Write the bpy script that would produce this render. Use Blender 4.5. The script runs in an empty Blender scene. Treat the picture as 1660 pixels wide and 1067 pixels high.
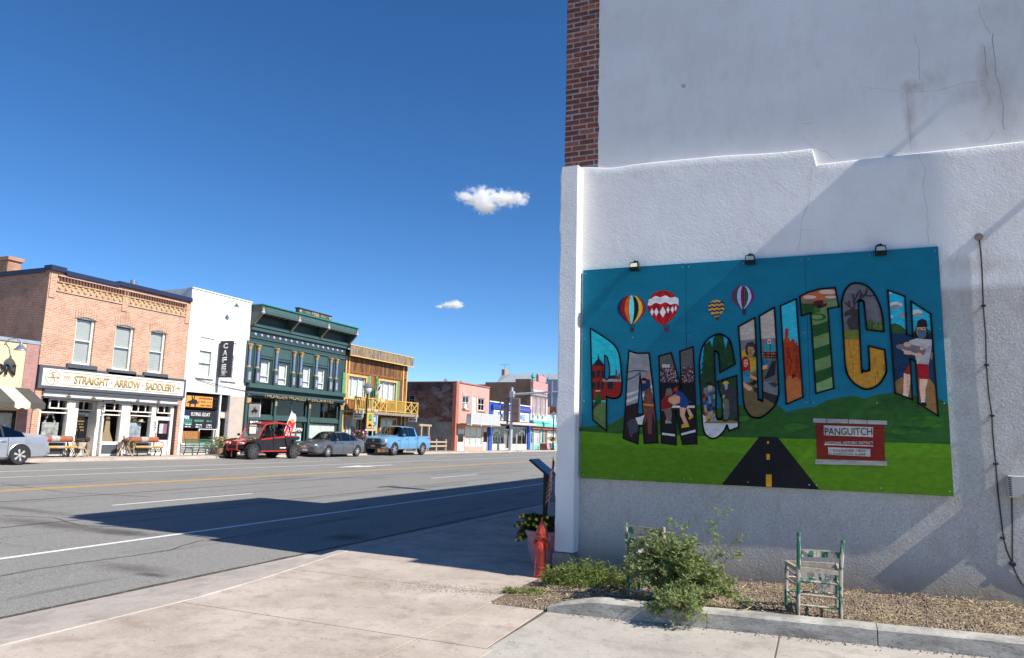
import bpy, bmesh, math, random
from mathutils import Vector, Matrix, noise
from mathutils.geometry import tessellate_polygon
random.seed(7)
sc = bpy.context.scene
col = sc.collection
# ------------------------------------------------------------------ camera
SURVEY = .86                                                # everything is laid out for an eye at 1.75 and brought to true size at the end
W, H, FPX, CZ = 1660.0, 1067.0, 1168.7, 1.75
_y, _p, _r = math.radians(23.065), math.radians(8.525), math.radians(1.555)
FW = Vector((-math.sin(_y)*math.cos(_p), math.cos(_y)*math.cos(_p), math.sin(_p)))
_rt = Vector((math.cos(_y), math.sin(_y), 0)); _up = _rt.cross(FW)
RT = _rt*math.cos(_r) + _up*math.sin(_r); UP = -_rt*math.sin(_r) + _up*math.cos(_r)
cd = bpy.data.cameras.new('camera'); cam = bpy.data.objects.new('camera', cd); col.objects.link(cam)
m = Matrix((RT, UP, -FW)).transposed().to_4x4(); m.translation = Vector((0, 0, CZ)); cam.matrix_world = m
cd.sensor_width = 36; cd.lens = FPX/W*36; cd.clip_start = .05; cd.clip_end = 20000
sc.camera = cam
# ------------------------------------------------------------------ light
SUN_EL, SUN_AZ = math.radians(41.5), math.radians(-3.6)      # azimuth measured from +X towards +Y
sdir = Vector((math.cos(SUN_EL)*math.cos(SUN_AZ), math.cos(SUN_EL)*math.sin(SUN_AZ), math.sin(SUN_EL)))
wd = bpy.data.worlds.new('World'); sc.world = wd; wd.use_nodes = True
nt = wd.node_tree; bg = nt.nodes['Background']
sky = nt.nodes.new('ShaderNodeTexSky'); sky.sky_type = 'NISHITA'; sky.sun_disc = False
sky.sun_elevation = SUN_EL; sky.sun_rotation = math.pi/2 - SUN_AZ
sky.altitude = 1500; sky.air_density = .8; sky.dust_density = 0.0; sky.ozone_density = 3.5
hs = nt.nodes.new('ShaderNodeHueSaturation'); hs.inputs['Saturation'].default_value = 1.22; hs.inputs['Hue'].default_value = .502
nt.links.new(sky.outputs[0], hs.inputs['Color']); nt.links.new(hs.outputs[0], bg.inputs[0]); bg.inputs[1].default_value = 0.115
sl = bpy.data.lights.new('sun', 'SUN'); sl.energy = 5.0; sl.angle = math.radians(.53); sl.color = (1, .955, .88)
so = bpy.data.objects.new('sun', sl); col.objects.link(so)
so.rotation_euler = sdir.to_track_quat('Z', 'Y').to_euler(); so.location = (20, -10, 40)
vs = sc.view_settings; vs.view_transform = 'Standard'; vs.look = 'None'; vs.gamma = 1; vs.exposure = 0.55; vs.use_curve_mapping = False
sc.cycles.max_bounces = 12; sc.cycles.diffuse_bounces = 4; sc.cycles.glossy_bounces = 4; sc.cycles.transmission_bounces = 6; sc.cycles.transparent_max_bounces = 12; sc.cycles.use_denoising = True
sc.cycles.volume_bounces = 10
# ------------------------------------------------------------------ pixels to places
def ray(x, y): return FW + RT*((x-W/2)/FPX) - UP*((y-H/2)/FPX)
def onX(x, y, X): d = ray(x, y); return Vector((0, 0, CZ)) + d*(X/d.x)
def onY(x, y, Y): d = ray(x, y); return Vector((0, 0, CZ)) + d*(Y/d.y)
def onZ(x, y, z=0): d = ray(x, y); return Vector((0, 0, CZ)) + d*((z-CZ)/d.z)
RS = .0093
def rz(X): return -.12 + (-7.2-X)*RS                        # road surface: rises gently to the far kerb
def onR(x, y):
    d = ray(x, y); return Vector((0, 0, CZ)) + d*((-.12-7.2*RS-CZ)/(d.z+RS*d.x))
XF = -34.0                                                   # far row of shop fronts
FZ = .22                                                     # far pavement level
def pr(xl, yt, xr, yb, X=XF):                                # two opposite corners in pixels -> y0,z0,y1,z1 on a front
    a = onX(xl, yt, X); b = onX(xr, yb, X); return (a.y, b.z, b.y, a.z)
def prY(xl, yt, xr, yb, Y): a = onY(xl, yt, Y); b = onY(xr, yb, Y); return (a.x, b.z, b.x, a.z)
# ------------------------------------------------------------------ mesh helpers
class MB:
    def __init__(s): s.v = []; s.f = []; s.mi = []; s.c = []; s.cur = 0; s.col = None
    def add(s, vs, fs):
        b = len(s.v); s.v += [tuple(v) for v in vs]
        for f in fs: s.f.append([b+i for i in f]); s.mi.append(s.cur); s.c.append(s.col)
        return s
    def box(s, x0, x1, y0, y1, z0, z1):
        return s.add([(x0,y0,z0),(x1,y0,z0),(x1,y1,z0),(x0,y1,z0),(x0,y0,z1),(x1,y0,z1),(x1,y1,z1),(x0,y1,z1)],
            [(0,3,2,1),(4,5,6,7),(0,1,5,4),(1,2,6,5),(2,3,7,6),(3,0,4,7)])
    def bev(s, x0, x1, y0, y1, z0, z1, b=.01):               # box with chamfered edges
        xs, ys, zs = (x0, x1), (y0, y1), (z0, z1); P = {}
        def p(i, j, k, a):
            key = (i, j, k, a)
            if key not in P:
                q = [xs[i]+(b if i == 0 else -b)*(a != 0), ys[j]+(b if j == 0 else -b)*(a != 1), zs[k]+(b if k == 0 else -b)*(a != 2)]
                P[key] = len(vv); vv.append(q)
            return P[key]
        vv = []; ff = []
        for a in range(3):
            for e in (0, 1):
                o = [(0,0),(1,0),(1,1),(0,1)]; q = []
                for u, w in o:
                    t = [u, w]; t.insert(a, e); q.append(p(*t, a))
                ff.append(q)
        for i in (0,1):
            for j in (0,1):
                ff.append([p(i,j,0,0),p(i,j,1,0),p(i,j,1,1),p(i,j,0,1)])
                ff.append([p(i,0,j,0),p(i,1,j,0),p(i,1,j,2),p(i,0,j,2)])
                ff.append([p(0,i,j,1),p(1,i,j,1),p(1,i,j,2),p(0,i,j,2)])
                for k in (0,1): ff.append([p(i,j,k,0),p(i,j,k,1),p(i,j,k,2)])
        return s.add(vv, ff)
    def bar(s, a, b, w, h=None, up=(0,0,1)):                 # square bar between two points
        a = Vector(a); b = Vector(b); d = (b-a).normalized(); u = Vector(up)
        if abs(d.dot(u)) > .98: u = Vector((1,0,0))
        r = d.cross(u).normalized()*w/2; t = r.cross(d).normalized()*(h or w)/2
        return s.add([a-r-t,a+r-t,a+r+t,a-r+t,b-r-t,b+r-t,b+r+t,b-r+t], [(0,3,2,1),(4,5,6,7),(0,1,5,4),(1,2,6,5),(2,3,7,6),(3,0,4,7)])
    def tube(s, pts, r, n=8, caps=True):                     # round tube along a path; r number or list
        pts = [Vector(p) for p in pts]; k = len(pts); R = r if isinstance(r, (list, tuple)) else [r]*k
        vv = []; ff = []; prev = None
        for i, p in enumerate(pts):
            d = (pts[min(i+1,k-1)]-pts[max(i-1,0)]).normalized()
            if prev is None: u = Vector((0,0,1)) if abs(d.z) < .9 else Vector((1,0,0)); u = d.cross(u).normalized()
            else: u = (prev-d*prev.dot(d)).normalized()
            w = d.cross(u); prev = u
            for j in range(n):
                a = 2*math.pi*j/n; vv.append(p+(u*math.cos(a)+w*math.sin(a))*R[i])
        for i in range(k-1):
            for j in range(n): ff.append((i*n+j, i*n+(j+1)%n, (i+1)*n+(j+1)%n, (i+1)*n+j))
        if caps: ff.append(tuple(range(n))[::-1]); ff.append(tuple((k-1)*n+j for j in range(n)))
        return s.add(vv, ff)
    def lathe(s, prof, c=(0,0,0), n=20, axis='z', flute=0, fn=0):  # prof [(r,h)]
        vv = []; ff = []; c = Vector(c)
        for r, h in prof:
            for j in range(n):
                a = 2*math.pi*j/n; q = r*(1+flute*math.cos(a*fn)) if fn else r
                p = {'z': (q*math.cos(a), q*math.sin(a), h), 'x': (h, q*math.cos(a), q*math.sin(a)), 'y': (q*math.cos(a), h, q*math.sin(a))}[axis]
                vv.append(c+Vector(p))
        k = len(prof)
        for i in range(k-1):
            for j in range(n): ff.append((i*n+j, i*n+(j+1)%n, (i+1)*n+(j+1)%n, (i+1)*n+j))
        ff.append(tuple(range(n))[::-1]); ff.append(tuple((k-1)*n+j for j in range(n)))
        return s.add(vv, ff)
    def poly(s, pts): return s.add(pts, [tuple(range(len(pts)))])
    def prism(s, pts, d):                                    # planar outline pushed along vector d
        pts = [Vector(p) for p in pts]; d = Vector(d); n = len(pts)
        tri = tessellate_polygon([pts])
        vv = pts+[p+d for p in pts]
        ff = [tuple(t) for t in tri]+[tuple(i+n for i in t[::-1]) for t in tri]+[(i,(i+1)%n,(i+1)%n+n,i+n) for i in range(n)]
        return s.add(vv, ff)
    def sph(s, c, rx, ry=None, rzz=None, n=12, k=8):
        ry = ry or rx; rzz = rzz or rx; vv = []; ff = []; c = Vector(c)
        for i in range(k+1):
            t = math.pi*i/k
            for j in range(n):
                a = 2*math.pi*j/n; vv.append(c+Vector((rx*math.sin(t)*math.cos(a), ry*math.sin(t)*math.sin(a), rzz*math.cos(t))))
        for i in range(k):
            for j in range(n): ff.append((i*n+j, (i+1)*n+j, (i+1)*n+(j+1)%n, i*n+(j+1)%n))
        return s.add(vv, ff)
    def mesh(s, name):
        me = bpy.data.meshes.new(name); me.from_pydata(s.v, [], s.f)
        if any(s.mi): me.polygons.foreach_set('material_index', s.mi)
        if any(c is not None for c in s.c):
            ca = me.color_attributes.new('Col', 'FLOAT_COLOR', 'CORNER'); data = []
            for p, c in zip(me.polygons, s.c): data += list(c or (1,1,1,1))*p.loop_total
            ca.data.foreach_set('color', data)
        me.update(); return me
def link(name, me, mats, parent=None, smooth=False, loc=None, rot=None):
    o = bpy.data.objects.new(name, me); col.objects.link(o)
    if not me.materials:
        for m_ in (mats if isinstance(mats, (list, tuple)) else [mats]): me.materials.append(m_)
    if smooth:
        me.polygons.foreach_set('use_smooth', [True]*len(me.polygons))
        try: me.set_sharp_from_angle(angle=math.radians(38))
        except Exception: pass
    if parent: o.parent = parent
    if loc is not None: o.location = loc
    if rot is not None: o.rotation_euler = rot
    return o
def build(name, mb, mats, parent=None, smooth=False, loc=None, rot=None, fix=False):
    me = mb.mesh(name)
    if fix:
        bm = bmesh.new(); bm.from_mesh(me); bmesh.ops.recalc_face_normals(bm, faces=bm.faces); bm.to_mesh(me); bm.free()
    return link(name, me, mats, parent, smooth, loc, rot)
def tag(o, label, cat, group=None):
    o['label'] = label; o['category'] = cat
    if group: o['group'] = group
    return o
def thing(name, label, cat, loc=(0,0,0), rot=0, group=None):
    o = bpy.data.objects.new(name, None); col.objects.link(o); o.location = loc; o.rotation_euler = (0,0,rot); o.empty_display_size = .2
    return tag(o, label, cat, group)
def struct(name, mb, mat, smooth=False):
    o = build(name, mb, mat, None, smooth); o['kind'] = 'structure'; return o
def kids(o): return [c for c in bpy.data.objects if c.parent == o]
def dup(o, parent=None, loc=None, rot=None):
    c = o.copy(); col.objects.link(c); c.parent = parent
    if loc is not None: c.location = loc
    if rot is not None: c.rotation_euler = rot
    for k in kids(o): dup(k, c)
    return c
def text(name, s, mat, parent, origin, ux, uy, size, ext=.01, bold=0., width=None, align='CENTER', spacing=1.0, shear=0.):
    cu = bpy.data.curves.new('t', 'FONT'); cu.body = s; cu.size = 1; cu.extrude = 0; cu.offset = bold; cu.align_x = align; cu.align_y = 'CENTER'
    cu.space_character = spacing; cu.shear = shear; cu.resolution_u = 3; cu.space_line = .9
    to = bpy.data.objects.new('t', cu); col.objects.link(to); dg = bpy.context.evaluated_depsgraph_get(); dg.update()
    me = bpy.data.meshes.new_from_object(to.evaluated_get(dg)); bpy.data.objects.remove(to); bpy.data.curves.remove(cu)
    xs = [v.co.x for v in me.vertices]; ys = [v.co.y for v in me.vertices]
    cx, cy = (min(xs)+max(xs))/2, (min(ys)+max(ys))/2
    sy = size/(max(ys)-min(ys)); sx = width/(max(xs)-min(xs)) if width else sy
    ux = Vector(ux).normalized(); uy = Vector(uy).normalized(); n = ux.cross(uy); origin = Vector(origin)
    bm = bmesh.new(); bm.from_mesh(me)
    if ext:
        r = bmesh.ops.extrude_face_region(bm, geom=bm.faces[:]); 
        for e in r['geom']:
            if isinstance(e, bmesh.types.BMVert): e.co.z += 1
    for v in bm.verts:
        z = v.co.z*ext; v.co = origin+ux*((v.co.x-cx)*sx)+uy*((v.co.y-cy)*sy)+n*(z+ (0 if ext else .001))
    bmesh.ops.recalc_face_normals(bm, faces=bm.faces); bm.to_mesh(me); bm.free(); me.name = name; me.materials.clear()
    return link(name, me, mat, parent)
# ------------------------------------------------------------------ materials
MATS = {}
def new_mat(name):
    m_ = bpy.data.materials.new(name); m_.use_nodes = True; t = m_.node_tree; MATS[name] = m_
    return m_, t, t.nodes['Principled BSDF'], (lambda ty: t.nodes.new(ty)), t.links.new
def c4(c): return (c[0], c[1], c[2], 1)
def lin(r, g, b):                                            # display colour 0-255 -> linear
    f = lambda u: (u/255)/12.92 if u <= 10 else ((u/255+.055)/1.055)**2.4
    return (f(r), f(g), f(b))
def mixc(t, L, a, b, fac, mode='MIX'):
    n = t.nodes.new('ShaderNodeMix'); n.data_type = 'RGBA'; n.blend_type = mode
    for i, v in ((6, a), (7, b)):
        if isinstance(v, tuple): n.inputs[i].default_value = c4(v)
        else: L(v, n.inputs[i])
    if isinstance(fac, (int, float)): n.inputs[0].default_value = fac
    else: L(fac, n.inputs[0])
    return n.outputs[2]
def ramp(t, L, src, stops):
    n = t.nodes.new('ShaderNodeValToRGB'); e = n.color_ramp.elements
    while len(e) < len(stops): e.new(.5)
    for i, (p, v) in enumerate(stops): e[i].position = p; e[i].color = c4(v) if isinstance(v, tuple) else (v, v, v, 1)
    L(src, n.inputs[0]); return n.outputs[0]
def fall(t, L, src, a, b, k):                                # k at a, nothing at b
    n = t.nodes.new('ShaderNodeMapRange'); L(src, n.inputs[0]); n.inputs[1].default_value = a; n.inputs[2].default_value = b; n.inputs[3].default_value = k; n.inputs[4].default_value = 0.; return n.outputs[0]
def tex(t, L, kind, scale, co=None, detail=4, rough=.55, **kw):
    n = t.nodes.new('ShaderNodeTex'+kind)
    if 'Scale' in n.inputs: n.inputs['Scale'].default_value = scale
    if kind == 'Noise': n.inputs['Detail'].default_value = detail; n.inputs['Roughness'].default_value = rough
    if co is not None: L(co, n.inputs['Vector'])
    return n
def coords(t, L, scale=(1,1,1), rot=(0,0,0), kind='pos'):
    if kind == 'pos': s = t.nodes.new('ShaderNodeNewGeometry').outputs['Position']
    else: s = t.nodes.new('ShaderNodeTexCoord').outputs['Object']
    mp = t.nodes.new('ShaderNodeMapping'); mp.inputs['Scale'].default_value = tuple(k/SURVEY for k in scale) if kind == 'pos' else scale; mp.inputs['Rotation'].default_value = rot
    L(s, mp.inputs['Vector']); return mp.outputs[0]
def bump(t, L, b, h, strength=.3, dist=.01):
    n = t.nodes.new('ShaderNodeBump'); n.inputs['Strength'].default_value = strength; n.inputs['Distance'].default_value = dist
    L(h, n.inputs['Height']); L(n.outputs[0], b.inputs['Normal']); return n
def paint(name, c, rough=.6, var=.18, scale=3, metal=0., bmp=0., bscale=60, spec=.5, obj=False):
    if name in MATS: return MATS[name]
    m_, t, b, N, L = new_mat(name)
    co = coords(t, L, kind='obj' if obj else 'pos')
    n = tex(t, L, 'Noise', scale, co, 6, .6)
    f = ramp(t, L, n.outputs[0], [(.3, 0.), (.72, 1.)])
    L(mixc(t, L, tuple(x*(1-var) for x in c), tuple(min(1, x*(1+var*.6)) for x in c), f), b.inputs['Base Color'])
    b.inputs['Roughness'].default_value = rough; b.inputs['Metallic'].default_value = metal; b.inputs['Specular IOR Level'].default_value = spec
    if bmp: bump(t, L, b, tex(t, L, 'Noise', bscale, co, 4, .6).outputs[0], bmp)
    return m_
def brick_mat(name, c1, c2, mortar, plane='yz', sc_=1., bw=.215, bh=.072, ms=.011, dirt=.25, patch=None):
    m_, t, b, N, L = new_mat(name)
    g = N('ShaderNodeNewGeometry'); sp = N('ShaderNodeSeparateXYZ'); L(g.outputs['Position'], sp.inputs[0])
    cb = N('ShaderNodeCombineXYZ'); L(sp.outputs['Y' if plane == 'yz' else 'X'], cb.inputs[0]); L(sp.outputs['Z'], cb.inputs[1])
    br = N('ShaderNodeTexBrick'); L(cb.outputs[0], br.inputs['Vector']); br.offset = .5
    br.inputs['Scale'].default_value = 1/sc_; br.inputs['Brick Width'].default_value = bw; br.inputs['Row Height'].default_value = bh
    br.inputs['Mortar Size'].default_value = ms; br.inputs['Mortar Smooth'].default_value = .2; br.inputs['Bias'].default_value = 0
    br.inputs['Color1'].default_value = c4(c1); br.inputs['Color2'].default_value = c4(c2); br.inputs['Mortar'].default_value = c4(mortar)
    n = tex(t, L, 'Noise', 1.3, g.outputs['Position'], 7, .65)
    c = mixc(t, L, br.outputs[0], tuple(x*.45 for x in c1), ramp(t, L, n.outputs[0], [(.45, 0.), (.75, dirt*2)]))
    n2 = tex(t, L, 'Noise', 9, g.outputs['Position'], 3)
    c = mixc(t, L, c, tuple(min(1, x*1.35) for x in c2), ramp(t, L, n2.outputs[0], [(.5, 0.), (.7, .4)]))
    if patch:
        n3 = tex(t, L, 'Noise', .45, coords(t, L, (1,1,2.2)), 6, .7)
        c = mixc(t, L, c, patch, ramp(t, L, n3.outputs[0], [(.52, 0.), (.56, .85)]))
    L(c, b.inputs['Base Color']); b.inputs['Roughness'].default_value = .9; b.inputs['Specular IOR Level'].default_value = .2
    bump(t, L, b, br.outputs[1], -.6, .01); return m_
def glass_mat(name, tint=(.75,.8,.8), refl=.12):
    m_, t, b, N, L = new_mat(name); t.nodes.remove(b)
    tr = N('ShaderNodeBsdfTransparent'); tr.inputs[0].default_value = c4(tint); gl = N('ShaderNodeBsdfGlossy'); gl.inputs[1].default_value = .03
    fr = N('ShaderNodeLayerWeight'); fr.inputs[0].default_value = .5; pw = N('ShaderNodeMath'); pw.operation = 'POWER'; L(fr.outputs['Facing'], pw.inputs[0]); pw.inputs[1].default_value = 4.; mx = N('ShaderNodeMixShader'); ad = N('ShaderNodeMath'); ad.operation = 'MULTIPLY_ADD'
    L(pw.outputs[0], ad.inputs[0]); ad.inputs[1].default_value = .9; ad.inputs[2].default_value = refl*.4
    nz = tex(t, L, 'Noise', .8, coords(t, L), 2); bp = N('ShaderNodeBump'); bp.inputs['Strength'].default_value = .06; bp.inputs['Distance'].default_value = .05
    L(nz.outputs[0], bp.inputs['Height']); L(bp.outputs[0], gl.inputs['Normal'])
    L(ad.outputs[0], mx.inputs[0]); L(tr.outputs[0], mx.inputs[1]); L(gl.outputs[0], mx.inputs[2])
    L(mx.outputs[0], t.nodes['Material Output'].inputs[0]); return m_
GLASS = glass_mat('shop_glass', (.88,.91,.9), .15)
CARGLASS = glass_mat('car_glass', (.13,.15,.15), .35)
def emit_mat(name, c, s):
    m_, t, b, N, L = new_mat(name); b.inputs['Base Color'].default_value = c4(c); b.inputs['Emission Color'].default_value = c4(c); b.inputs['Emission Strength'].default_value = s; return m_
def attr_mat(name, rough=.45, var=.12, scale=25, spec=.2):
    m_, t, b, N, L = new_mat(name); a = N('ShaderNodeAttribute'); a.attribute_name = 'Col'
    n = tex(t, L, 'Noise', scale, coords(t, L, (1,1,2.5)), 5, .65)
    L(mixc(t, L, a.outputs[0], mixc(t, L, a.outputs[0], (.45,.45,.45), 1., 'MULTIPLY'), ramp(t, L, n.outputs[0], [(.35, 0.), (.8, var*3)])), b.inputs['Base Color'])
    b.inputs['Roughness'].default_value = rough; b.inputs['Specular IOR Level'].default_value = spec; return m_
PAINTED = attr_mat('mural_paint', .5, .26, 11)
FLATCOL = attr_mat('painted_detail', .6, .06)

def scribble(name, mat, parent, o, ux, w, h, rows, seed=1, fill=.55, n=None, bar=.55):  # lettering too small to read in the photograph: short strokes only
    rg_ = random.Random(seed); mb = MB(); ux = Vector(ux); nrm = ux.cross(Vector((0,0,1))); o = Vector(o); n = n or int(w/h*rows*2.2)
    for r in range(rows):
        z = h/2-h*(r+.5)/rows; hh = h/rows*bar/2; x = -w/2+rg_.uniform(0,.08)*w
        while x < w/2-.06*w:
            ww = w/n*rg_.uniform(.5,1.1)
            if rg_.random() > .16:
                k = hh*rg_.uniform(.75,1.1); q = [o+ux*x+Vector((0,0,z-k)), o+ux*(x+ww*fill)+Vector((0,0,z-k)), o+ux*(x+ww*fill)+Vector((0,0,z+k)), o+ux*x+Vector((0,0,z+k))]; mb.poly(q)
            x += ww
    k = build(name, mb, mat, parent); k['kind'] = 'stuff'; return k
# ------------------------------------------------------------------ ground materials
def ground_mats():
    # asphalt
    m_, t, b, N, L = new_mat('asphalt'); co = coords(t, L)
    n1 = tex(t, L, 'Noise', 62, co, 6, .85); n2 = tex(t, L, 'Noise', .5, coords(t, L, (1, .35, 1)), 6, .6); v = tex(t, L, 'Voronoi', 75, co)
    c = ramp(t, L, n1.outputs[0], [(.34, (.068,.065,.06)), (.5, (.235,.225,.205)), (.66, (.47,.45,.415))])
    c = mixc(t, L, c, (.33,.31,.27), ramp(t, L, v.outputs['Color'], [(.8, 0.), (.95, .5)]))
    c = mixc(t, L, c, (.07,.07,.07), ramp(t, L, n2.outputs[0], [(.58, 0.), (.8, .45)]))
    n8 = tex(t, L, 'Noise', 17, co, 4, .7); c = mixc(t, L, c, (.1,.097,.09), ramp(t, L, n8.outputs[0], [(.52, 0.), (.68, .5)])); n9 = tex(t, L, 'Noise', 24, coords(t, L, (1,1,1), (0,0,1.1)), 4, .7); c = mixc(t, L, c, (.42,.4,.36), ramp(t, L, n9.outputs[0], [(.57, 0.), (.7, .45)]))
    # faint cracks and tar along the wheel tracks
    w = tex(t, L, 'Noise', .9, coords(t, L, (2.2, .12, 1)), 5, .6)
    c = mixc(t, L, c, (.05,.05,.05), ramp(t, L, w.outputs[0], [(.57, 0.), (.63, .5), (.67, .0)]))
    # blotches of spilled oil: world positions
    for (sx, sy, rx, ry, k) in STAINS:
        mp = N('ShaderNodeMapping'); g = N('ShaderNodeNewGeometry'); L(g.outputs['Position'], mp.inputs['Vector'])
        mp.inputs['Location'].default_value = (-sx/rx, -sy/ry, 0); mp.inputs['Scale'].default_value = (1/rx/SURVEY, 1/ry/SURVEY, 0)
        ln = N('ShaderNodeVectorMath'); ln.operation = 'LENGTH'; L(mp.outputs[0], ln.inputs[0])
        nn = tex(t, L, 'Noise', 4, co, 6, .7); ad = N('ShaderNodeMath'); ad.operation = 'MULTIPLY_ADD'; L(nn.outputs[0], ad.inputs[0]); ad.inputs[1].default_value = 1.2; L(ln.outputs[1], ad.inputs[2])
        c = mixc(t, L, c, (.05,.04,.032), fall(t, L, ad.outputs[0], .75, 1.6, k))
    L(c, b.inputs['Base Color']); b.inputs['Roughness'].default_value = .85; b.inputs['Specular IOR Level'].default_value = .25
    bump(t, L, b, n1.outputs[0], .5, .006)
    # pavement concretes
    for nm, a, bb, sp in (('concrete_pink', (.37,.3,.24), (.56,.475,.4), .5), ('concrete_grey', (.36,.325,.28), (.5,.455,.395), .3), ('concrete_gutter', (.38,.325,.275), (.53,.46,.4), .45)):
        m_, t, b, N, L = new_mat(nm); co = coords(t, L)
        n1 = tex(t, L, 'Noise', 1.1, co, 8, .62); n2 = tex(t, L, 'Noise', 70, co, 5, .8); v = tex(t, L, 'Noise', 42, co, 5, .8)
        c = mixc(t, L, a, bb, ramp(t, L, n1.outputs[0], [(.3, 0.), (.7, 1.)]))
        c = mixc(t, L, c, (.16,.13,.11), ramp(t, L, n2.outputs[0], [(.3, sp*1.4), (.43, 0.)]))
        c = mixc(t, L, c, (.62,.56,.49), ramp(t, L, v.outputs[0], [(.62, 0.), (.72, .45)]))
        n4 = tex(t, L, 'Noise', 3.5, co, 7, .7); c = mixc(t, L, c, tuple(x*.7 for x in a), ramp(t, L, n4.outputs[0], [(.5, 0.), (.66, .6)]))
        n8 = tex(t, L, 'Noise', 19, co, 5, .75); c = mixc(t, L, c, tuple(x*.62 for x in a), ramp(t, L, n8.outputs[0], [(.55, 0.), (.72, .6)])); n9 = tex(t, L, 'Noise', 26, coords(t, L, (1,1,1), (0,0,.8)), 4, .75); c = mixc(t, L, c, tuple(min(.72, x*1.35) for x in bb), ramp(t, L, n9.outputs[0], [(.57, 0.), (.7, .5)]))
        L(c, b.inputs['Base Color']); b.inputs['Roughness'].default_value = .88; b.inputs['Specular IOR Level'].default_value = .25
        bump(t, L, b, n2.outputs[0], .25, .004)
    m_, t, b, N, L = new_mat('bed_gravel'); co = coords(t, L)
    v = tex(t, L, 'Voronoi', 55, co); n = tex(t, L, 'Noise', 2.2, co, 6, .65)
    c = ramp(t, L, v.outputs['Color'], [(0., (.07,.045,.03)), (.5, (.2,.14,.09)), (1., (.4,.31,.22))])
    c = mixc(t, L, c, (.42,.32,.19), ramp(t, L, n.outputs[0], [(.5, 0.), (.66, .5)]))
    L(c, b.inputs['Base Color']); b.inputs['Roughness'].default_value = .95; bump(t, L, b, v.outputs[0], .8, .02)
    m_, t, b, N, L = new_mat('road_paint_white'); n = tex(t, L, 'Noise', 45, coords(t, L), 5, .75)
    L(ramp(t, L, n.outputs[0], [(.3, (.25,.245,.235)), (.47, (.78,.77,.73))]), b.inputs['Base Color']); b.inputs['Roughness'].default_value = .6
    m_, t, b, N, L = new_mat('road_paint_yellow'); n = tex(t, L, 'Noise', 45, coords(t, L), 5, .75)
    L(ramp(t, L, n.outputs[0], [(.3, (.26,.21,.12)), (.46, (.78,.42,.04))]), b.inputs['Base Color']); b.inputs['Roughness'].default_value = .6
    m_, t, b, N, L = new_mat('dry_land'); n = tex(t, L, 'Noise', .3, coords(t, L), 7, .65)
    L(ramp(t, L, n.outputs[0], [(.3, (.2,.15,.1)), (.7, (.34,.27,.19))]), b.inputs['Base Color']); b.inputs['Roughness'].default_value = .95
STAINS = [(-8.44,7.21,.95,.32,.5), (-7.9,7.05,.3,.14,.75), (-13.0,9.3,2.6,.45,.6), (-11.3,9.35,1.0,.35,.75), (-13.6,7.5,3.0,.16,.5), (-15.6,10.4,2.5,.3,.5), (-7.9,11.2,.5,.6,.7)]
ground_mats(); A = MATS
# ------------------------------------------------------------------ ground, road, pavements
struct('ground', MB().box(-2500, 2500, -600, 5000, -1.2, -.6), A['dry_land'])
X1 = -31.6
rd = MB()
NS = 12
xs = [-7.3+(X1+7.3)*i/NS for i in range(NS+1)]
for i in range(NS):
    for (a, b) in ((-60, 5), (5, 30), (30, 400)):
        rd.poly([(xs[i],a,rz(xs[i])), (xs[i],b,rz(xs[i])), (xs[i+1],b,rz(xs[i+1])), (xs[i+1],a,rz(xs[i+1]))])
rd.poly([(-7.3,-60,rz(-7.3)),(-7.3,400,rz(-7.3)),(-7.3,400,-.6),(-7.3,-60,-.6)])
road = struct('road', rd, A['asphalt'])
def strip(name, X, w, y0, y1, mat, dz=.004, n=1):
    mb = MB()
    k = max(1, int((y1-y0)/4))
    for i in range(k):
        a = y0+(y1-y0)*i/k; b = y0+(y1-y0)*(i+1)/k
        j = lambda q: (noise.noise((q*.7, X, 3.1))*.012)
        mb.poly([(X-w/2+j(a),a,rz(X-w/2)+dz),(X+w/2+j(a),a,rz(X+w/2)+dz),(X+w/2+j(b),b,rz(X+w/2)+dz),(X-w/2+j(b),b,rz(X-w/2)+dz)])
    o = build(name, mb, mat, road); return o
strip('parking_line', -10.4, .12, -20, 200, A['road_paint_white'])
strip('center_line', -19.62, .12, -20, 300, A['road_paint_yellow']); strip('center_line', -19.88, .12, -20, 300, A['road_paint_yellow'])
strip('lane_line', -24.05, .11, -20, 120, A['road_paint_white']); strip('lane_line', -26.6, .11, -20, 34.5, A['road_paint_white'])
for k in range(-1, 12):
    strip('lane_dash', -15.0, .11, 12.1+k*14.9 if k else 12.1, 16.6+k*14.9, A['road_paint_white'])
for k in range(0, 14): strip('parking_tick', -27.6, .1, 36+k*7, 38+k*7, A['road_paint_white'])
ar = MB(); z = rz(-22.2)+.006                                # turn arrow
ar.poly([(-22.3,30.6,rz(-22.3)+.006),(-22.05,30.6,rz(-22.05)+.006),(-22.05,35.4,rz(-22.05)+.006),(-22.3,35.4,rz(-22.3)+.006)])
ar.poly([(-22.75,32.9,rz(-22.75)+.005),(-22.18,30.2,rz(-22.18)+.005),(-21.6,32.9,rz(-21.6)+.005)])
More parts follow.
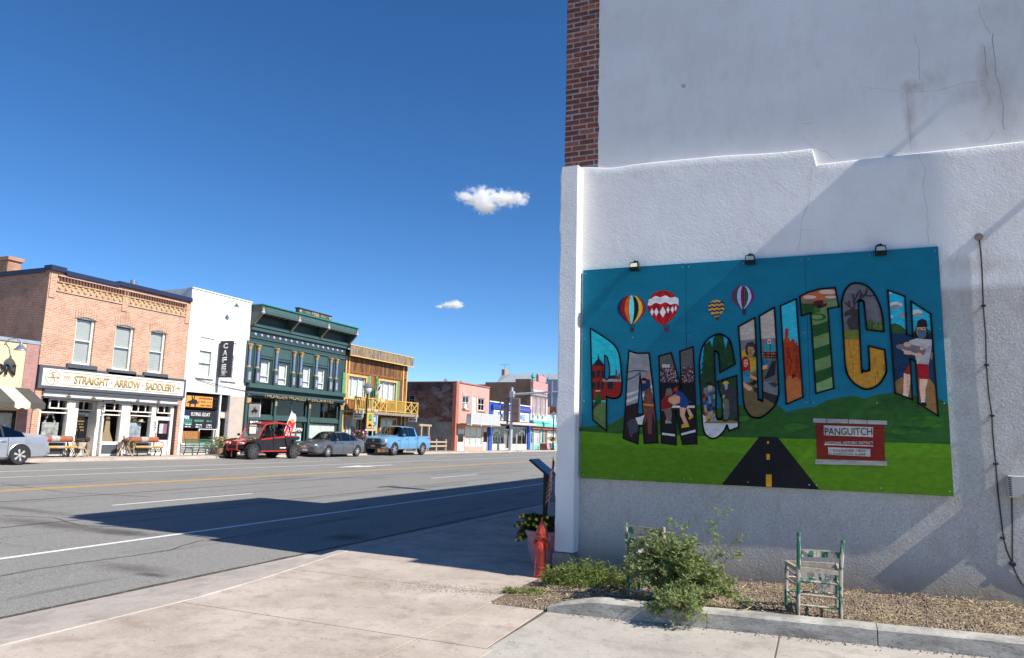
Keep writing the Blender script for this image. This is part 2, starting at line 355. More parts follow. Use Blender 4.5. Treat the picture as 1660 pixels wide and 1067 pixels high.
for (pts_, w_) in (([(-13.2,-2),(-13.05,4),(-13.3,10),(-13.1,18),(-13.25,30)],.025),([(-17.4,0),(-17.25,12),(-17.5,26),(-17.3,45)],.03),([(-9.1,5.2),(-9.4,6.6),(-9.2,8.4),(-9.6,9.6)],.012),([(-14.9,9.6),(-13.9,9.9),(-12.6,9.5),(-11.2,10.0),(-9.2,9.6)],.014),([(-22,14),(-18.5,13.4),(-15.8,14.1)],.018)):
    mb = MB(); q = []
    for a_, b_ in zip(pts_, pts_[1:]):
        for k in range(14): f_ = k/14; x = a_[0]+(b_[0]-a_[0])*f_; y = a_[1]+(b_[1]-a_[1])*f_; q.append((x+.07*noise.noise((x*2,y*2,3)), y+.07*noise.noise((x*2,y*2,8))))
    for (a_, b_) in zip(q, q[1:]):
        d_ = Vector((b_[0]-a_[0], b_[1]-a_[1])).normalized(); nx_, ny_ = -d_.y*w_, d_.x*w_
        mb.poly([(x, y, rz(x)+.003) for x, y in ((a_[0]-nx_,a_[1]-ny_),(a_[0]+nx_,a_[1]+ny_),(b_[0]+nx_,b_[1]+ny_),(b_[0]-nx_,b_[1]-ny_))])
    build('crack_seal', mb, paint('tar_black', (.035,.034,.034), .6, .3, 9), road)
build('turn_arrow', ar, A['road_paint_white'], road)
eg = MB(); yy_ = [2+i*.18 for i in range(150)]
for a_, b_ in zip(yy_, yy_[1:]):
    e = lambda y: -7.37-.05*abs(noise.noise((1.7,y*1.9,0)))-.02*noise.noise((5,y*7,0)); w = lambda y: .012+.05*abs(noise.noise((9,y*1.3,2)))
    eg.poly([(e(a_)-w(a_),a_,rz(-7.4)+.005),(-7.335,a_,rz(-7.33)+.006),(-7.335,b_,rz(-7.33)+.006),(e(b_)-w(b_),b_,rz(-7.4)+.005)])
build('edge_grime', eg, paint('grime_dark', (.085,.07,.055), .95, .5, 25), road)
# near pavement: gutter pan, kerb that dies into the driveway, slabs with open joints
def kx(y):                                                   # back of gutter line
    if y < 6: return -6.05
    if y < 9.2: return -6.05-.5*((y-6)/3.2)**1.3
    return -6.55
def kh(y): return max(0., min(1., (y-7.6)/2.2))              # kerb height share
gut = MB(); ys = [-12,-6,0,2,4,5,6,7,7.6,8.2,8.8,9.4,10,12,15,20,30,60,200]
for a, b in zip(ys, ys[1:]):
    def prof(y):
        k = kh(y); x = kx(y)
        return [(-7.34,y,-.135),(-7.32,y,-.116),(x-.22-.02*k,y,-.02-.11*k),(x-.2,y,-.012+.006*k),(x-.02,y,.002),(x-.006,y,-.012),(x-.006,y,-.3)]
    p, q = prof(a), prof(b)
    for i in range(len(p)-1): gut.poly([p[i],p[i+1],q[i+1],q[i]])
gutter = struct('kerb_and_gutter', gut, A['concrete_gutter'])
base = MB().box(-6.02, 40, -12, 200, -.7, -.007)
side = struct('sidewalk', base, paint('joint_dirt', (.13,.1,.075), .95, .4, 12))
def slab(poly, top=0., mat='concrete_pink', parent=None, name='paving_slab', g=.007, th=.06):
    c = Vector((sum(p[0] for p in poly)/len(poly), sum(p[1] for p in poly)/len(poly)))
    n = len(poly); ins = []; b = .003
    pts = [Vector(p) for p in poly]
    def off(d):
        out = []
        for i in range(n):
            e1 = (pts[i]-pts[i-1]).normalized(); e2 = (pts[(i+1)%n]-pts[i]).normalized()
            n1 = Vector((-e1.y, e1.x)); n2 = Vector((-e2.y, e2.x)); bis = (n1+n2); bis = bis/max(.3, bis.dot(n1))
            out.append(pts[i]+bis*d)
        return out
    A_, B_ = off(g), off(g+b)
    mb = MB(); vv = [(p.x,p.y,top-th) for p in A_]+[(p.x,p.y,top-b*.6) for p in A_]+[(p.x,p.y,top) for p in B_]
    ff = [(i,(i+1)%n,(i+1)%n+n,i+n) for i in range(n)]+[(i+n,(i+1)%n+n,(i+1)%n+2*n,i+2*n) for i in range(n)]
    tri = tessellate_polygon([[Vector((p.x,p.y,0)) for p in B_]]); ff += [tuple(i+2*n for i in tt) for tt in tri]
    mb.add(vv, ff); return build(name, mb, A[mat], parent or side, fix=True)
yj = [-6.4,-4.3,-2.2,-.1,2.0,3.75,5.78,7.78,9.6,11.4,13.2,15,16.8,18.6,20.4,22.2]
for a, b in zip(yj, yj[1:]):
    n = 4; l = [(kx(a+(b-a)*i/n), a+(b-a)*i/n) for i in range(n+1)]
    xr = -3.27 if a < 9.5 else -3.6
    slab([(xr, a), (xr, b)]+[(x, y) for x, y in l[::-1]])
    if a < 7.0: slab([(-2.62 if a > 4 else -2.55, a), (-2.66 if a > 4 else -2.55, min(b, 7.3)), (-3.27, min(b, 7.3)), (-3.27, a)])
slab([(-3.6, 22.2), (-3.6, 120), (-6.55, 120), (-6.55, 22.2)])
def yk(x): return 7.46+.09*(x+.5)
# driveway concrete in front of the wall
for (xa, xb) in ((-2.625,-.4),(-.4,2.4),(2.4,6.5),(6.5,12)):
    for (a, b) in ((-6,1.2),(1.2,5.3)):
        slab([(xa,a),(xb,a),(xb,b),(xa,b)], -.004, 'concrete_grey', None, 'driveway_slab')
    slab([(xa,5.3),(xb,5.3),(xb,yk(xb)),(xa,yk(xa))], -.004, 'concrete_grey', None, 'driveway_slab')
# planting bed: lumpy gravel between kerb and wall
bed = MB(); nx, ny = 120, 34; x0, x1, y0, y1 = -3.3, 9.0, 7.25, 9.6
for j in range(ny+1):
    for i in range(nx+1):
        x = x0+(x1-x0)*i/nx; y = y0+(y1-y0)*j/ny
        e = min(1, max(0, (x+3.2)/.9)); h = (.05+.09*(y-7.5)/1.9)*e+.035*noise.noise((x*1.7, y*1.7, 2))*e+.012*noise.noise((x*9, y*9, 5))*e
        if y < yk(x)+.12: h = min(h, -.02)
        bed.v.append((x, y, h+.006))
for j in range(ny):
    for i in range(nx): bed.f.append([j*(nx+1)+i, j*(nx+1)+i+1, (j+1)*(nx+1)+i+1, (j+1)*(nx+1)+i]); bed.mi.append(0); bed.c.append(None)
struct('planting_bed', bed, A['bed_gravel'], True)
# bed kerb: cast segments with rounded nose end
bk = thing('bed_kerb', 'low grey concrete kerb edging the gravel planting bed', 'kerb', (0,0,0))
def kerbseg(xa, xb, nose=False):
    mb = MB(); k = 14
    for i in range(k+1):
        x = xa+(xb-xa)*i/k; s = 1.
        if nose: s = min(1, .12+((x-xa)/.55)) ** .6
        y = yk(x)+.006*noise.noise((x*2,0,0)); h = .15*s+.006*noise.noise((x*3,1,0)); w = .23*(.5+.5*s)
        for (dy, dz) in ((0,-.05),(-.004,h*.86),(.018,h*.97),(.045,h),(w-.03,h),(w-.008,h*.95),(w,-.05)): mb.v.append((x, y+dy, dz))
    for i in range(k):
        for j in range(6): mb.f.append([i*7+j,i*7+j+1,(i+1)*7+j+1,(i+1)*7+j]); mb.mi.append(0); mb.c.append(None)
    mb.f += [list(range(7)), [k*7+j for j in range(7)][::-1]]; mb.mi += [0,0]; mb.c += [None,None]
    build('kerb_segment', mb, A['kerb_concrete'], bk, fix=True)
m_, t, b, N, L = new_mat('kerb_concrete'); co = coords(t, L)
n1 = tex(t, L, 'Noise', 2.4, coords(t, L, (1,1,3)), 8, .68); n2 = tex(t, L, 'Noise', 60, coords(t, L, (.35,1,1)), 5, .7)
c = mixc(t, L, (.2,.185,.165), (.5,.47,.415), ramp(t, L, n1.outputs[0], [(.32, 0.), (.6, 1.)])); c = mixc(t, L, c, (.1,.092,.085), ramp(t, L, n2.outputs[0], [(.32, .6), (.48, 0.)]))
L(c, b.inputs['Base Color']); b.inputs['Roughness'].default_value = .92; bump(t, L, b, n2.outputs[0], .5, .01)
for (xa, xb, nz) in ((-2.62,-1.05,True),(-1.045,.42,False),(.428,2.6,False),(2.608,5.6,False),(5.61,9,False)): kerbseg(xa, xb, nz)
# far side pavement with kerb
fs = MB().box(-36, X1-.32, -60, 300, -.6, FZ); fp = struct('far_sidewalk', fs, A['concrete_pink'])
fk = MB(); fk.bev(X1-.31, X1-.1, -60, 300, -.3, FZ+.004, .02); fk.box(X1-.1, X1+.35, -60, 300, -.3, rz(X1)+.006); struct('far_kerb', fk, A['concrete_gutter'])
for k in range(60):
    y = 12+k*1.9
    build('pavement_joint', MB().box(-36, X1-.31, y, y+.02, FZ, FZ+.002), paint('joint_dark', (.1,.085,.07)), fp) if k < 40 else None
# ------------------------------------------------------------------ near building with the mural wall
WY = 9.35; PF = 9.16; UY = 9.44; XL = onY(917,150,UY).x
def stucco(name, c, patchy=0., rough_b=.6, low=False, marks=()):
    m_, t, b, N, L = new_mat(name); co = coords(t, L)
    n1 = tex(t, L, 'Noise', .9, co, 8, .65); n2 = tex(t, L, 'Noise', 5, coords(t, L, (1,1,.5)), 7, .7); n3 = tex(t, L, 'Noise', 38, co, 4, .65); n4 = tex(t, L, 'Noise', 6, co, 3, .5)
    cc = mixc(t, L, tuple(x*.9 for x in c), c, ramp(t, L, n1.outputs[0], [(.35, 0.), (.65, 1.)]))
    cc = mixc(t, L, cc, tuple(x*f for x, f in zip(c, (.86,.78,.76))), ramp(t, L, n2.outputs[0], [(.52, 0.), (.75, .35+patchy)]))
    if low:                                                  # bare grey cement and damp dirt low on the wall
        g = N('ShaderNodeNewGeometry'); sp = N('ShaderNodeSeparateXYZ'); L(g.outputs['Position'], sp.inputs[0])
        def zband(z0, z1, amp):
            ad = N('ShaderNodeMath'); ad.operation = 'MULTIPLY_ADD'; L(n2.outputs[0], ad.inputs[0]); ad.inputs[1].default_value = amp*SURVEY; L(sp.outputs['Z'], ad.inputs[2])
            mr = N('ShaderNodeMapRange'); L(ad.outputs[0], mr.inputs[0]); mr.inputs[1].default_value = (z0+amp*.5)*SURVEY; mr.inputs[2].default_value = (z1+amp*.5)*SURVEY; mr.inputs[3].default_value = 1; mr.inputs[4].default_value = 0
            return mr.outputs[0]
        n6 = tex(t, L, 'Noise', 70, co, 4, .75)
        bare = mixc(t, L, (.3,.285,.265), (.6,.575,.53), ramp(t, L, n6.outputs[0], [(.3, 0.), (.58, 1.)]))
        bare = mixc(t, L, bare, (.4,.33,.25), ramp(t, L, n2.outputs[0], [(.5, 0.), (.72, .7)]))
        mu = N('ShaderNodeMath'); mu.operation = 'MULTIPLY'; L(zband(3.52, 3.6, .1), mu.inputs[0]); L(ramp(t, L, n1.outputs[0], [(.3, .75), (.6, 1.)]), mu.inputs[1])
        cc = mixc(t, L, cc, bare, mu.outputs[0])
        cc = mixc(t, L, cc, (.26,.21,.165), ramp(t, L, zband(.12, .62, .55), [(0., 0.), (1., .75)]))
    for (sx, sz, rx, rzz, k, mc_) in marks:                   # rust and water stains at fixed places on the wall
        mp = N('ShaderNodeMapping'); g2 = N('ShaderNodeNewGeometry'); L(g2.outputs['Position'], mp.inputs['Vector']); mp.inputs['Location'].default_value = (-sx/rx, 0, -sz/rzz); mp.inputs['Scale'].default_value = (1/rx/SURVEY, 0, 1/rzz/SURVEY)
        ln = N('ShaderNodeVectorMath'); ln.operation = 'LENGTH'; L(mp.outputs[0], ln.inputs[0]); nn = tex(t, L, 'Noise', 9, coords(t, L, (1,1,.5)), 7, .75); a2 = N('ShaderNodeMath'); a2.operation = 'MULTIPLY_ADD'; L(nn.outputs[0], a2.inputs[0]); a2.inputs[1].default_value = 2.2; L(ln.outputs[1], a2.inputs[2])
        cc = mixc(t, L, cc, mc_, fall(t, L, a2.outputs[0], 1.0, 2.1, k*.7))
    L(cc, b.inputs['Base Color']); b.inputs['Roughness'].default_value = .85; b.inputs['Specular IOR Level'].default_value = .3
    ad = N('ShaderNodeMath'); ad.operation = 'MULTIPLY_ADD'; L(n4.outputs[0], ad.inputs[0]); ad.inputs[1].default_value = .9; L(n3.outputs[0], ad.inputs[2])
    bump(t, L, b, ad.outputs[0], rough_b, .014); return m_
def _m(px, py, rx, rzz, k, c, Y): p_ = onY(px, py, Y); return (p_.x, p_.z, rx, rzz, k, c)
_br, _gr, _pk = (.42,.34,.26), (.5,.46,.42), (.66,.56,.55)
UPM = [_m(1474,190,.1,.5,.8,_br,UY), _m(1480,142,.14,.12,.8,_br,UY), _m(1622,165,.22,.6,.6,_br,UY), _m(1597,110,.12,.4,.7,_br,UY), _m(1512,128,.2,.2,.7,_gr,UY), _m(1575,155,.28,.18,.6,_gr,UY), _m(1020,150,.35,.4,.5,_pk,UY), _m(1240,110,.8,.4,.4,_pk,UY), _m(1050,205,.4,.15,.45,_pk,UY), _m(1390,215,.5,.25,.45,_pk,UY), _m(1615,25,.3,.25,.5,(.6,.55,.45),UY)]
LOM = [_m(1590,430,.5,.16,.7,_br,WY), _m(1640,480,.5,.3,.5,_gr,WY), _m(1560,470,.3,.5,.5,_gr,WY), _m(1415,890,.5,.06,.6,(.4,.36,.33),WY), _m(1390,930,.07,.3,.6,(.4,.36,.33),WY), _m(1190,880,.12,.5,.5,_gr,WY), _m(1000,905,.6,.12,.6,(.3,.25,.2),WY), _m(1300,960,1.6,.12,.6,(.27,.22,.17),WY), _m(1600,960,.9,.16,.7,(.4,.31,.2),WY), _m(1560,720,.2,.9,.4,_gr,WY), _m(1600,395,.14,.5,.5,_gr,WY)]
ST_UP = stucco('stucco_smooth_white', (.82,.805,.785), .3, .1, False, UPM)
ST_LO = stucco('stucco_rough_white', (.85,.835,.815), .25, .42, True, LOM)
ST_PI = stucco('stucco_pilaster', (.85,.84,.82), 0., .45)
nb = thing('corner_building', 'tall white stuccoed corner building with exposed red brick edge behind the mural', 'building', (XL, UY, 0))
def rel(v, o): return Vector(v)-Vector(o)
NBO = Vector((XL, UY, 0))
def nbuild(name, mb, mat, parent=None, **k):
    mb.v = [tuple(Vector(v)-NBO) for v in mb.v]; return build(name, mb, mat, parent or nb, **k)
HB = 9.3
# bodies: tall part and the lower neighbours further along (their shade lies on the road)
YB = 15.15
red = brick_mat('brick_red_street', (.24,.07,.045), (.33,.11,.07), (.4,.36,.33), 'yz')
nbuild('street_wall', MB().box(XL+.06, 14, UY+.3, YB, -.2, HB), red)
# upper stucco sheet with ragged left edge next to the bricks
xe = onY(971,120,UY).x
US = UY-.02; up = MB(); k = 40; zb, zt = 4.8, HB
L_ = [(xe+.02*noise.noise((0,i*.55,1))+.012*noise.noise((0,i*1.9,4)), zb+(zt-zb)*i/k) for i in range(k+1)]
for i in range(k):
    (xa, za), (xb, zb2) = L_[i], L_[i+1]
    up.poly([(xa+.02,US,za),(14,US,za),(14,US,zb2),(xb+.02,US,zb2)]); up.poly([(xa+.02,US,za),(xb+.02,US,zb2),(xb,US+.012,zb2),(xa,US+.012,za)]); up.poly([(xa,US+.012,za),(xb,US+.012,zb2),(xb,UY+.3,zb2),(xa,UY+.3,za)])
nbuild('upper_stucco', up, ST_UP, fix=True)
# exposed bricks, one by one
BRICK = [paint('brick_near_a', (.25,.072,.045), .9, .4, 14, bmp=.4), paint('brick_near_b', (.34,.11,.065), .9, .4, 14, bmp=.4), paint('brick_near_c', (.19,.06,.045), .9, .4, 14, bmp=.4)]
MORT = paint('mortar_grey', (.4,.36,.34), .95, .3, 20, bmp=.5)
nbuild('mortar_bed', MB().box(XL+.012, xe+.12, UY+.009, UY+.3, 5.5, HB), MORT)
bw, bh, mg = .205, .06, .0205
bm_full = MB().bev(0, bw, 0, .11, 0, bh, .006).mesh('brick'); bm_half = MB().bev(0, .095, 0, .11, 0, bh, .006).mesh('brick_half')
z = 5.62; r = 0
while z < HB-.1:
    x = XL; seq = ['h','f','f'] if r % 2 else ['f','f','h']
    for q, sname in enumerate(seq):
        wd_ = bw if sname == 'f' else .095
        if x < xe-.02:
            me = (bm_full if sname == 'f' else bm_half).copy(); me.materials.append(random.choice(BRICK))
            o = link('brick', me, None, nb, loc=Vector((x+random.uniform(-.003,.003), UY+random.uniform(-.004,.007), z+random.uniform(-.002,.002)))-NBO, rot=(random.uniform(-.02,.02), 0, random.uniform(-.012,.012)))
        x += wd_+mg
    z += bh+mg; r += 1
# lower rough wall: thicker, wavy top with one step down
lw = MB(); n = 90; xs0 = onY(936,500,WY).x+.02; xstep = onY(1319,250,WY).x
def topz(x):
    if x < xstep: return onY(936+ (x-xs0)/(xstep-xs0)*(1315-936), 270-30*(x-xs0)/(xstep-xs0), WY).z + .02*noise.noise((x*1.3,0,0)) - .05*math.exp(-((x-xs0-.45)/.3)**2)
    return onY(1480,247.5,WY).z+.012*noise.noise((x*1.1,7,0))
X_ = [xs0+(12-xs0)*(i/n)**1.6 for i in range(n+1)]
X_ = sorted(X_+[xstep-.012, xstep+.03])
prof = lambda x: [(WY+.02*noise.noise((x*1.1,3,0)),-.25),(WY-.03+.03*noise.noise((x*2.2,5,0)),.02),(WY-.012,.3+.07*noise.noise((x,8,0))),(WY,.55),(WY,.62),(WY,2.0),(WY,3.5),(WY,topz(x)-.12),(WY,topz(x)-.05),(WY+.012,topz(x)-.015),(WY+.04,topz(x)),(UY+.01,topz(x)+.012)]
P_ = [prof(x) for x in X_]; m0 = len(P_[0])
for i, x in enumerate(X_):
    for (y, zz) in P_[i]: lw.v.append((x, y, zz))
for i in range(len(X_)-1):
    for j in range(m0-1): lw.f.append([i*m0+j,(i+1)*m0+j,(i+1)*m0+j+1,i*m0+j+1]); lw.mi.append(0); lw.c.append(None)
nbuild('lower_stucco', lw, ST_LO, smooth=True)
# corner pilaster with chipped street edge
px0, px1 = onY(905,500,PF).x, onY(934.5,500,PF).x
pz = onY(920,270,PF).z; pl = MB(); n = 70
for i in range(n+1):
    zz = .3+(pz-.3)*i/n; j = .02*noise.noise((3,0,zz*2.2))+.012*noise.noise((1,0,zz*7)); j = min(j, .012)
    for (x, y) in ((px0-j,WY+.3),(px0-j,PF+.02),(px0-j+.02,PF+.003*noise.noise((0,2,zz*3))),(px1-.012,PF),(px1,PF+.012),(px1+.01,WY+.02)): pl.v.append((x,y,zz))
for i in range(n):
    for j in range(5): pl.f.append([i*6+j,i*6+j+1,(i+1)*6+j+1,(i+1)*6+j]); pl.mi.append(0); pl.c.append(None)
pl.f += [[n*6+j for j in range(6)], list(range(6))[::-1]]; pl.mi += [0,0]; pl.c += [None,None]
nbuild('pilaster', pl, ST_PI, fix=True)
nbuild('pilaster_base_stone', MB().bev(px0-.02, px1-.03, PF-.01, WY+.25, -.1, .285, .02), paint('base_stone', (.4,.34,.3), .9, .3, 8, bmp=.6))
# hairline cracks and a bolt hole
CR = paint('crack_dark', (.46,.43,.41), .95)
def crack(pts, Y, w=.006, name='crack'):
    mb = MB(); q = []
    for (a, b) in zip(pts, pts[1:]):
        for s in range(6):
            f = s/6; p = onY(a[0]+(b[0]-a[0])*f, a[1]+(b[1]-a[1])*f, Y); p.x += .02*noise.noise((p.x*9, p.z*9, 1)); p.z += .012*noise.noise((p.x*9, p.z*9, 7)); q.append(p)
    q.append(onY(*pts[-1], Y))
    for i in range(len(q)-1):
        d = (q[i+1]-q[i]).normalized(); nrm = Vector((-d.z,0,d.x))
        wa = w*(.35+.65*abs(noise.noise((i*.6,w*99,0)))+.1); wb = w*(.35+.65*abs(noise.noise(((i+1)*.6,w*99,0)))+.1)
        mb.poly([q[i]-nrm*wa/2, q[i]+nrm*wa/2, q[i+1]+nrm*wb/2, q[i+1]-nrm*wb/2])
    return nbuild(name, mb, CR)
UYc, LYc = UY-.0215, WY-.003
for p in ([(1470,140),(1473,190),(1478,245)], [(1595,75),(1600,125)], [(1608,55),(1614,110),(1625,170),(1628,210)], [(1470,150),(1520,147),(1560,136),(1600,130)], [(1480,50),(1490,80),(1490,130)], [(975,265),(1000,273),(1060,268),(1110,262)], [(1000,262),(1030,266),(1052,262)], [(1580,231),(1600,228),(1612,212)], [(1300,222),(1318,238),(1340,248),(1355,258)], [(1300,200),(1320,200)], [(1586,8),(1592,30),(1605,55)], [(1390,140),(1460,148)]):
    crack(p, UYc, (.013 if p[0][0] > 1590 else .005))
for p in ([(1316,270),(1312,320),(1300,360),(1293,410)], [(1488,250),(1500,275),(1496,300),(1503,340),(1506,395)], [(1296,373),(1320,374)], [(1255,290),(1280,315)], [(1551,425),(1556,395)], [(1505,885),(1512,892),(1514,900)], [(1565,905),(1570,920)]):
    crack(p, LYc, .0045)
nbuild('bolt_hole', MB().lathe([(.03,0),(.028,-.006),(.01,-.02)], onY(1108,140,UY-.022), 10, 'y'), CR)
# unseen overhang added at the wall top to shade the smooth upper wall
nbuild('shade_overhang', MB().bev(XL+1.3, 14, UY-.28, UY+.2, HB-.02, HB+.1, .01), paint('shade_overhang_white', (.6,.58,.55)))
# roof coping
nbuild('coping', MB().bev(XL-.06, 14, UY+.24, YB, HB+.002, HB+.14, .02), paint('coping_grey', (.5,.48,.45)))
# lower neighbour along the street
lb = thing('brick_shop', 'long lower brick shop adjoining the corner building along the pavement', 'building', (XL+.1, YB, 0))
o = build('wall', MB().box(0, 14, .01, 60, -.2, 7.5), red, lb); build('coping', MB().bev(-.06, 14, .012, 60, 7.5, 7.65, .02), MATS['coping_grey'], lb)
hp = thing('roof_mast', 'tall thin steel mast with a crossarm on the brick shop roof', 'mast', (XL+.8, 21.1, 7.65))
build('pole', MB().tube([(0,0,0),(0,0,2.6)], .05), paint('galvanised', (.5,.52,.55), .45, .12, 6, metal=.2), hp); build('crossarm', MB().bar((-.05,-.6,2.3),(-.05,.6,2.3),.08), MATS['galvanised'], hp)
build('sign_board', MB().box(-.03,.03,-.2,.2,1.0,2.2), MATS['galvanised'], hp)

bs = thing('wall_shade_panel', 'tall plain panel added out of view to shade the white wall beside the mural', 'sign', (3.0, WY, 5.0))  # unseen panel added right of frame, shaped to throw the diagonal wall shadow
build('panel', MB().bev(-.05,.05,-.86,-.1,-.5,2.35,.01), paint('shade_panel_white', (.6,.6,.6)), bs)
build('bracket', MB().bar((0,-.12,.2),(0,.12,.2),.05).bar((0,-.12,2.1),(0,.12,2.1),.05), paint('bracket_iron', (.05,.05,.05)), bs)
# ------------------------------------------------------------------ the mural: three painted boards
MY = WY-.045
ma, mb_, mc_, md = onY(946,437,MY), onY(1521,401,MY), onY(940,774,MY), onY(1547,806,MY)
MX0, MX1 = (ma.x+mc_.x)/2, (mb_.x+md.x)/2; MZ1, MZ0 = (ma.z+mb_.z)/2, (mc_.z+md.z)/2
seams = [MX0, (onY(1113,426,MY).x+onY(1113,781,MY).x)/2, (onY(1303,414,MY).x+onY(1320,794,MY).x)/2, MX1]
mural = thing('mural', 'painted mural of three boards spelling the town name in picture-filled letters', 'mural', (MX0, MY, MZ0))
MO = Vector((MX0, MY, MZ0))
def T(zx, zy, s): return lambda pts: [(zx+x/s, zy+y/s) for x, y in pts]
ZA, ZB, ZC, ZD, Z0 = T(930,520,3.558), T(1130,440,4.105), T(1320,390,3.556), T(1150,620,4.049), T(930,390,5.335)
ID = lambda p: p
def wp(pts): return [((q := onY(x, y, MY)).x, q.z) for x, y in pts]
def mcol(r, g, b): return c4(tuple(min(.9, max(.004, v/k)) for v, k in zip(lin(r, g, b), (.48,.52,.66))))
def tris(pts):
    t3 = tessellate_polygon([[Vector((x, z, 0)) for x, z in pts]]); return [[pts[i] for i in t] for t in t3]
def area2(t): return (t[1][0]-t[0][0])*(t[2][1]-t[0][1])-(t[2][0]-t[0][0])*(t[1][1]-t[0][1])
def clip(tri, ct):
    if area2(ct) < 0: ct = ct[::-1]
    out = tri
    for i in range(3):
        a, b = ct[i], ct[(i+1)%3]; inp = out; out = []
        sd = lambda p: (b[0]-a[0])*(p[1]-a[1])-(b[1]-a[1])*(p[0]-a[0])
        for j in range(len(inp)):
            p, q = inp[j-1], inp[j]; sp, sq = sd(p), sd(q)
            if sq >= 0:
                if sp < 0: f = sp/(sp-sq); out.append((p[0]+(q[0]-p[0])*f, p[1]+(q[1]-p[1])*f))
                out.append(q)
            elif sp >= 0: f = sp/(sp-sq); out.append((p[0]+(q[0]-p[0])*f, p[1]+(q[1]-p[1])*f))
        if len(out) < 3: return []
    return out
class Art:                                                   # layered flat paint, each coat a hair above the last
    def __init__(s, mask=None, base=1): s.mb = MB(); s.n = base; s.mask = [t for t in tris(mask)] if mask else None
    def p(s, pts, c, raw=False, up=True):
        if up: s.n += 1
        s.mb.col = c; y = -.00018*s.n
        for t in tris(pts if raw else wp(pts)):
            if s.mask:
                for ct in s.mask:
                    k = clip(t, ct)
                    if len(k) >= 3 and abs(sum(k[i-1][0]*k[i][1]-k[i][0]*k[i-1][1] for i in range(len(k)))) > 1e-7:
                        s.mb.poly([(x-MO.x, y, z-MO.z) for x, z in k])
            else: s.mb.poly([(x-MO.x, y, z-MO.z) for x, z in t])
        return s
    def line(s, pts, w, c, closed=False, raw=False):
        s.n += 1; s.mb.col = c; y = -.00018*s.n; q = [Vector(p) for p in (pts if raw else wp(pts))]; k = len(q)
        for i in range(k if closed else k-1):
            a, b = q[i], q[(i+1)%k]; d = (b-a)
            if d.length < 1e-6: continue
            d.normalize(); nn = Vector((-d.y, d.x))*w/2; e = d*w*.35; a = a-e; b = b+e
            Q = [a-nn, b-nn, b+nn, a+nn]
            if s.mask:
                for t in ([tuple(Q[0]),tuple(Q[1]),tuple(Q[2])],[tuple(Q[0]),tuple(Q[2]),tuple(Q[3])]):
                    for ct in s.mask:
                        kk = clip(t, ct)
                        if len(kk) >= 3: s.mb.poly([(x-MO.x, y, z-MO.z) for x, z in kk])
            else: s.mb.poly([(p.x-MO.x, y, p.y-MO.z) for p in Q])
        return s
    def ell(s, c, rx, ry, colr, n=14): return s.p([(c[0]+rx*math.cos(6.2832*i/n), c[1]+ry*math.sin(6.2832*i/n)) for i in range(n)], colr)
    def done(s, name): return build(name, s.mb, PAINTED, mural)
BLK = mcol(8,8,10); WHT = mcol(150,152,168)
# boards
edge = paint('board_edge', (.4,.33,.24), .8)
bmat = attr_mat('mural_board', .42, .14, 3.5)
for i in range(3):
    mbx = MB(); mbx.col = mcol(8,88,120); d = (0, .004, .001)[i]
    mbx.box(seams[i]-MO.x+.002, seams[i+1]-MO.x-.002, d, .042, 0, MZ1-MZ0); build('board', mbx, bmat, mural)
hz = [(940,693),(965,690),(990,688),(1005,678),(1028,668),(1050,672),(1070,682),(1085,676),(1120,659),(1135,656),(1150,664),(1175,660),(1192,659),(1200,656),(1215,665),(1240,655),(1255,652),(1275,669),(1290,664),(1320,660),(1340,649),(1365,644),(1385,642),(1402,647),(1420,640),(1450,637),(1480,641),(1498,646),(1520,645),(1537,655)]
a = Art(base=1); lo = [(1541,720),(1400,716),(1321,712),(1200,709),(1100,706),(1000,703),(939,699)]
a.p(hz+lo, mcol(32,72,28)); random.seed(3)
for i in range(34):
    x = random.uniform(1000,1520); ys_ = [y for (xx, y) in hz if abs(xx-x) < 25]; y = random.uniform((max(ys_) if ys_ else 670)+9, 703)
    r = random.uniform(9,30); k = random.choice([(38,82,24),(28,64,26),(42,86,28),(33,74,28)])
    a.p([(x+r*math.cos(q*.9)*random.uniform(.7,1.2), y+r*.3*math.sin(q*.9)*random.uniform(.7,1.2)) for q in range(7)], mcol(*k))
a.done('painted_hills')
a = Art(base=42)
zb = MZ0+.003; xx = [MX0+.003, seams[1], seams[2], MX1-.003]
gl = wp([(939,699),(1000,703),(1100,706),(1200,709),(1321,712),(1400,716),(1541,720)])
a.p([(xx[0], zb), (xx[3], zb), (xx[3], gl[-1][1])]+gl[-2:0:-1]+[(xx[0], gl[0][1])], mcol(70,114,12), raw=True)
a.p([(xx[0], zb), (xx[3], zb), (xx[3], zb+.42), (MX0+2.6, zb+.36), (xx[0], zb+.46)], mcol(66,106,10), raw=True).done('painted_meadow')
a = Art(base=46); q = wp([(1231,708),(1261,709),(1328,793),(1170,785)])
a.p([q[0], q[1], (q[2][0], zb+.001), (q[3][0], zb+.001)], mcol(14,12,20), raw=True)
for r in ((1243.5,715.5,1246.5,719.5),(1242.5,736,1248,745.5),(1241.8,769,1251,789)): a.p([(r[0],r[1]),(r[2],r[1]),(r[2],r[3]),(r[0],r[3])], mcol(190,125,30))
a.done('painted_road')
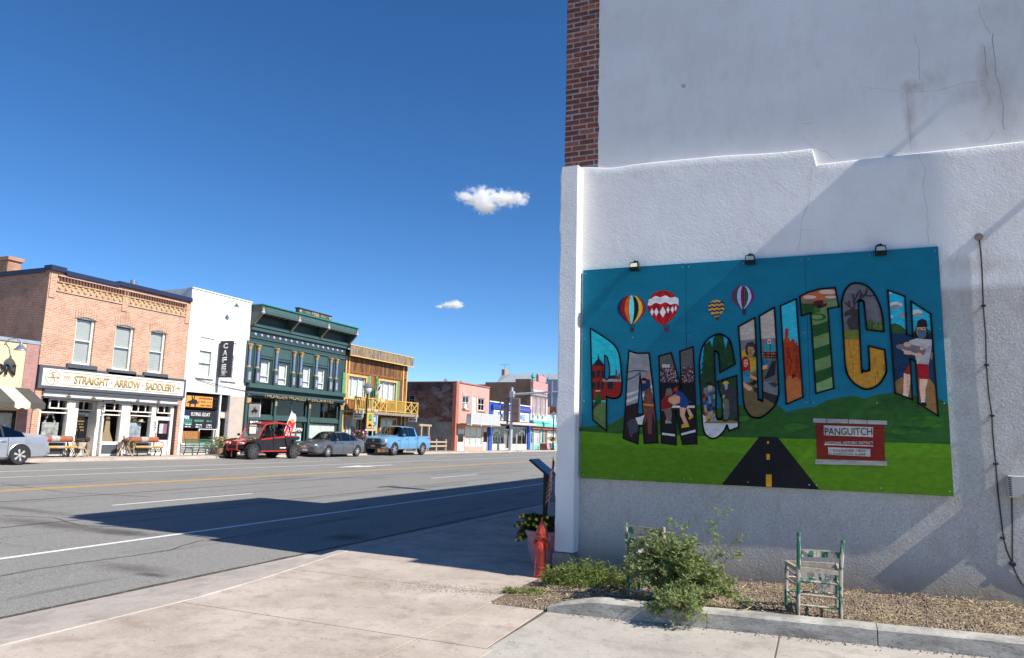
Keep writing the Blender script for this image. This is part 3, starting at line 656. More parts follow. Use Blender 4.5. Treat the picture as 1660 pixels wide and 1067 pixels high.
# balloons
def balloon(cx, cy, rx, ry, stripes, name, basket, foot):
    n = 24
    def half(u, f):                                          # envelope x at height f (0 top..1 foot) for longitude u
        w = math.sin(math.pi*(.06+.94*min(1, f*1.02))*.5*1.25) if f < .8 else 0
        if f < .48: w = math.sqrt(max(0, 1-((f-.48)/.48)**2))
        else: w = 1-((f-.48)/.52)**1.7*.84
        return cx+rx*u*w
    a = Art(base=3); k = len(stripes)
    us = [math.sin(math.pi*(i/k-.5)) for i in range(k+1)]
    for i, c in enumerate(stripes):
        pts = [(half(us[i], j/n), cy+2*ry*j/n) for j in range(n+1)]+[(half(us[i+1], j/n), cy+2*ry*j/n) for j in range(n, -1, -1)]
        pts = [p for j, p in enumerate(pts) if j == 0 or (abs(p[0]-pts[j-1][0])+abs(p[1]-pts[j-1][1])) > .02]
        a.p(pts, mcol(*c), up=(i == 0))
    return a, half
def basket(a, cx, cy, w, h, foot, fw, c=(52,34,30)):
    for s_ in (-1, -.35, .35, 1): a.line([(cx+fw*s_, foot), (cx+w*s_*.8, cy)], .006, BLK)
    a.p([(cx-w, cy), (cx+w, cy), (cx+w*.85, cy+h), (cx-w*.85, cy+h)], mcol(*c))
a, hf = balloon(1024, 478.5, 23, 23.5, [(14,20,42),(52,22,80),(110,22,22),(180,80,24),(90,190,200),(14,22,36),(196,150,50),(140,26,24),(58,22,84)], 'b', 0, 0); basket(a, 1025, 532, 3.4, 6, 525, 4.5); a.done('painted_balloon')
a, hf = balloon(1075, 470.5, 25.5, 28, [(110,14,20),(150,18,24),(120,14,22),(150,18,24),(120,14,22),(150,18,24),(110,14,20)], 'b', 0, 0)
wv = [(1050.5+49.5*i/16, 484+1.6*math.sin(i*1.2)-3.5*math.sin(math.pi*i/16)) for i in range(17)]; wv2 = [(x, y+11) for x, y in wv[::-1]]
wv[0] = (1052,485); wv2[-1] = (1050,495); a.p(wv+wv2, mcol(182,184,200))
for (x, y, w, h) in ((1057,506,3,6),(1064,506,3.6,7),(1074.5,506,5.2,9),(1083,502.5,2.6,6),(1090,502,3,6),(1095.5,500,2,5)): a.p([(x-w,y),(x,y-h),(x+w,y),(x,y+h)], mcol(182,184,200))
basket(a, 1080.5, 531.5, 4.6, 7, 526, 4.6, (74,44,74)); a.done('painted_balloon')
a, hf = balloon(1161, 486.2, 13.2, 14, [(168,132,52)]*5, 'b', 0, 0)
for q in range(4):
    y = 489+q*6.4; w = [12, 13, 11.5, 7][q]
    pts = [(1161-w+2*w*i/10, y+2-2*i/10+1.1*math.sin(i*2)) for i in range(11)]; a.p(pts+[(x, yy+2.9) for x, yy in pts[::-1]], mcol(14,26,80))
basket(a, 1163, 516, 2.6, 4, 514, 2, (66,50,40)); a.done('painted_balloon')
a, hf = balloon(1204, 463, 18.3, 19, [(96,22,84),(96,22,84),(20,74,24),(140,146,210),(100,10,72),(20,74,24),(150,154,216),(96,22,84),(80,16,70)], 'b', 0, 0); basket(a, 1206.5, 506.5, 3, 4.6, 501, 2.6, (50,36,44)); a.done('painted_balloon')
# letters
LET = dict(
 P=(ZA,[(98,45),(190,105),(238,145),(262,190),(272,250),(275,300),(280,350),(276,410),(265,437),(240,448),(215,447),(190,438),(190,635),(112,572),(105,300)]),
 A=(ZA,[(320,173),(345,183),(370,188),(436,188),(447,290),(460,400),(487,703),(408,707),(403,607),(378,607),(371,710),(287,678),(300,490),(308,330)]),
 N=(ZA,[(493,205),(563,186),(622,390),(613,178),(689,152),(697,300),(711,710),(630,713),(588,525),(592,716),(508,705),(498,400)]),
 G=(ZA,[(932,250),(915,160),(900,115),(880,95),(850,80),(820,83),(780,105),(745,150),(728,230),(727,320),(735,450),(742,560),(748,620),(765,660),(800,680),(830,672),(865,640),(885,602),(897,635),(952,615),(940,318),(833,352),(847,430),(855,440),(858,550),(850,568),(833,570),(822,540),(820,400),(812,195),(818,178),(830,180),(837,200),(845,300)]),
 U=(ZB,[(277,370),(385,310),(398,560),(408,830),(415,855),(428,860),(437,845),(430,600),(415,300),(515,242),(525,400),(543,760),(540,830),(520,890),(480,935),(430,970),(400,975),(360,965),(330,930),(310,870),(300,700)]),
 I=(ZB,[(555,232),(660,185),(705,838),(595,885)]),
 T=(ID,[(1296.9,480.9),(1310.3,474.1),(1329.8,468.7),(1337,468.4),(1353.7,466.8),(1359.9,497.7),(1341.9,500.5),(1351.5,629.6),(1322.6,638),(1314.4,507.5),(1299.3,512.3)]),
 C=(ZC,[(400,527),(393,440),(375,370),(345,310),(310,270),(265,250),(215,252),(180,285),(163,330),(158,380),(165,500),(172,620),(180,730),(195,780),(225,820),(270,850),(305,858),(350,845),(385,815),(408,775),(415,740),(405,632),(312,610),(318,735),(312,750),(297,757),(280,750),(272,735),(255,380),(260,352),(272,345),(285,355),(290,400),(302,515)]),
 H=(ZC,[(423,288),(522,324),(532,540),(567,556),(557,352),(670,425),(713,1012),(600,940),(583,697),(552,683),(565,917),(465,880),(440,530)]))
def rounded(pts):
    n = len(pts); V = [Vector(p) for p in pts]; out = []
    def turn(i): return (V[i]-V[i-1]).angle(V[(i+1)%n]-V[i])
    for i in range(n):
        p1, p2 = V[i], V[(i+1)%n]; c1, c2 = turn(i) > .8, turn((i+1)%n) > .8
        p0 = p1*2-p2 if c1 else V[i-1]; p3 = p2*2-p1 if c2 else V[(i+2)%n]
        for k in range(4):
            t_ = k/4; q = ((p1*2)+(p2-p0)*t_+(p0*2-p1*5+p2*4-p3)*t_*t_+(p1*3-p0-p2*3+p3)*t_**3)*.5; out.append((q.x, q.y))
    return out
for _k in 'PAGUC': LET[_k] = (LET[_k][0], rounded(LET[_k][1]))
def letter(k):
    tf, pts = LET[k]; return Art(wp(tf(pts)), 52), tf, pts
def rect(x0, y0, x1, y1): return [(x0,y0),(x1,y0),(x1,y1),(x0,y1)]
def fin(a, tf, pts, holes=()):
    a.mask = None
    for h in holes: a.p(tf(h), mcol(18,86,124)); a.line(tf(h), .016, BLK, True)
    a.line(tf(pts), .02, BLK, True); a.done('painted_letter')
a, tf, pts = letter('P'); p = lambda q, *c: a.p(tf(q), mcol(*c))
p(rect(90,30,290,640), 26,150,178); p(rect(95,470,290,640), 74,96,56); p([(108,520),(160,468),(120,470)],40,44,52)
p([(105,262),(145,215),(183,262)],22,24,28); p(rect(104,262,184,460),112,20,16); p([(172,330),(185,318),(245,315),(280,345),(280,352),(172,352)],24,28,34); p(rect(168,336,280,352),120,122,130); p(rect(168,352,285,450),120,24,18); p(rect(242,285,252,330),110,34,20); p(rect(258,310,268,340),110,34,20)
for (x, y) in ((110,290),(136,285),(160,288),(110,355),(136,352),(160,355)): p(rect(x,y,x+17,y+40),22,26,32)
for x in (195,): p(rect(x,352,x+32,395),16,30,36)
p(rect(125,425,160,475),18,70,28); p(rect(128,402,156,408),150,150,150); a.line(tf([(143,195),(143,235)]),.01,BLK); a.line(tf([(136,212),(152,212)]),.006,BLK)
fin(a, tf, pts, [[(180,198),(195,212),(205,250),(210,300),(203,335),(190,342),(180,325)]])
a, tf, pts = letter('A'); p = lambda q, *c: a.p(tf(q), mcol(*c))
p(rect(280,160,500,720), 118,120,134); p([(280,500),(500,430),(500,720),(280,720)],30,16,22); p([(295,460),(480,395),(480,412),(295,478)],160,162,172); p([(295,425),(480,362),(480,378),(295,440)],160,162,172)
a.line(tf([(305,300),(350,288),(400,290),(430,295)]),.012,BLK); a.line(tf([(305,342),(345,328),(385,300)]),.012,BLK)
p([(415,295),(428,290),(445,350),(430,355)],150,96,84); p([(388,348),(440,338),(445,400),(395,410)],16,34,70); p([(385,345),(398,330),(418,332),(430,345)],18,16,18); p([(395,347),(418,347),(415,362),(398,362)],150,98,82)
p([(412,400),(440,385),(455,420),(462,500),(478,560),(470,590),(455,520),(450,655),(430,650),(425,560),(412,600),(402,520),(408,440)],92,52,52); p([(398,478),(462,482),(462,494),(398,488)],176,108,28); p([(418,430),(445,430),(450,470),(425,475)],100,58,54)
p([(310,590),(330,570),(380,560),(405,575),(400,620),(370,640),(345,650),(335,670),(325,670),(320,640)],50,54,64); p([(358,560),(385,555),(410,542),(402,572),(395,600),(372,598)],170,170,180)
fin(a, tf, pts, [[(384,310),(370,540),(402,537)]])
a, tf, pts = letter('N'); p = lambda q, *c: a.p(tf(q), mcol(*c)); random.seed(5)
p(rect(480,140,720,730), 72,70,74); p(rect(480,358,720,730),12,12,18); p(rect(490,268,710,358),30,32,46)
a.n += 1
for i in range(240):
    x, y = 492+(i % 24)*9+random.uniform(0,3), 268+(i//24)*9+random.uniform(0,2.5); p_c = random.choice([(150,130,120),(150,30,30),(160,160,170),(30,40,90),(110,80,66)])
    a.p(tf(rect(x,y,x+5,y+6)), mcol(*p_c), up=False)
p(rect(512,252,555,270),150,152,160); p(rect(498,490,712,503),170,170,180); p([(500,645),(585,655),(585,667),(500,657)],170,170,180); p([(615,652),(712,625),(712,640),(615,664)],170,170,180)
p([(535,395),(560,388),(572,410),(565,450),(560,495),(568,540),(560,590),(530,595),(535,560),(522,520),(505,520),(505,470),(530,430)],92,78,74); p([(525,440),(545,430),(570,425),(570,500),(508,515),(502,480)],110,14,22)
p([(575,395),(600,378),(600,405),(580,410)],150,26,34); p([(580,425),(600,405),(630,415),(662,455),(665,480),(650,505),(615,500),(610,465)],22,48,110); p([(548,445),(585,425),(615,440),(612,475),(580,488),(545,465)],170,126,108); p([(612,498),(650,505),(640,545),(660,590),(640,600),(615,545)],176,134,116); p([(650,500),(670,510),(690,548),(672,560)],176,134,116); p([(625,598),(662,592),(668,612),(622,620)],160,130,36); p([(662,560),(690,545),(690,558),(668,572)],160,130,36); p([(530,575),(560,580),(568,592),(530,592)],120,120,130)
fin(a, tf, pts)
a, tf, pts = letter('G'); p = lambda q, *c: a.p(tf(q), mcol(*c)); random.seed(9)
p(rect(700,60,970,700), 30,130,190)
p([(742,330),(745,260),(752,190),(760,140),(785,112),(800,150),(806,100),(830,70),(862,78),(868,120),(876,160),(884,130),(892,98),(960,100),(960,340)],20,50,24)
for (x, w, t0) in ((760,38,120),(840,62,70),(905,40,110),(730,20,260)):
    for j in range(9):
        y = t0+j*34; ww = w*(.25+j*.12); a.p(tf([(x,y-24),(x+ww,y+38),(x+ww*.3,y+32),(x-ww*.3,y+38),(x-ww,y+34)]), mcol(*random.choice([(17,46,22),(22,55,24),(15,42,21)])), up=True)
p(rect(725,330,965,590),20,50,26); p(rect(725,575,965,600),104,88,56); p(rect(725,592,965,700),158,160,176); p([(742,540),(780,565),(742,600)],160,162,178)
p([(752,390),(790,378),(818,385),(822,430),(748,440)],92,94,108); p([(760,372),(765,355),(790,350),(815,375)],20,20,24); p([(775,375),(800,375),(800,400),(778,408)],150,120,112)
cols = [(14,60,110),(150,120,40),(110,104,160),(24,84,84),(62,92,40),(120,60,40),(20,30,60)]
a.n += 1
for i in range(8):
    for j in range(7):
        x = 742+i*15+j*3; y = 425+j*21-i*4; a.p(tf([(x,y),(x+15,y-4),(x+18,y+17),(x+3,y+21)]), mcol(*random.choice(cols)), up=False)
p([(860,380),(880,368),(915,372),(942,420),(945,500),(948,560),(900,552),(890,460),(850,425),(845,412)],42,40,50); p([(870,450),(895,455),(900,540),(885,575),(868,575)],74,80,80); p([(858,365),(870,350),(890,350),(897,366)],160,128,56); p([(868,366),(890,366),(888,395),(876,400)],120,124,132); p([(835,430),(875,430),(868,448),(840,465)],160,130,50); p([(862,570),(890,572),(888,582),(860,580)],20,20,24); p([(928,565),(950,562),(950,580),(930,580)],20,20,24); p([(785,540),(820,545),(830,582),(790,582)],110,110,120)
fin(a, tf, pts)
a, tf, pts = letter('U'); p = lambda q, *c: a.p(tf(q), mcol(*c))
p(rect(260,220,560,1000), 150,142,142); p([(270,462),(560,440),(560,1000),(270,1000)],92,92,104); p([(295,720),(450,640),(560,640),(560,1000),(295,1000)],84,72,50)
p([(293,530),(330,520),(400,560),(402,650),(330,690),(296,600)],150,124,40); p([(322,500),(335,475),(370,468),(392,490),(396,580),(372,575),(330,560),(322,540)],44,34,36); p([(340,500),(375,505),(384,535),(368,565),(345,555),(338,530)],150,110,90)
p([(296,590),(310,568),(338,568),(352,600),(356,690),(340,680),(325,660),(300,690),(298,640)],120,14,20); p([(310,590),(335,585),(342,620),(325,640),(312,628)],168,126,108); p([(305,670),(345,660),(355,700),(345,735),(310,740)],30,110,150); p([(345,680),(405,712),(405,728),(345,705)],168,126,108); p([(305,735),(365,770),(370,790),(345,795),(310,770)],168,126,108)
p([(345,750),(385,722),(410,735),(375,762)],14,14,18); p([(378,765),(445,745),(545,790),(540,900),(380,800)],26,30,38); p([(378,765),(450,720),(545,740),(545,830),(445,800)],92,94,104); p([(440,735),(475,615),(492,580),(530,575),(545,700),(480,735)],66,72,80); p([(445,722),(500,600),(525,595),(520,690)],20,24,34); p([(470,745),(510,735),(540,750),(520,775)],40,44,52)
p(rect(430,538,535,580),22,16,16); p(rect(446,488,528,528),24,120,140); p([(432,585),(480,585),(470,625),(436,630)],20,84,110); a.line(tf([(487,488),(487,528)]),.008,BLK)
for i in range(8):
    for yy in (543,562): p(rect(434+i*12,yy,441+i*12,yy+12),*random.choice([(150,90,60),(130,120,100),(120,40,40)]))
p([(430,630),(470,622),(468,648),(432,655)],168,126,108); p(rect(468,452,494,484),150,150,156); a.ell(tf([(481,470)])[0], 2, 1.6, mcol(140,20,24)); [a.line(tf(l),.007,mcol(30,20,20)) for l in ([(344,520),(352,521)],[(364,522),(373,523)],[(350,547),(366,548)],[(314,603),(321,603)],[(328,602),(335,602)],[(318,622),(331,621)],[(357,524),(355,538),(360,539)])]; p([(330,560),(345,556),(372,568),(398,575),(402,600),(380,590)],128,104,34); p([(300,690),(325,662),(340,682),(356,692),(352,705),(330,690)],24,90,124)
fin(a, tf, pts)
a, tf, pts = letter('I'); p = lambda q, *c: a.p(tf(q), mcol(*c))
p(rect(545,170,720,500), 36,150,184); p([(575,470),(583,440),(585,385),(598,378),(610,386),(608,440),(622,470),(632,445),(640,455),(648,450),(655,480),(662,452),(668,490),(682,500),(700,720),(640,700),(580,690)],130,44,14); p([(590,690),(640,700),(700,718),(710,900),(590,900)],150,84,46)
for i in range(26): x, y = random.uniform(585,680), random.uniform(490,680); p([(x,y),(x+5,y),(x+7,y+45),(x-2,y+40)],*random.choice([(110,30,10),(150,58,20),(92,24,10)]))
p([(595,480),(600,400),(606,470)],150,62,24); p([(636,705),(640,685),(648,685),(650,705)],14,12,14)
fin(a, tf, pts)
a, tf, pts = letter('T'); p = lambda q, *c: a.p(ZB(q), mcol(*c))
p(rect(660,90,1000,900), 44,78,34); p(rect(660,90,1000,205),150,78,44); p([(660,185),(760,195),(1000,170),(1000,225),(660,225)],92,92,80); p(rect(660,215,780,300),24,60,24); p([(820,210),(1000,190),(1000,300),(820,270)],84,110,76)
for c_ in ((750,172,44,12),(870,138,60,15),(890,172,40,9)): a.ell(ZB([(c_[0],c_[1])])[0], c_[2]/4.1, c_[3]/4.1, mcol(160,148,146))
for j in range(7):
    y = 290+j*78; c_ = (84,110,70) if j % 2 == 0 else (24,64,24); p([(740,y),(800,y-14),(860,y-34),(930,y-60),(960,y+10),(960,y+40),(880,y+44),(800,y+66),(740,y+70)],*c_)
a.ell(ZB([(800,305)])[0], 15, 6, mcol(24,66,26)); a.ell(ZB([(795,305)])[0], 11, 4, mcol(84,112,66))
p([(740,770),(930,690),(960,860),(740,860)],92,124,84); p([(775,205),(800,195),(838,192),(842,220),(865,210),(860,235),(820,245),(775,235)],70,14,22); p([(800,225),(830,225),(830,245),(805,245)],14,12,16)
fin(a, tf, pts)
a, tf, pts = letter('C'); p = lambda q, *c: a.p(tf(q), mcol(*c)); random.seed(4)
p(rect(140,230,430,530), 84,84,98); p(rect(140,530,430,880),156,112,40); p([(150,520),(280,500),(300,500),(420,505),(420,545),(290,570),(150,570)],88,96,44)
for i in range(40): x, y = random.uniform(170,400), random.uniform(560,830); p([(x,y),(x+4,y),(x+6,y+40),(x,y+36)],*random.choice([(176,126,44),(130,88,34),(120,100,40)]))
p([(188,470),(195,450),(215,440),(248,425),(258,440),(258,515),(205,515),(195,490)],44,42,50); p([(172,432),(180,412),(215,395),(250,400),(252,440),(225,440),(205,430),(178,438)],48,40,40)
for l in ([(225,398),(200,380),(180,362)],[(205,384),(200,352)],[(230,398),(228,350),(222,310)],[(230,350),(246,318),(255,300)],[(228,370),(262,340),(300,310)],[(262,340),(270,310),(262,288)],[(285,322),(300,300),(303,280)],[(270,318),(320,322),(348,318)]): a.line(tf(l), .016, mcol(44,42,48))
for i in range(26): x = random.uniform(300,395); y = random.uniform(490,520); h = random.uniform(15,60); p([(x-5,y),(x,y-h),(x+6,y)],*random.choice([(62,84,34),(84,96,44),(50,70,30)]))
fin(a, tf, pts)
a, tf, pts = letter('H'); p = lambda q, *c: a.p(tf(q), mcol(*c))
p(rect(400,260,730,540), 26,150,190); p([(430,490),(460,475),(500,490),(540,530),(600,520),(650,510),(700,540),(700,560),(430,560)],40,66,34); p(rect(420,536,720,860),14,40,72); p([(455,820),(500,790),(560,800),(640,770),(690,830),(730,1030),(455,1030)],110,84,54)
for (x, y, rx, ry) in ((470,372,38,18),(470,385,32,14),(512,432,28,14),(440,440,14,10),(590,415,34,16),(600,430,26,10),(440,300,10,8)): a.ell(tf([(x,y)])[0], rx/3.556, ry/3.556, mcol(*((120,120,130) if ry in (14,10) and rx != 14 else (166,168,178))))
for i in range(30): x, y = random.uniform(445,530), random.uniform(550,740); p([(x,y),(x+20,y+2),(x+20,y+4)],40,70,110)
p([(585,500),(645,500),(660,560),(662,600),(645,590),(640,540),(596,530),(588,640),(572,640),(575,560)],22,14,16); p([(590,500),(640,498),(645,530),(632,560),(600,560),(588,530)],160,122,104); p([(590,512),(642,520),(645,552),(625,568),(600,562)],56,82,104); p([(590,495),(595,465),(620,452),(645,462),(652,492),(650,500),(585,502)],30,22,30)
p([(545,580),(590,565),(640,570),(680,572),(672,640),(658,715),(590,712),(575,640),(545,640)],150,150,160); p([(535,730),(560,695),(590,712),(658,708),(660,800),(595,795),(590,760),(560,775),(515,765)],120,12,28); p([(515,765),(555,775),(545,890),(512,890)],176,142,132); p([(605,798),(655,800),(640,860),(640,910),(612,910),(605,850)],176,142,132); p(rect(508,886,540,905),160,160,168); p(rect(614,905,638,935),160,160,168); p([(610,935),(640,932),(650,955),(612,955)],14,14,18)
p([(468,605),(500,598),(560,600),(620,615),(665,650),(685,645),(678,690),(650,670),(600,665),(540,650),(500,632),(475,622)],96,88,100); p([(500,625),(545,640),(600,655),(640,665),(600,668),(540,655),(510,638)],150,146,152)
[a.line(tf(l),.007,mcol(24,16,18)) for l in ([(600,508),(610,508)],[(624,509),(634,510)])]; p([(600,712),(640,640),(672,600),(668,660),(658,715)],128,128,140)
for c_ in ((535,600,22,14),(540,648,26,12),(600,660,20,12),(618,622,12,12)): a.ell(tf([(c_[0],c_[1])])[0], c_[2]/3.556, c_[3]/3.556, mcol(176,136,122))
fin(a, tf, pts)
# painted town sign
a = Art(base=52); p = lambda q, *c: a.p(ZD(q), mcol(*c))
p([(697,268),(1147,280),(1154,515),(705,502)],92,22,16); p([(681,235),(1166,252),(1166,278),(681,263)],126,126,140); p([(695,505),(1166,518),(1166,547),(695,536)],126,126,140); p([(750,282),(1074,294),(1073,360),(752,347)],140,142,154); p([(778,425),(1056,437),(1056,487),(782,476)],140,142,154); p([(753,404),(1077,415),(1077,421),(753,411)],150,150,160)
for x in (771,912,1035): a.line(ZD([(x,240),(x,270)]), .006, BLK)
a.done('painted_sign')
DK = paint('lettering_black', (.02,.02,.024), .6); WH = paint('lettering_white', (.6,.6,.64), .6)
def mtext(s, mat, box, name='painted_lettering', bold=0.):
    q = wp(ZD([(box[0],box[1]),(box[2],box[1]),(box[2],box[3]),(box[0],box[3])]))
    o = Vector((sum(v[0] for v in q)/4, MY-.0155, sum(v[1] for v in q)/4))-MO
    ux = Vector((q[1][0]-q[0][0], 0, q[1][1]-q[0][1])); return text(name, s, mat, mural, o, ux, (0,0,1), abs(q[0][1]-q[3][1]), 0, bold, (q[1][0]-q[0][0]))
mtext('PANGUITCH', DK, (758,300,1068,346), bold=.005); mtext('NATIONAL HISTORIC DISTRICT', WH, (760,388,1074,406)); mtext('FOUNDED 1864', DK, (812,440,1020,457)); mtext('ELEVATION 6,666', DK, (785,463,1024,481))
# screws and lamps
scr = MB().lathe([(.008,0),(.008,-.003),(.003,-.005)], (0,0,0), 8, 'y').mesh('screw')
for i in range(3):
    for x in (seams[i]+.04, (seams[i]+seams[i+1])/2, seams[i+1]-.04):
        for z in (.05, (MZ1-MZ0)*.36, (MZ1-MZ0)*.66, MZ1-MZ0-.05): link('screw', scr, paint('screw_steel', (.3,.34,.36), .5, metal=.3), mural, loc=(x-MO.x, -.006, z))
for k, (x, y) in enumerate(((1031,433),(1217,422),(1426.5,407))):
    p0 = onY(x, y, MY); s_ = [.9, 1., 1.15][0]
    lamp = thing('flood_lamp', ['small black floodlight above the balloon with rainbow stripes', 'small black floodlight above the painted letter U', 'small black floodlight above the painted letter C'][k], 'floodlight', (p0.x, MY-.001, p0.z+.03), 0, 'floodlights along the mural top')
    bk_ = paint('lamp_black', (.015,.015,.017), .35)
    h = MB(); h.add([(-.052,-.02,.02),(.052,-.02,.02),(.052,-.1,.015),(-.052,-.1,.015),(-.062,-.04,-.1),(.062,-.04,-.1),(.062,-.15,-.075),(-.062,-.15,-.075)], [(0,1,2,3),(4,7,6,5),(0,4,5,1),(1,5,6,2),(2,6,7,3),(3,7,4,0)])
    build('housing', h, bk_, lamp, fix=True); build('bracket', MB().box(-.012,.012,-.06,0,.015,.045).box(-.03,.03,-.01,0,-.01,.05), bk_, lamp)
    build('lens', MB().add([(-.05,-.152,-.062),(.05,-.152,-.062),(.04,-.108,.0),(-.04,-.108,.0)], [(0,1,2,3)]), paint('lamp_lens', (.62,.6,.45), .25, obj=True), lamp)
# ------------------------------------------------------------------ near things
HY = onZ(877,936,0); rng = random.Random(11)
hyd = thing('fire_hydrant', 'red orange fire hydrant with a hanging chain on the pavement corner', 'hydrant', (HY.x, HY.y, 0)); hyd.scale = (.7,.7,1.05)
HR = paint('hydrant_red', (.5,.055,.03), .42, .25, 9, bmp=.25, obj=True)
build('barrel', MB().lathe([(.115,0),(.115,.03),(.09,.045),(.088,.1),(.082,.115),(.078,.46),(.086,.475),(.086,.49)], n=28), HR, hyd, True)
build('flange', MB().lathe([(.1,.1),(.106,.105),(.106,.125),(.1,.13)], n=24), HR, hyd, True)
build('flange', MB().lathe([(.086,.465),(.118,.472),(.118,.5),(.086,.508)], n=24), HR, hyd, True)
build('bonnet', MB().lathe([(.105,.505),(.11,.52),(.104,.545),(.085,.585),(.055,.62),(.03,.635),(.028,.645)], n=28, flute=.05, fn=8), HR, hyd, True)
build('operating_nut', MB().lathe([(.03,.64),(.03,.655),(.019,.66),(.017,.7),(.012,.705)], n=5), HR, hyd)
for j in range(8):
    a = j*math.pi/4+.2; build('bolt', MB().lathe([(.012,.455),(.012,.52),(.007,.525)], (.108*math.cos(a), .108*math.sin(a), 0), 6), HR, hyd)
for ax, sgn, rr in (('y',-1,.068),('x',-1,.05),('x',1,.05)):
    nz = build('outlet_cap', MB().lathe([(rr*.8,.07*sgn),(rr*.8,.1*sgn),(rr,.105*sgn),(rr,.135*sgn),(rr*.7,.145*sgn),(rr*.28,.147*sgn),(rr*.28,.175*sgn)], (0,0,.36 if ax == 'y' else .39), 18, ax), HR, hyd, True)
ch = MB(); q = Vector((-.05,-.13,.33))
for i in range(13):
    c = q+Vector((-.004*i*.6, -.004*math.sin(i), -.025*i)); n = 8; rr = .013; pts = []
    for j in range(n+1):
        t_ = 2*math.pi*j/n; pts.append(c+(Vector((rr*.7*math.cos(t_),0,rr*1.15*math.sin(t_))) if i % 2 else Vector((0,rr*.7*math.cos(t_),rr*1.15*math.sin(t_)))))
    ch.tube(pts, .0035, 5, False)
build('chain', ch, HR, hyd)
# planter pot
PC = onZ(883,918,0)
pot = thing('planter_pot', 'faded pink ribbed planter pot of yellow flowers beside the white pilaster', 'planter', (PC.x-.02, PC.y+.12, 0))
PP = paint('pot_pink', (.5,.26,.27), .75, .3, 7, bmp=.2, obj=True)
build('pot', MB().lathe([(.19,0),(.2,.02),(.25,.2),(.285,.4),(.29,.42)], n=72, flute=.018, fn=18), PP, pot, True)
build('rim', MB().lathe([(.285,.42),(.31,.425),(.315,.47),(.3,.48),(.275,.475),(.27,.42)], n=48), PP, pot, True)
build('soil', MB().lathe([(.27,.43),(.2,.45),(.02,.46)], n=24), paint('soil', (.05,.035,.025), .95), pot)
def leaves(mb, pts, size, rg, cols_, n=1, flat=.6, asp=.5):
    for p in pts:
        for _ in range(n):
            d = Vector((rg.uniform(-1,1), rg.uniform(-1,1), rg.uniform(-.4,1)*flat)).normalized(); s_ = size*rg.uniform(.45,1.55)
            u = d.cross(Vector((rg.uniform(-1,1), rg.uniform(-1,1), rg.uniform(-1,1)))).normalized(); w = s_*asp*.5
            nrm = d.cross(u); p = Vector(p); mb.col = rg.choice(cols_); m1 = p+d*s_*.5+nrm*s_*.08
            mb.add([p, m1+u*w, p+d*s_, m1-u*w], [(0,1,2,3)])
LEAF = attr_mat('leaf', .5, .2, 14)
_t = LEAF.node_tree; _tr = _t.nodes.new('ShaderNodeBsdfTranslucent'); _mx = _t.nodes.new('ShaderNodeMixShader'); _mx.inputs[0].default_value = .5; _at = [n for n in _t.nodes if n.type == 'ATTRIBUTE'][0]
_t.links.new(_at.outputs[0], _tr.inputs[0]); _t.links.new(_t.nodes['Principled BSDF'].outputs[0], _mx.inputs[1]); _t.links.new(_tr.outputs[0], _mx.inputs[2]); _t.links.new(_mx.outputs[0], _t.nodes['Material Output'].inputs[0])
G1 = [c4(c) for c in ((.05,.1,.025),(.075,.14,.035),(.035,.075,.02),(.1,.16,.05))]
fo = MB(); fl = MB(); st = MB()
for i in range(70):
    a = rng.uniform(0,6.28); R_ = rng.uniform(.05,.27); tip = Vector((math.cos(a)*R_*1.25-rng.uniform(0,.16), math.sin(a)*R_*1.2-.05, .5+rng.uniform(.03,.17)))
    if rng.random() < .4: tip = Vector((-.3-rng.uniform(0,.12), rng.uniform(-.2,.1), rng.uniform(.3,.55)))
    b0 = Vector((rng.uniform(-.15,.15), rng.uniform(-.15,.15), .45)); mid = (b0+tip)/2+Vector((0,0,.1)); st.tube([b0, mid, tip], .003, 4)
    L_ = [b0.lerp(mid, f) for f in (.5,.8,1)]+[mid.lerp(tip, f) for f in (.2,.4,.6,.8,1)]
    leaves(fo, L_, .05, rng, G1, 4, .6, .55)
    if rng.random() < .75:
        fl.col = c4(rng.choice([(.62,.42,.04),(.7,.5,.08),(.55,.32,.05)])); c = tip+Vector((0,-.015,.01))
        for j in range(5):
            t_ = j*1.257; d = Vector((math.cos(t_), -.35, math.sin(t_)))*.018; e = Vector((math.cos(t_+.6), -.3, math.sin(t_+.6)))*.016; g = Vector((math.cos(t_-.6), -.3, math.sin(t_-.6)))*.016; fl.add([c, c+g, c+d*1.3, c+e], [(0,1,2,3)])
build('foliage', fo, LEAF, pot); build('flowers', fl, FLATCOL, pot); build('stems', st, paint('stem_green', (.09,.13,.04)), pot)
# small flag on a stick, leaning from the pot
fb = onY(886,860,PC.y+.12); ft = onY(896.5,741,PC.y+.1)
flg = thing('small_flag', 'small faded American flag on a thin stick leaning in the planter pot', 'flag', tuple(fb))
build('stick', MB().tube([(0,0,0), (ft-fb)*.55, ft-fb], [.009,.007,.006], 8), paint('stick_wood', (.5,.42,.32), .6, .2, 20), flg)
fg = MB(); d = (ft-fb); nu, nv = 13, 14; wv_ = lambda u, v: (ft-fb)-d.normalized()*(.02+u*.46)+Vector((.004-v*.035+.03*math.sin(v*5), .028*math.sin(v*9+u*3)*(.3+v), -v*.24))
for i in range(nu):
    for j in range(nv):
        fg.col = c4((.03,.04,.12)) if (i < 7 and j < 6) else (c4((.42,.03,.04)) if i % 2 == 0 else c4((.6,.57,.55)))
        fg.add([wv_(i/nu,j/nv), wv_((i+1)/nu,j/nv), wv_((i+1)/nu,(j+1)/nv), wv_(i/nu,(j+1)/nv)], [(0,1,2,3)])
build('cloth', fg, FLATCOL, flg, True)
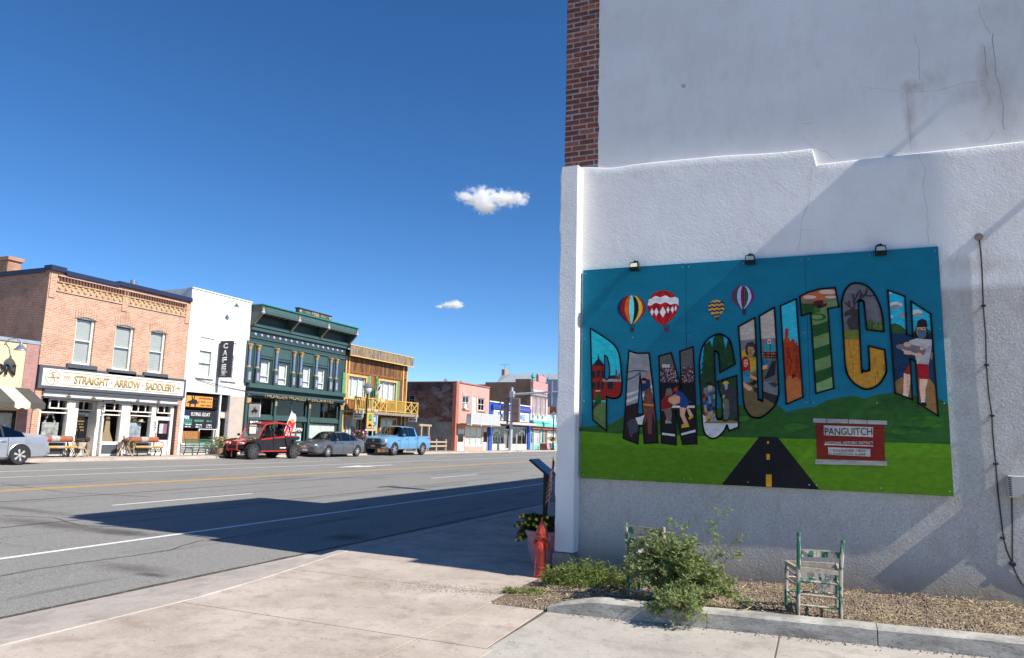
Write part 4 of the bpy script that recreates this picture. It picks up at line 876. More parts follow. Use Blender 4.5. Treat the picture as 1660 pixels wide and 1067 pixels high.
# interpretive panel on a post
IB = onZ(884,838,0); ip = thing('information_panel', 'tilted blue information panel on a black post by the kerb', 'sign', tuple(IB))
BK = paint('powder_black', (.012,.012,.014), .45, .1, 8)
build('post', MB().bev(-.05,.05,-.05,.05,0,1.0,.008), BK, ip); build('base_plate', MB().bev(-.11,.11,-.11,.11,0,.015,.004), BK, ip)
fr = MB(); A0, A1 = Vector((-.29,0,1.27)), Vector((.17,0,.93)); dd = (A1-A0); nn = Vector((-dd.z,0,dd.x)).normalized()
if nn.z < 0: nn = -nn
fr.prism([A0+Vector((0,-.3,0)), A1+Vector((0,-.3,0)), A1+Vector((0,.3,0)), A0+Vector((0,.3,0))], -nn*.04); build('frame', fr, BK, ip, fix=True)
sg = MB(); e = dd*.04; sg.prism([A0+e+Vector((0,-.275,0))+nn*.004, A1-e+Vector((0,-.275,0))+nn*.004, A1-e+Vector((0,.275,0))+nn*.004, A0+e+Vector((0,.275,0))+nn*.004], nn*-.002)
build('sign_face', sg, paint('panel_blue', (.02,.07,.13), .22, .3, 6, obj=True), ip, fix=True)
# weathered ladder back chairs
m_, t, b, N, L = new_mat('chipped_green_wood'); co = coords(t, L, (1,1,.35), kind='obj'); n1 = tex(t, L, 'Noise', 11, co, 6, .7); n2 = tex(t, L, 'Noise', 40, coords(t, L, (1,1,.08), kind='obj'), 4, .6)
wood = mixc(t, L, (.34,.28,.21), (.58,.52,.44), ramp(t, L, n2.outputs[0], [(.35, 0.), (.65, 1.)]))
L(mixc(t, L, wood, (.02,.15,.085), ramp(t, L, n1.outputs[0], [(.5, 0.), (.52, 1.)])), b.inputs['Base Color']); b.inputs['Roughness'].default_value = .75; bump(t, L, b, n1.outputs[0], .3, .004)
GW = MATS['chipped_green_wood']; BW = paint('bare_grey_wood', (.42,.36,.28), .85, .4, 30, obj=True)
def chair(label, loc, rot, lean, hh, slats, broken, wdt=.4):
    c = thing('wooden_chair', label, 'chair', loc, rot); w = wdt/2; dp = .36
    P = lambda x, y, z: Vector((x+lean*z, y, z))
    for sx in (-1, 1):
        hz_ = hh*(1 if sx < 0 else .93 if broken else 1.)
        build('back_post', MB().tube([P(sx*w,0,-.03), P(sx*w,0,.45), P(sx*(w+.01),-.03,hz_-.02), P(sx*(w+.01),-.03,hz_)], [.019,.021,.02,.017], 9), GW if sx < 0 or broken else BW, c, True)
        build('front_leg', MB().tube([P(sx*(w+.05),dp,-.03), P(sx*(w+.05),dp,.46)], [.018,.02], 9), GW, c, True)
        for z in (.14,.27,.36): build('side_rung', MB().tube([P(sx*w,0,z), P(sx*(w+.05),dp,z+.02)], .0105, 7), GW if z != .27 else BW, c, True)
        build('seat_rail', MB().bar(P(sx*w,0,.43), P(sx*(w+.05),dp,.44), .03, .04), BW, c)
    for z in (.1,.2,.33): build('rung', MB().tube([P(-w,0,z), P(w,0,z-(.015 if broken else 0))], .0115, 7), GW if z != .2 else BW, c, True)
    for z in (.16,.3): build('rung', MB().tube([P(-w-.05,dp,z), P(w+.05,dp,z)], .0115, 7), GW, c, True)
    build('seat_rail', MB().bar(P(-w,0,.44), P(w,0,.425), .03, .045), BW, c); build('seat_rail', MB().bar(P(-w-.05,dp,.44), P(w+.05,dp,.44), .03, .045), BW, c)
    for (z, h_) in slats:
        mb = MB(); k = 8
        for i in range(k):
            a_, b_ = -w+2*w*i/k, -w+2*w*(i+1)/k; ca, cb = .03*math.sin(math.pi*i/k), .03*math.sin(math.pi*(i+1)/k)
            y0 = -.02*(z-.45)/.4
            mb.add([P(a_,y0-.006+ca,z),P(b_,y0-.006+cb,z),P(b_,y0-.006+cb,z+h_),P(a_,y0-.006+ca,z+h_),P(a_,y0+.006+ca,z),P(b_,y0+.006+cb,z),P(b_,y0+.006+cb,z+h_),P(a_,y0+.006+ca,z+h_)],[(0,1,2,3),(7,6,5,4),(3,2,6,7),(0,4,5,1),(0,3,7,4),(1,5,6,2)])
        build('back_slat', mb, GW, c); build('slat_edge', MB().bar(P(-w,-.012,z+h_+.004), P(w,-.012,z+h_+.004), .012, .012), BW, c)
    if broken:
        for i, (x, dx, ln) in enumerate(((-.02,.06,.23),(.04,.06,.22),(.1,.06,.2))): build('seat_slat', MB().bar(P(x,.12,.43), P(x+dx,.16,.43-ln), .034, .008, (0,1,0)), paint('slat_white', (.68,.66,.6), .7), c)
        build('seat_slat', MB().bar(P(-.15,.1,.42), P(-.1,.14,.32), .06, .01, (0,1,0)), MATS['slat_white'], c)
    else:
        for i in range(6): build('seat_slat', MB().bar(P(-w+.03+i*.064,.01,.465), P(-w+.02+i*.07,dp,.475), .045, .012), BW, c)
    return c
C1 = onZ(1013,970,.08); chair('old ladder back chair half hidden in the leafy green bush', (C1.x+.225, C1.y, .07), math.radians(-14), 0., .79, ((.685,.07),(.565,.07)), False, .42)
C2 = onZ(1293,996,.1); C2b = onZ(1363,1000,.1)
chair('broken green and bare wood chair frame standing alone on the gravel', ((C2.x+C2b.x)/2, (C2.y+C2b.y)/2, .09), math.radians(12), .045, .8, ((.56,.065),), True, (C2b-C2).length*.97)
# leafy bush around the left chair, spilling over the kerb
bu = thing('leafy_bush', 'bright green leafy weed bush sprawling over the bed kerb and old chair', 'bush', (onZ(1094,985,.1).x, 7.8, .05)); bu.scale = (1.12,1.12,1.1)
fo = MB(); st = MB(); fl = MB(); rng = random.Random(21)
G2 = [c4(c) for c in ((.26,.36,.12),(.34,.45,.17),(.19,.28,.085),(.42,.5,.25),(.29,.4,.15),(.4,.4,.18),(.34,.26,.12))]
for i in range(160):
    a = rng.uniform(0,6.28); R_ = rng.random()**.6
    tip = Vector((R_*math.cos(a)*.62+.02, R_*math.sin(a)*.33-.02, .0)); hgt = (.72-.45*max(0,tip.x)/.6-.0*abs(tip.x))*math.sqrt(max(.06,1-R_*R_*.8))*rng.uniform(.55,1.12)
    tip.z = hgt; b0 = Vector((tip.x*.25, tip.y*.25+.05, .0))
    if i < 22: tip = Vector((rng.uniform(-.5,.55), rng.uniform(-.15,.2), rng.uniform(.62,.93)-.35*max(0, rng.uniform(0,.9)))); 
    if 22 <= i < 60: tip = Vector((rng.uniform(-.2,.32), rng.uniform(-.6,-.35), rng.uniform(-.02,.2)))
    mid = b0.lerp(tip, .5)+Vector((0, 0, .12 if i >= 22 else .05)); q = [b0, b0.lerp(mid,.55)+Vector((0,0,.03)), mid, mid.lerp(tip,.5)+Vector((rng.uniform(-.03,.03),rng.uniform(-.03,.03),.03)), tip]
    st.tube(q, [.004,.0035,.003,.0022,.0012], 4)
    pts = []
    for s_ in range(4):
        for f in (.15,.4,.65,.9): pts.append(q[s_].lerp(q[s_+1], f)+Vector((rng.uniform(-.02,.02),rng.uniform(-.02,.02),rng.uniform(-.015,.02))))
    for k_ in range(5):                                        # side shoots
        s_ = q[2].lerp(q[4], rng.random()); e = s_+Vector((rng.uniform(-.11,.11), rng.uniform(-.11,.11), rng.uniform(-.02,.1))); st.tube([s_, e], .0014, 3); pts += [s_.lerp(e, f) for f in (.35,.6,.8,1)]
    leaves(fo, pts[3:], .03, rng, G2, 4, .7, .45)
    if rng.random() < .16:
        for _ in range(5): c = tip+Vector((rng.uniform(-.012,.012),rng.uniform(-.012,.012),rng.uniform(-.012,.012))); fl.col = c4((.25,.1,.4)); leaves(fl, [c], .014, rng, [c4((.25,.1,.42)), c4((.35,.18,.5))])
build('stems', st, paint('stem_pale', (.16,.2,.07)), bu); build('foliage', fo, LEAF, bu); build('blossoms', fl, FLATCOL, bu)
# low weeds at the foot of the pilaster
def weed_clump(label, c, rx, ry, n, h, seed):
    rg = random.Random(seed); w = thing('weed_clump', label, 'weeds', c, 0, None); fo = MB(); st = MB()
    for i in range(n):
        a = rg.uniform(0,6.28); R_ = math.sqrt(rg.random()); b0 = Vector((R_*math.cos(a)*rx, R_*math.sin(a)*ry, 0)); hh = h*(1-.55*R_*R_)*rg.uniform(.5,1.2)
        tip = b0+Vector((rg.uniform(-.07,.07), rg.uniform(-.09,.03), hh)); mid = b0.lerp(tip,.5)+Vector((rg.uniform(-.02,.02),0,.01)); st.tube([b0,mid,tip], [.0028,.002,.001], 3)
        leaves(fo, [b0.lerp(mid,.4), b0.lerp(mid,.8), mid.lerp(tip,.2), mid.lerp(tip,.5), mid.lerp(tip,.8), tip], .036, rg, [c4(x) for x in ((.22,.3,.07),(.3,.36,.1),(.15,.22,.055),(.38,.38,.15))], 3, 1., .35)
    build('stems', st, MATS['stem_pale'], w); build('foliage', fo, LEAF, w); return w
q = onZ(935,958,.02); weed_clump('low spreading green weeds at the foot of the white pilaster', (q.x+.1, q.y+.22, .01), .6, .3, 420, .3, 3)
q = onZ(850,967,0); weed_clump('sparse small weeds growing in the pavement crack near the hydrant', (q.x, q.y+.1, .0), .32, .12, 34, .07, 4)
# straw, twigs and pebbles nobody could count
def bedz(x, y):
    e = min(1, max(0, (x+3.2)/.9)); return (.05+.09*(y-7.5)/1.9)*e+.035*noise.noise((x*1.7, y*1.7, 2))*e+.02
rg = random.Random(8); sw = MB()
for i in range(7500):
    x = rg.uniform(-2.9,4.5); y = rg.uniform(yk(x)+.2, 9.36); dens = noise.noise((x*1.1, y*1.6, 9))+.35*(x > 1.0)+.25*(y > 8.9)-.1+(.4 if x < -1.6 else 0)
    if rg.random() > .25+dens: continue
    a = rg.uniform(0,3.14); ln = rg.uniform(.03,.12); z = bedz(x,y)+rg.uniform(0,.03); d = Vector((math.cos(a)*ln, math.sin(a)*ln*.7, rg.uniform(-.015,.025))); w = rg.uniform(.0015,.0035)
    p = Vector((x,y,z)); u = Vector((-d.y,d.x,0)).normalized()*w; sw.col = c4(rg.choice([(.62,.48,.26),(.72,.58,.34),(.45,.33,.18),(.55,.45,.3)])); sw.add([p-u,p+u,p+d+u,p+d-u],[(0,1,2,3)]); 
    if rg.random() < .5: v_ = Vector((0,0,w)); sw.add([p-v_,p+v_,p+d+v_,p+d-v_],[(0,1,2,3)])
o = build('dry_straw', sw, FLATCOL); tag(o, 'pale dry straw littering the gravel planting bed', 'straw'); o['kind'] = 'stuff'
pb = MB()
def pebble(p, r, c):
    pb.col = c4(c); v = []
    for d in ((1,0,0),(-1,0,0),(0,1,0),(0,-1,0),(0,0,1),(0,0,-.3)): v.append((p[0]+d[0]*r*rg.uniform(.7,1.3), p[1]+d[1]*r*rg.uniform(.7,1.3), p[2]+d[2]*r*.7))
    pb.add(v, [(0,2,4),(2,1,4),(1,3,4),(3,0,4),(2,0,5),(1,2,5),(3,1,5),(0,3,5)])
for i in range(5200):
    x = rg.uniform(-2.9,4.5); y = rg.uniform(yk(x)+.2, 9.36); pebble((x,y,bedz(x,y)-.008), rg.uniform(.006,.017), rg.choice([(.2,.15,.11),(.3,.24,.18),(.12,.085,.06),(.42,.35,.28)]))
sp_ = onZ(740,955,0)
for i in range(1500):
    u, v = rg.gauss(0,1), rg.gauss(0,1); x, y = sp_.x+.55*u+.35*v*.4+.15, sp_.y+.16*v+.05*u
    if x > -3.0: continue
    pebble((x,y,.001), rg.uniform(.003,.0075), rg.choice([(.2,.165,.135),(.3,.25,.2),(.15,.12,.1)]))
for i in range(900): pebble((rg.uniform(-6,3), rg.uniform(4.0,7.3), .001), rg.uniform(.002,.007), rg.choice([(.2,.17,.14),(.5,.46,.42),(.1,.09,.08)]))
for i in range(500): x = rg.uniform(-2.4,3); pebble((x, yk(x)-abs(rg.gauss(0,.07))-.005, .0), rg.uniform(.003,.012), rg.choice([(.22,.18,.14),(.34,.29,.24),(.12,.1,.08)]))
for i in range(420): y = rg.uniform(4.4,9.4); pebble((-7.33+abs(rg.gauss(0,.05))*-1, y, -.117), rg.uniform(.004,.012), rg.choice([(.22,.18,.14),(.3,.27,.24),(.1,.09,.08)]))
o = build('loose_gravel', pb, FLATCOL); tag(o, 'loose pebbles and grit scattered over the bed and pavement', 'gravel'); o['kind'] = 'stuff'
# utility box and black cables on the wall
CB = paint('cable_black', (.012,.012,.013), .5)
b0 = onY(1633,771,WY-.09); b1 = onY(1662,808,WY-.09)
ub = thing('utility_box', 'small beige louvred utility box fixed to the white wall', 'utility box', (b0.x, WY, b1.z))
wbx = .34; hb = b0.z-b1.z; UB = paint('box_beige', (.5,.5,.44), .5, .1, 5)
build('housing', MB().bev(0,wbx,-.09,0,0,hb,.008), UB, ub); build('lid', MB().bev(.03,wbx-.004,-.1,-.088,.004,hb-.004,.004), UB, ub)
for i in range(9): build('louvre', MB().box(.004,.024,-.097,-.088,.02+i*hb/10,.032+i*hb/10), CB, ub)
build('maker_plate', MB().box(.12,.26,-.1025,-.1,.015,.045), paint('plate_blue', (.2,.3,.45), .4), ub)
cb = thing('wall_cable', 'thin black cable clipped down the white wall from a conduit hole', 'cable', tuple(onY(1587,384,WY-.01)))
CO = onY(1587,384,WY-.01)
pth = [(1587,384),(1590,410),(1592,440),(1594,496),(1598,545),(1599,592),(1603,640),(1608,674),(1609,700),(1614,752),(1618,800),(1624,850),(1627,875),(1634,898),(1641,914),(1650,936),(1664,955),(1680,966)]
build('cable', MB().tube([onY(x,y,WY-.014)-CO for x,y in pth], .0075, 6), CB, cb, True)
for (x, y) in ((1594,496),(1599,592),(1608,674),(1614,752),(1625,872)): build('clip', MB().bev(-.022,.022,-.025,.012,-.011,.011,.004), CB, cb, loc=onY(x,y,WY)-CO)
build('conduit_boss', MB().lathe([(.045,.01),(.04,-.012),(.02,-.03),(.012,-.03)], (0,0,0), 12, 'y'), paint('boss_tan', (.35,.27,.2), .9, .4, 30), cb)
c2 = thing('box_cable', 'short black cable dropping from the beige utility box', 'cable', tuple(onY(1640,808,WY-.02))); C2O = onY(1640,808,WY-.02)
build('cable', MB().tube([onY(x,y,WY-.016)-C2O for x,y in ((1640,806),(1641,850),(1641,912),(1644,924),(1656,946),(1670,957),(1690,968))], .0075, 6), CB, c2, True); build('clip', MB().bev(-.03,.03,-.03,.012,-.02,.02,.006), CB, c2, loc=onY(1641,914,WY)-C2O)
# ------------------------------------------------------------------ far row of shops
Z1 = T(0,400,2.886); Z2 = T(40,580,5.615); Z3 = T(200,430,3.232); Z4 = T(380,480,3.81); Z4c = T(400,490,9.7); Z4s = T(385,600,7.623); Z5 = T(545,555,9.7); Z5b = T(545,640,10.16); Z6 = T(730,610,8.21); Z7 = T(790,590,7.117); Z8 = T(0,540,4.64)
class Bld:
    def __init__(s, name, label, y0, cat='building', group=None, X=XF):
        s.o = Vector((X, y0, FZ)); s.e = thing(name, label, cat, tuple(s.o), 0, group); s.X = X
    def put(s, name, mb, mat, parent=None, off=None, **k):
        o_ = s.o if parent is None else Vector((0,0,0))
        mb.v = [tuple(Vector(v)-s.o) for v in mb.v]; return build(name, mb, mat, parent or s.e, **k)
    def bx(s, name, mat, r, out=.05, inn=0., parent=None, b=0, X=None):   # r=(y0,z0,y1,z1)
        X = s.X if X is None else X; mb = MB()
        (mb.bev if b else mb.box)(X-inn, X+out, min(r[0],r[2]), max(r[0],r[2]), min(r[1],r[3]), max(r[1],r[3]), *([b] if b else []))
        return s.put(name, mb, mat, parent)
    def wall(s, name, mat, r, holes, depth=.25, X=None):
        X = s.X if X is None else X; mb = MB(); y0, z0, y1, z1 = r
        ys = sorted({y0,y1,*[h[0] for h in holes],*[h[2] for h in holes]}); zs = sorted({z0,z1,*[h[1] for h in holes],*[h[3] for h in holes]})
        ys = [y for y in ys if y0 <= y <= y1]; zs = [z for z in zs if z0 <= z <= z1]
        inh = lambda y, z: any(h[0] < y < h[2] and h[1] < z < h[3] for h in holes)
        for a, b in zip(ys, ys[1:]):
            for c, d in zip(zs, zs[1:]):
                if not inh((a+b)/2, (c+d)/2): mb.poly([(X,a,c),(X,b,c),(X,b,d),(X,a,d)])
        for h in holes:
            a, c, b, d = max(h[0],y0), max(h[1],z0), min(h[2],y1), min(h[3],z1); D = X-depth
            for q in (((a,c),(a,d)),((b,d),(b,c)),((a,d),(b,d)),((b,c),(a,c))):
                (p1, q1), (p2, q2) = q; mb.poly([(X,p1,q1),(X,p2,q2),(D,p2,q2),(D,p1,q1)])
        return s.put(name, mb, mat, None)
    def shell(s, r, mat_l, mat_r, depth=18, roofz=None, mat_roof=None, front=.3):
        y0, z0, y1, z1 = r; rz_ = roofz or z1-.5; X = s.X
        s.put('side_wall', MB().box(X-depth, X-.002, y0, y0+.25, z0, z1), mat_l); s.put('side_wall', MB().box(X-depth, X-.002, y1-.25, y1, z0, z1), mat_r)
        s.put('rear_wall', MB().box(X-depth-.2, X-depth, y0, y1, z0, z1), mat_r); s.put('roof', MB().box(X-depth, X-.3, y0+.25, y1-.25, rz_-.2, rz_), mat_roof or A['roof_grey'])
    def room(s, r, depth=4):                                # dim shop interior behind the panes
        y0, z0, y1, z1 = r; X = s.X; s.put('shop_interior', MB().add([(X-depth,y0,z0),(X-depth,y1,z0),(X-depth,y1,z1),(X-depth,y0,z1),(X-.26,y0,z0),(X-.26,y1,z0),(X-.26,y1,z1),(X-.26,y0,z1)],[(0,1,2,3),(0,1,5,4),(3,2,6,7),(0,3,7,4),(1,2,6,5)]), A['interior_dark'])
    def window(s, r, fr, frame, inn=.12, cols_=1, rows=2, blind=None, name='window', glass=GLASS, X=None, bars=.05, split=None):
        X = s.X if X is None else X; y0, z0, y1, z1 = r; f = fr
        w = MB(); w.box(X-inn-.05, X-inn+.04, y0, y0+f, z0, z1); w.box(X-inn-.05, X-inn+.04, y1-f, y1, z0, z1); w.box(X-inn-.05, X-inn+.04, y0+f, y1-f, z1-f, z1); w.box(X-inn-.05, X-inn+.04, y0+f, y1-f, z0, z0+f)
        for i in range(1, cols_): y = y0+(y1-y0)*i/cols_; w.box(X-inn-.04, X-inn+.03, y-bars/2, y+bars/2, z0+f, z1-f)
        wo = s.put(name, w, frame)
        zc = [z0]+[z0+(z1-z0)*((split if split and rows == 2 else i/rows)) for i in range(1, rows)]+[z1]
        for i in range(1, rows): s.put('meeting_rail', MB().box(X-inn-.03, X-inn+.045, y0+f, y1-f, zc[i]-bars/2, zc[i]+bars/2), frame, wo)
        for i in range(cols_):
            for j in range(rows):
                a = y0+(y1-y0)*i/cols_+(f if i == 0 else bars/2); b_ = y0+(y1-y0)*(i+1)/cols_-(f if i == cols_-1 else bars/2)
                s.put('pane', MB().poly([(X-inn-.01+.012*(j == rows-1),a,zc[j]),(X-inn-.01+.012*(j == rows-1),b_,zc[j]),(X-inn-.01+.012*(j == rows-1),b_,zc[j+1]),(X-inn-.01+.012*(j == rows-1),a,zc[j+1])]), glass, wo)
        if blind == 'slats':
            n = int((z1-z0-2*f)/.085); sl = MB()
            for i in range(n): z = z0+f+.02+i*.085; sl.add([(X-inn-.09,y0+f,z),(X-inn-.09,y1-f,z),(X-inn-.06,y1-f,z+.078),(X-inn-.06,y0+f,z+.078)],[(0,1,2,3)])
            k = s.put('blind', sl, A['blind_white'], wo); k['kind'] = 'stuff'
        elif blind: s.put('blind', MB().box(X-inn-.1, X-inn-.08, y0+f, y1-f, z0+f, z1-f), blind, wo)
        return wo
def R_(tf, a, b, c, d, X=XF): (x0, y0), (x1, y1) = tf([(a,b),(c,d)]); return pr(x0, y0, x1, y1, X)
def grow(r, a, b=None): b = a if b is None else b; return (r[0]-a, r[1]-b, r[2]+a, r[3]+b)
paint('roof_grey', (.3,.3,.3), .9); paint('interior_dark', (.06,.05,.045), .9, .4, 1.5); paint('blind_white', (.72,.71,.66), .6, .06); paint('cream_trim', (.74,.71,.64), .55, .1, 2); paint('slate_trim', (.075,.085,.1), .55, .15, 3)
paint('white_paint', (.72,.71,.68), .6, .08, 2); paint('gold_paint', (.42,.29,.1), .45, .15, 5); paint('iron_black', (.015,.015,.017), .5); paint('curtain_white', (.68,.68,.66), .8, .15, 6); paint('navy_trim', (.016,.022,.06), .5)
# --- tan corner of the first shop with striped awning
b0 = Bld('tan_shop', 'low tan and purple brick shop with a striped awning', onX(0,700,XF).y-8)
yA, yB_ = b0.o.y, R_(Z8,0,0,300,90)[2]; zt = R_(Z8,0,50,300,90)[1]
pur = brick_mat('brick_purple', (.33,.17,.15), (.4,.22,.19), (.42,.27,.24), 'yz', dirt=.15)
ws = R_(Z8,-300,565,120,760); b0.wall('wall', paint('stucco_tan', (.66,.52,.34), .85, .1, 2, bmp=.2), (yA, FZ-.1, R_(Z8,200,100,180,300)[0], zt), [(ws[0],FZ+.35,ws[2],ws[3])]); b0.room((yA+.3,FZ,yB_-.3,3.2))
b0.bx('brick_pier', pur, (R_(Z8,200,100,180,300)[0]+.002, FZ-.1, yB_-.01, zt), .03, .3); b0.bx('coping', paint('coping_lead', (.3,.34,.4), .5), (yA, zt, yB_-.01, zt+.16), .06, .35)
b0.shell((yA, FZ-.2, yB_-.02, zt), pur, pur, 14); b0.window((ws[0],FZ+.35,ws[2],ws[3]), .12, A['iron_black'], .15, 3, 1, blind=A['curtain_white'])
text('lettering', 'ON', A['iron_black'], b0.e, onX(*Z8([(28,273)])[0],XF+.05)-b0.o, (0,1,0), (0,0,1), .5, .05, .03)
lr = Z8([(30,85),(95,60)]); q = onX(*Z8([(32,88)])[0],XF)-b0.o; lampg = MATS.get('galv_lamp') or paint('galv_lamp', (.35,.37,.42), .35, .1, 4, metal=.7)
def gooseneck(b, at, out, drop, mat, sc_=1.):
    g = b.put('gooseneck_lamp', MB().tube([at, at+Vector((out*.3,.05,.25*sc_)), at+Vector((out*.7,.2,.3*sc_)), at+Vector((out,.3,.1*sc_))], .025*sc_, 6).lathe([(.05*sc_,0),(.07*sc_,-.1*sc_),(.26*sc_,-.32*sc_),(.28*sc_,-.36*sc_),(.24*sc_,-.36*sc_)], at+Vector((out,.3,.12*sc_)), 14), mat); return g
gooseneck(b0, q+b0.o, .7, .3, lampg)
aw = thing('striped_awning', 'black and cream striped fabric awning with a scalloped edge', 'awning', (XF, yA, 0)); r = R_(Z8,0,400,300,555)
z1_, z0_ = r[3], onX(*Z8([(300,530)])[0],XF+1.3).z; yR = yB_-.25; n = 26; AW = [paint('awning_dark', (.07,.065,.055), .8, .1), paint('awning_cream', (.66,.57,.45), .8, .1)]
for i in range(n):
    a, b = yA+(yR-yA)*i/n-yA, yA+(yR-yA)*(i+1)/n-yA; c = 0 if i % 4 < 2 else (1 if i % 4 == 2 else 1); c = [0,0,1,1][i % 4]
    mb = MB(); mb.poly([(0,a,z1_),(0,b,z1_),(1.3,b,z0_),(1.3,a,z0_)]); mb.poly([(1.3,a,z0_),(1.3,b,z0_),(1.3,b,z0_-.22),(1.3,(a+b)/2,z0_-.3),(1.3,a,z0_-.22)]); build('stripe', mb, AW[c], aw)
build('end_flap', MB().poly([(0,yR-yA,z1_),(1.3,yR-yA,z0_),(1.3,yR-yA,z0_-.25),(0,yR-yA,z0_-.05)]), AW[0], aw)
# --- saddlery
y0, y1 = R_(Z1,235,110,300,200)[0], onX(310,490,XF).y; zt = onX(200,465,XF).z
bs1 = Bld('brick_saddlery', 'two storey orange brick saddlery with blue coping and a cream shop sign', y0)
obr = brick_mat('brick_orange', (.4,.2,.125), (.53,.3,.195), (.58,.47,.37), 'yz', dirt=.22); obs = brick_mat('brick_orange_side', (.36,.16,.1), (.46,.23,.14), (.45,.36,.29), 'xz', dirt=.3)
wins = [pr(125.4,512,147,593), pr(189,524.5,211,602), pr(245.5,534,263.4,606.4)]
sf = (R_(Z2,140,450,300,500)[0], FZ, R_(Z2,1300,450,1362,880)[2], R_(Z2,165,305,1380,425)[1]-.05)
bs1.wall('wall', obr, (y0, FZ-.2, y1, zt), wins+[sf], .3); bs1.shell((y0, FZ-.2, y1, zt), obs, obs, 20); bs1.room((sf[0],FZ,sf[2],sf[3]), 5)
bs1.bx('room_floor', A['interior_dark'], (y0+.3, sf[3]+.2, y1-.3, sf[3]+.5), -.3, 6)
for i, r in enumerate(wins):
    bs1.window(r, .11, A['cream_trim'], .16, 1, 2, 'slats'); bs1.bx('sill', A['slate_trim'], (r[0]-.3, r[1]-.3, r[2]+.3, r[1]-.005), .14, 0, None, .02)
    arch = MB(); k = 9
    for j in range(k):                                       # arched header of upright bricks
        a = r[0]-.12+(r[2]-r[0]+.24)*j/k; b = r[0]-.12+(r[2]-r[0]+.24)*(j+1)/k; h = .16*math.sin(math.pi*(j+.5)/k); arch.box(XF-.02, XF+.035, a+.006, b-.006, r[3]-.14+h*.8, r[3]+.3+h)
    k_ = bs1.put('window_arch', arch, obr); k_['kind'] = 'stuff'
    bs1.bx('arch_filler', A['cream_trim'], (r[0], r[3]-.1, r[2], r[3]+.06), -.05, .2)
for (a, b, dz) in ((y0-.06,y0+.75,.12),(y0+.75,(y0+y1)/2-.6,0),((y0+y1)/2-.6,y1-.02,.1)): bs1.bx('coping', A['navy_trim'], (a, zt+dz-.12, b-.004, zt+.14+dz), .16, .4, None, .02)
bs1.put('coping', MB().bev(XF-20, XF-.41, y0-.08, y0+.35, zt-.1, zt+.14, .02), A['navy_trim'])
cor = MB(); cor2 = MB(); yl = paint('brick_yellow', (.5,.36,.13), .9); dkb = paint('brick_dark', (.13,.06,.04), .9)
n = 46
for i in range(n):
    y = y0+.5+(y1-y0-.9)*i/n
    cor.box(XF, XF+.09, y, y+.1, zt-.42, zt-.2)
    if i % 2: cor2.box(XF, XF+.06, y, y+.12, zt-.62, zt-.52)
    else: cor2.box(XF, XF+.06, y, y+.12, zt-.8, zt-.7)
k = bs1.put('corbel_row', cor, dkb); k['kind'] = 'stuff'; k = bs1.put('corbel_pattern', cor2, yl); k['kind'] = 'stuff'
for (za, zb_, o) in ((zt-.2,zt-.12,.1),(zt-.5,zt-.44,.07),(zt-.95,zt-.88,.06)): bs1.bx('brick_band', obr, (y0+.4,za,y1-.35,zb_), o)
for y in (y0+.05, (y0+y1)/2-.25, y1-.35): bs1.bx('brick_pilaster', obr, (y, zt-1.3, y+.33, zt-.125), .05)
chm = MB().bev(XF-2.2, XF-1.4, y0-.0, y0+.55, zt-.3, zt+.95, .02); chp = onX(20,440,XF-1.8)
ck = bs1.put('chimney', MB().bev(XF-4.2, XF-3.3, y0+.02, y0+.7, zt-.3, zt+.75, .02).bev(XF-4.3, XF-3.2, y0-.05, y0+.78, zt+.75, zt+.95, .02), obs)
bs1.put('roof_vent', MB().tube([(XF-2.5,y1-2.0,zt-.6),(XF-2.5,y1-2.0,zt+1.05)], .17, 12), lampg, smooth=True)
sgr = R_(Z2,125,62,1440,372); fr_ = bs1.bx('sign_board', A['slate_trim'], sgr, .14); inner = grow(sgr, -.16, -.14); bs1.bx('sign_face', A['cream_trim'], inner, .16, -.1, fr_)
text('sign_lettering', 'STRAIGHT · ARROW · SADDLERY', A['gold_paint'], bs1.e, Vector((XF+.17,(inner[0]*.44+inner[2]*.56),(inner[1]+inner[3])/2-.01))-bs1.o, (0,1,0), (0,0,1), .42, .012, .03, (inner[2]-inner[0])*.74)
zc = (inner[1]+inner[3])/2
for z in (zc+.3, zc-.31): bs1.bx('sign_rule', A['gold_paint'], (inner[0]+1.0, z-.018, inner[2]-.3, z+.018), .17, -.15, fr_)
lg = MB(); n = 28; cy_, rr = inner[0]+.5, .37
for i in range(n): a, b = 6.2832*i/n, 6.2832*(i+1)/n; lg.add([(XF+.172,cy_+rr*math.cos(a),zc+rr*math.sin(a)),(XF+.172,cy_+rr*math.cos(b),zc+rr*math.sin(b)),(XF+.172,cy_+(rr-.03)*math.cos(b),zc+(rr-.03)*math.sin(b)),(XF+.172,cy_+(rr-.03)*math.cos(a),zc+(rr-.03)*math.sin(a))],[(0,1,2,3)])
for seg in (((-.3,0),(.3,0)),((-.12,-.2),(0,.1)),((0,.1),(.12,-.2)),((.1,.22),(-.02,.26)),((-.02,.26),(-.08,.18)),((-.08,.18),(.06,.1)),((.22,.07),(.3,0)),((.22,-.07),(.3,0))): lg.bar((XF+.172,cy_+seg[0][0],zc+seg[0][1]),(XF+.172,cy_+seg[1][0],zc+seg[1][1]),.03,.03)
bs1.put('sign_emblem', lg, A['gold_paint'], fr_)
ya = inner[0]+1.02; ar = MB()
for i in range(4): y = ya+i*.09; ar.poly([(XF+.172,y,zc+.13),(XF+.172,y+.05,zc+.13),(XF+.172,y+.13,zc),(XF+.172,y+.05,zc-.13),(XF+.172,y,zc-.13),(XF+.172,y+.08,zc)])
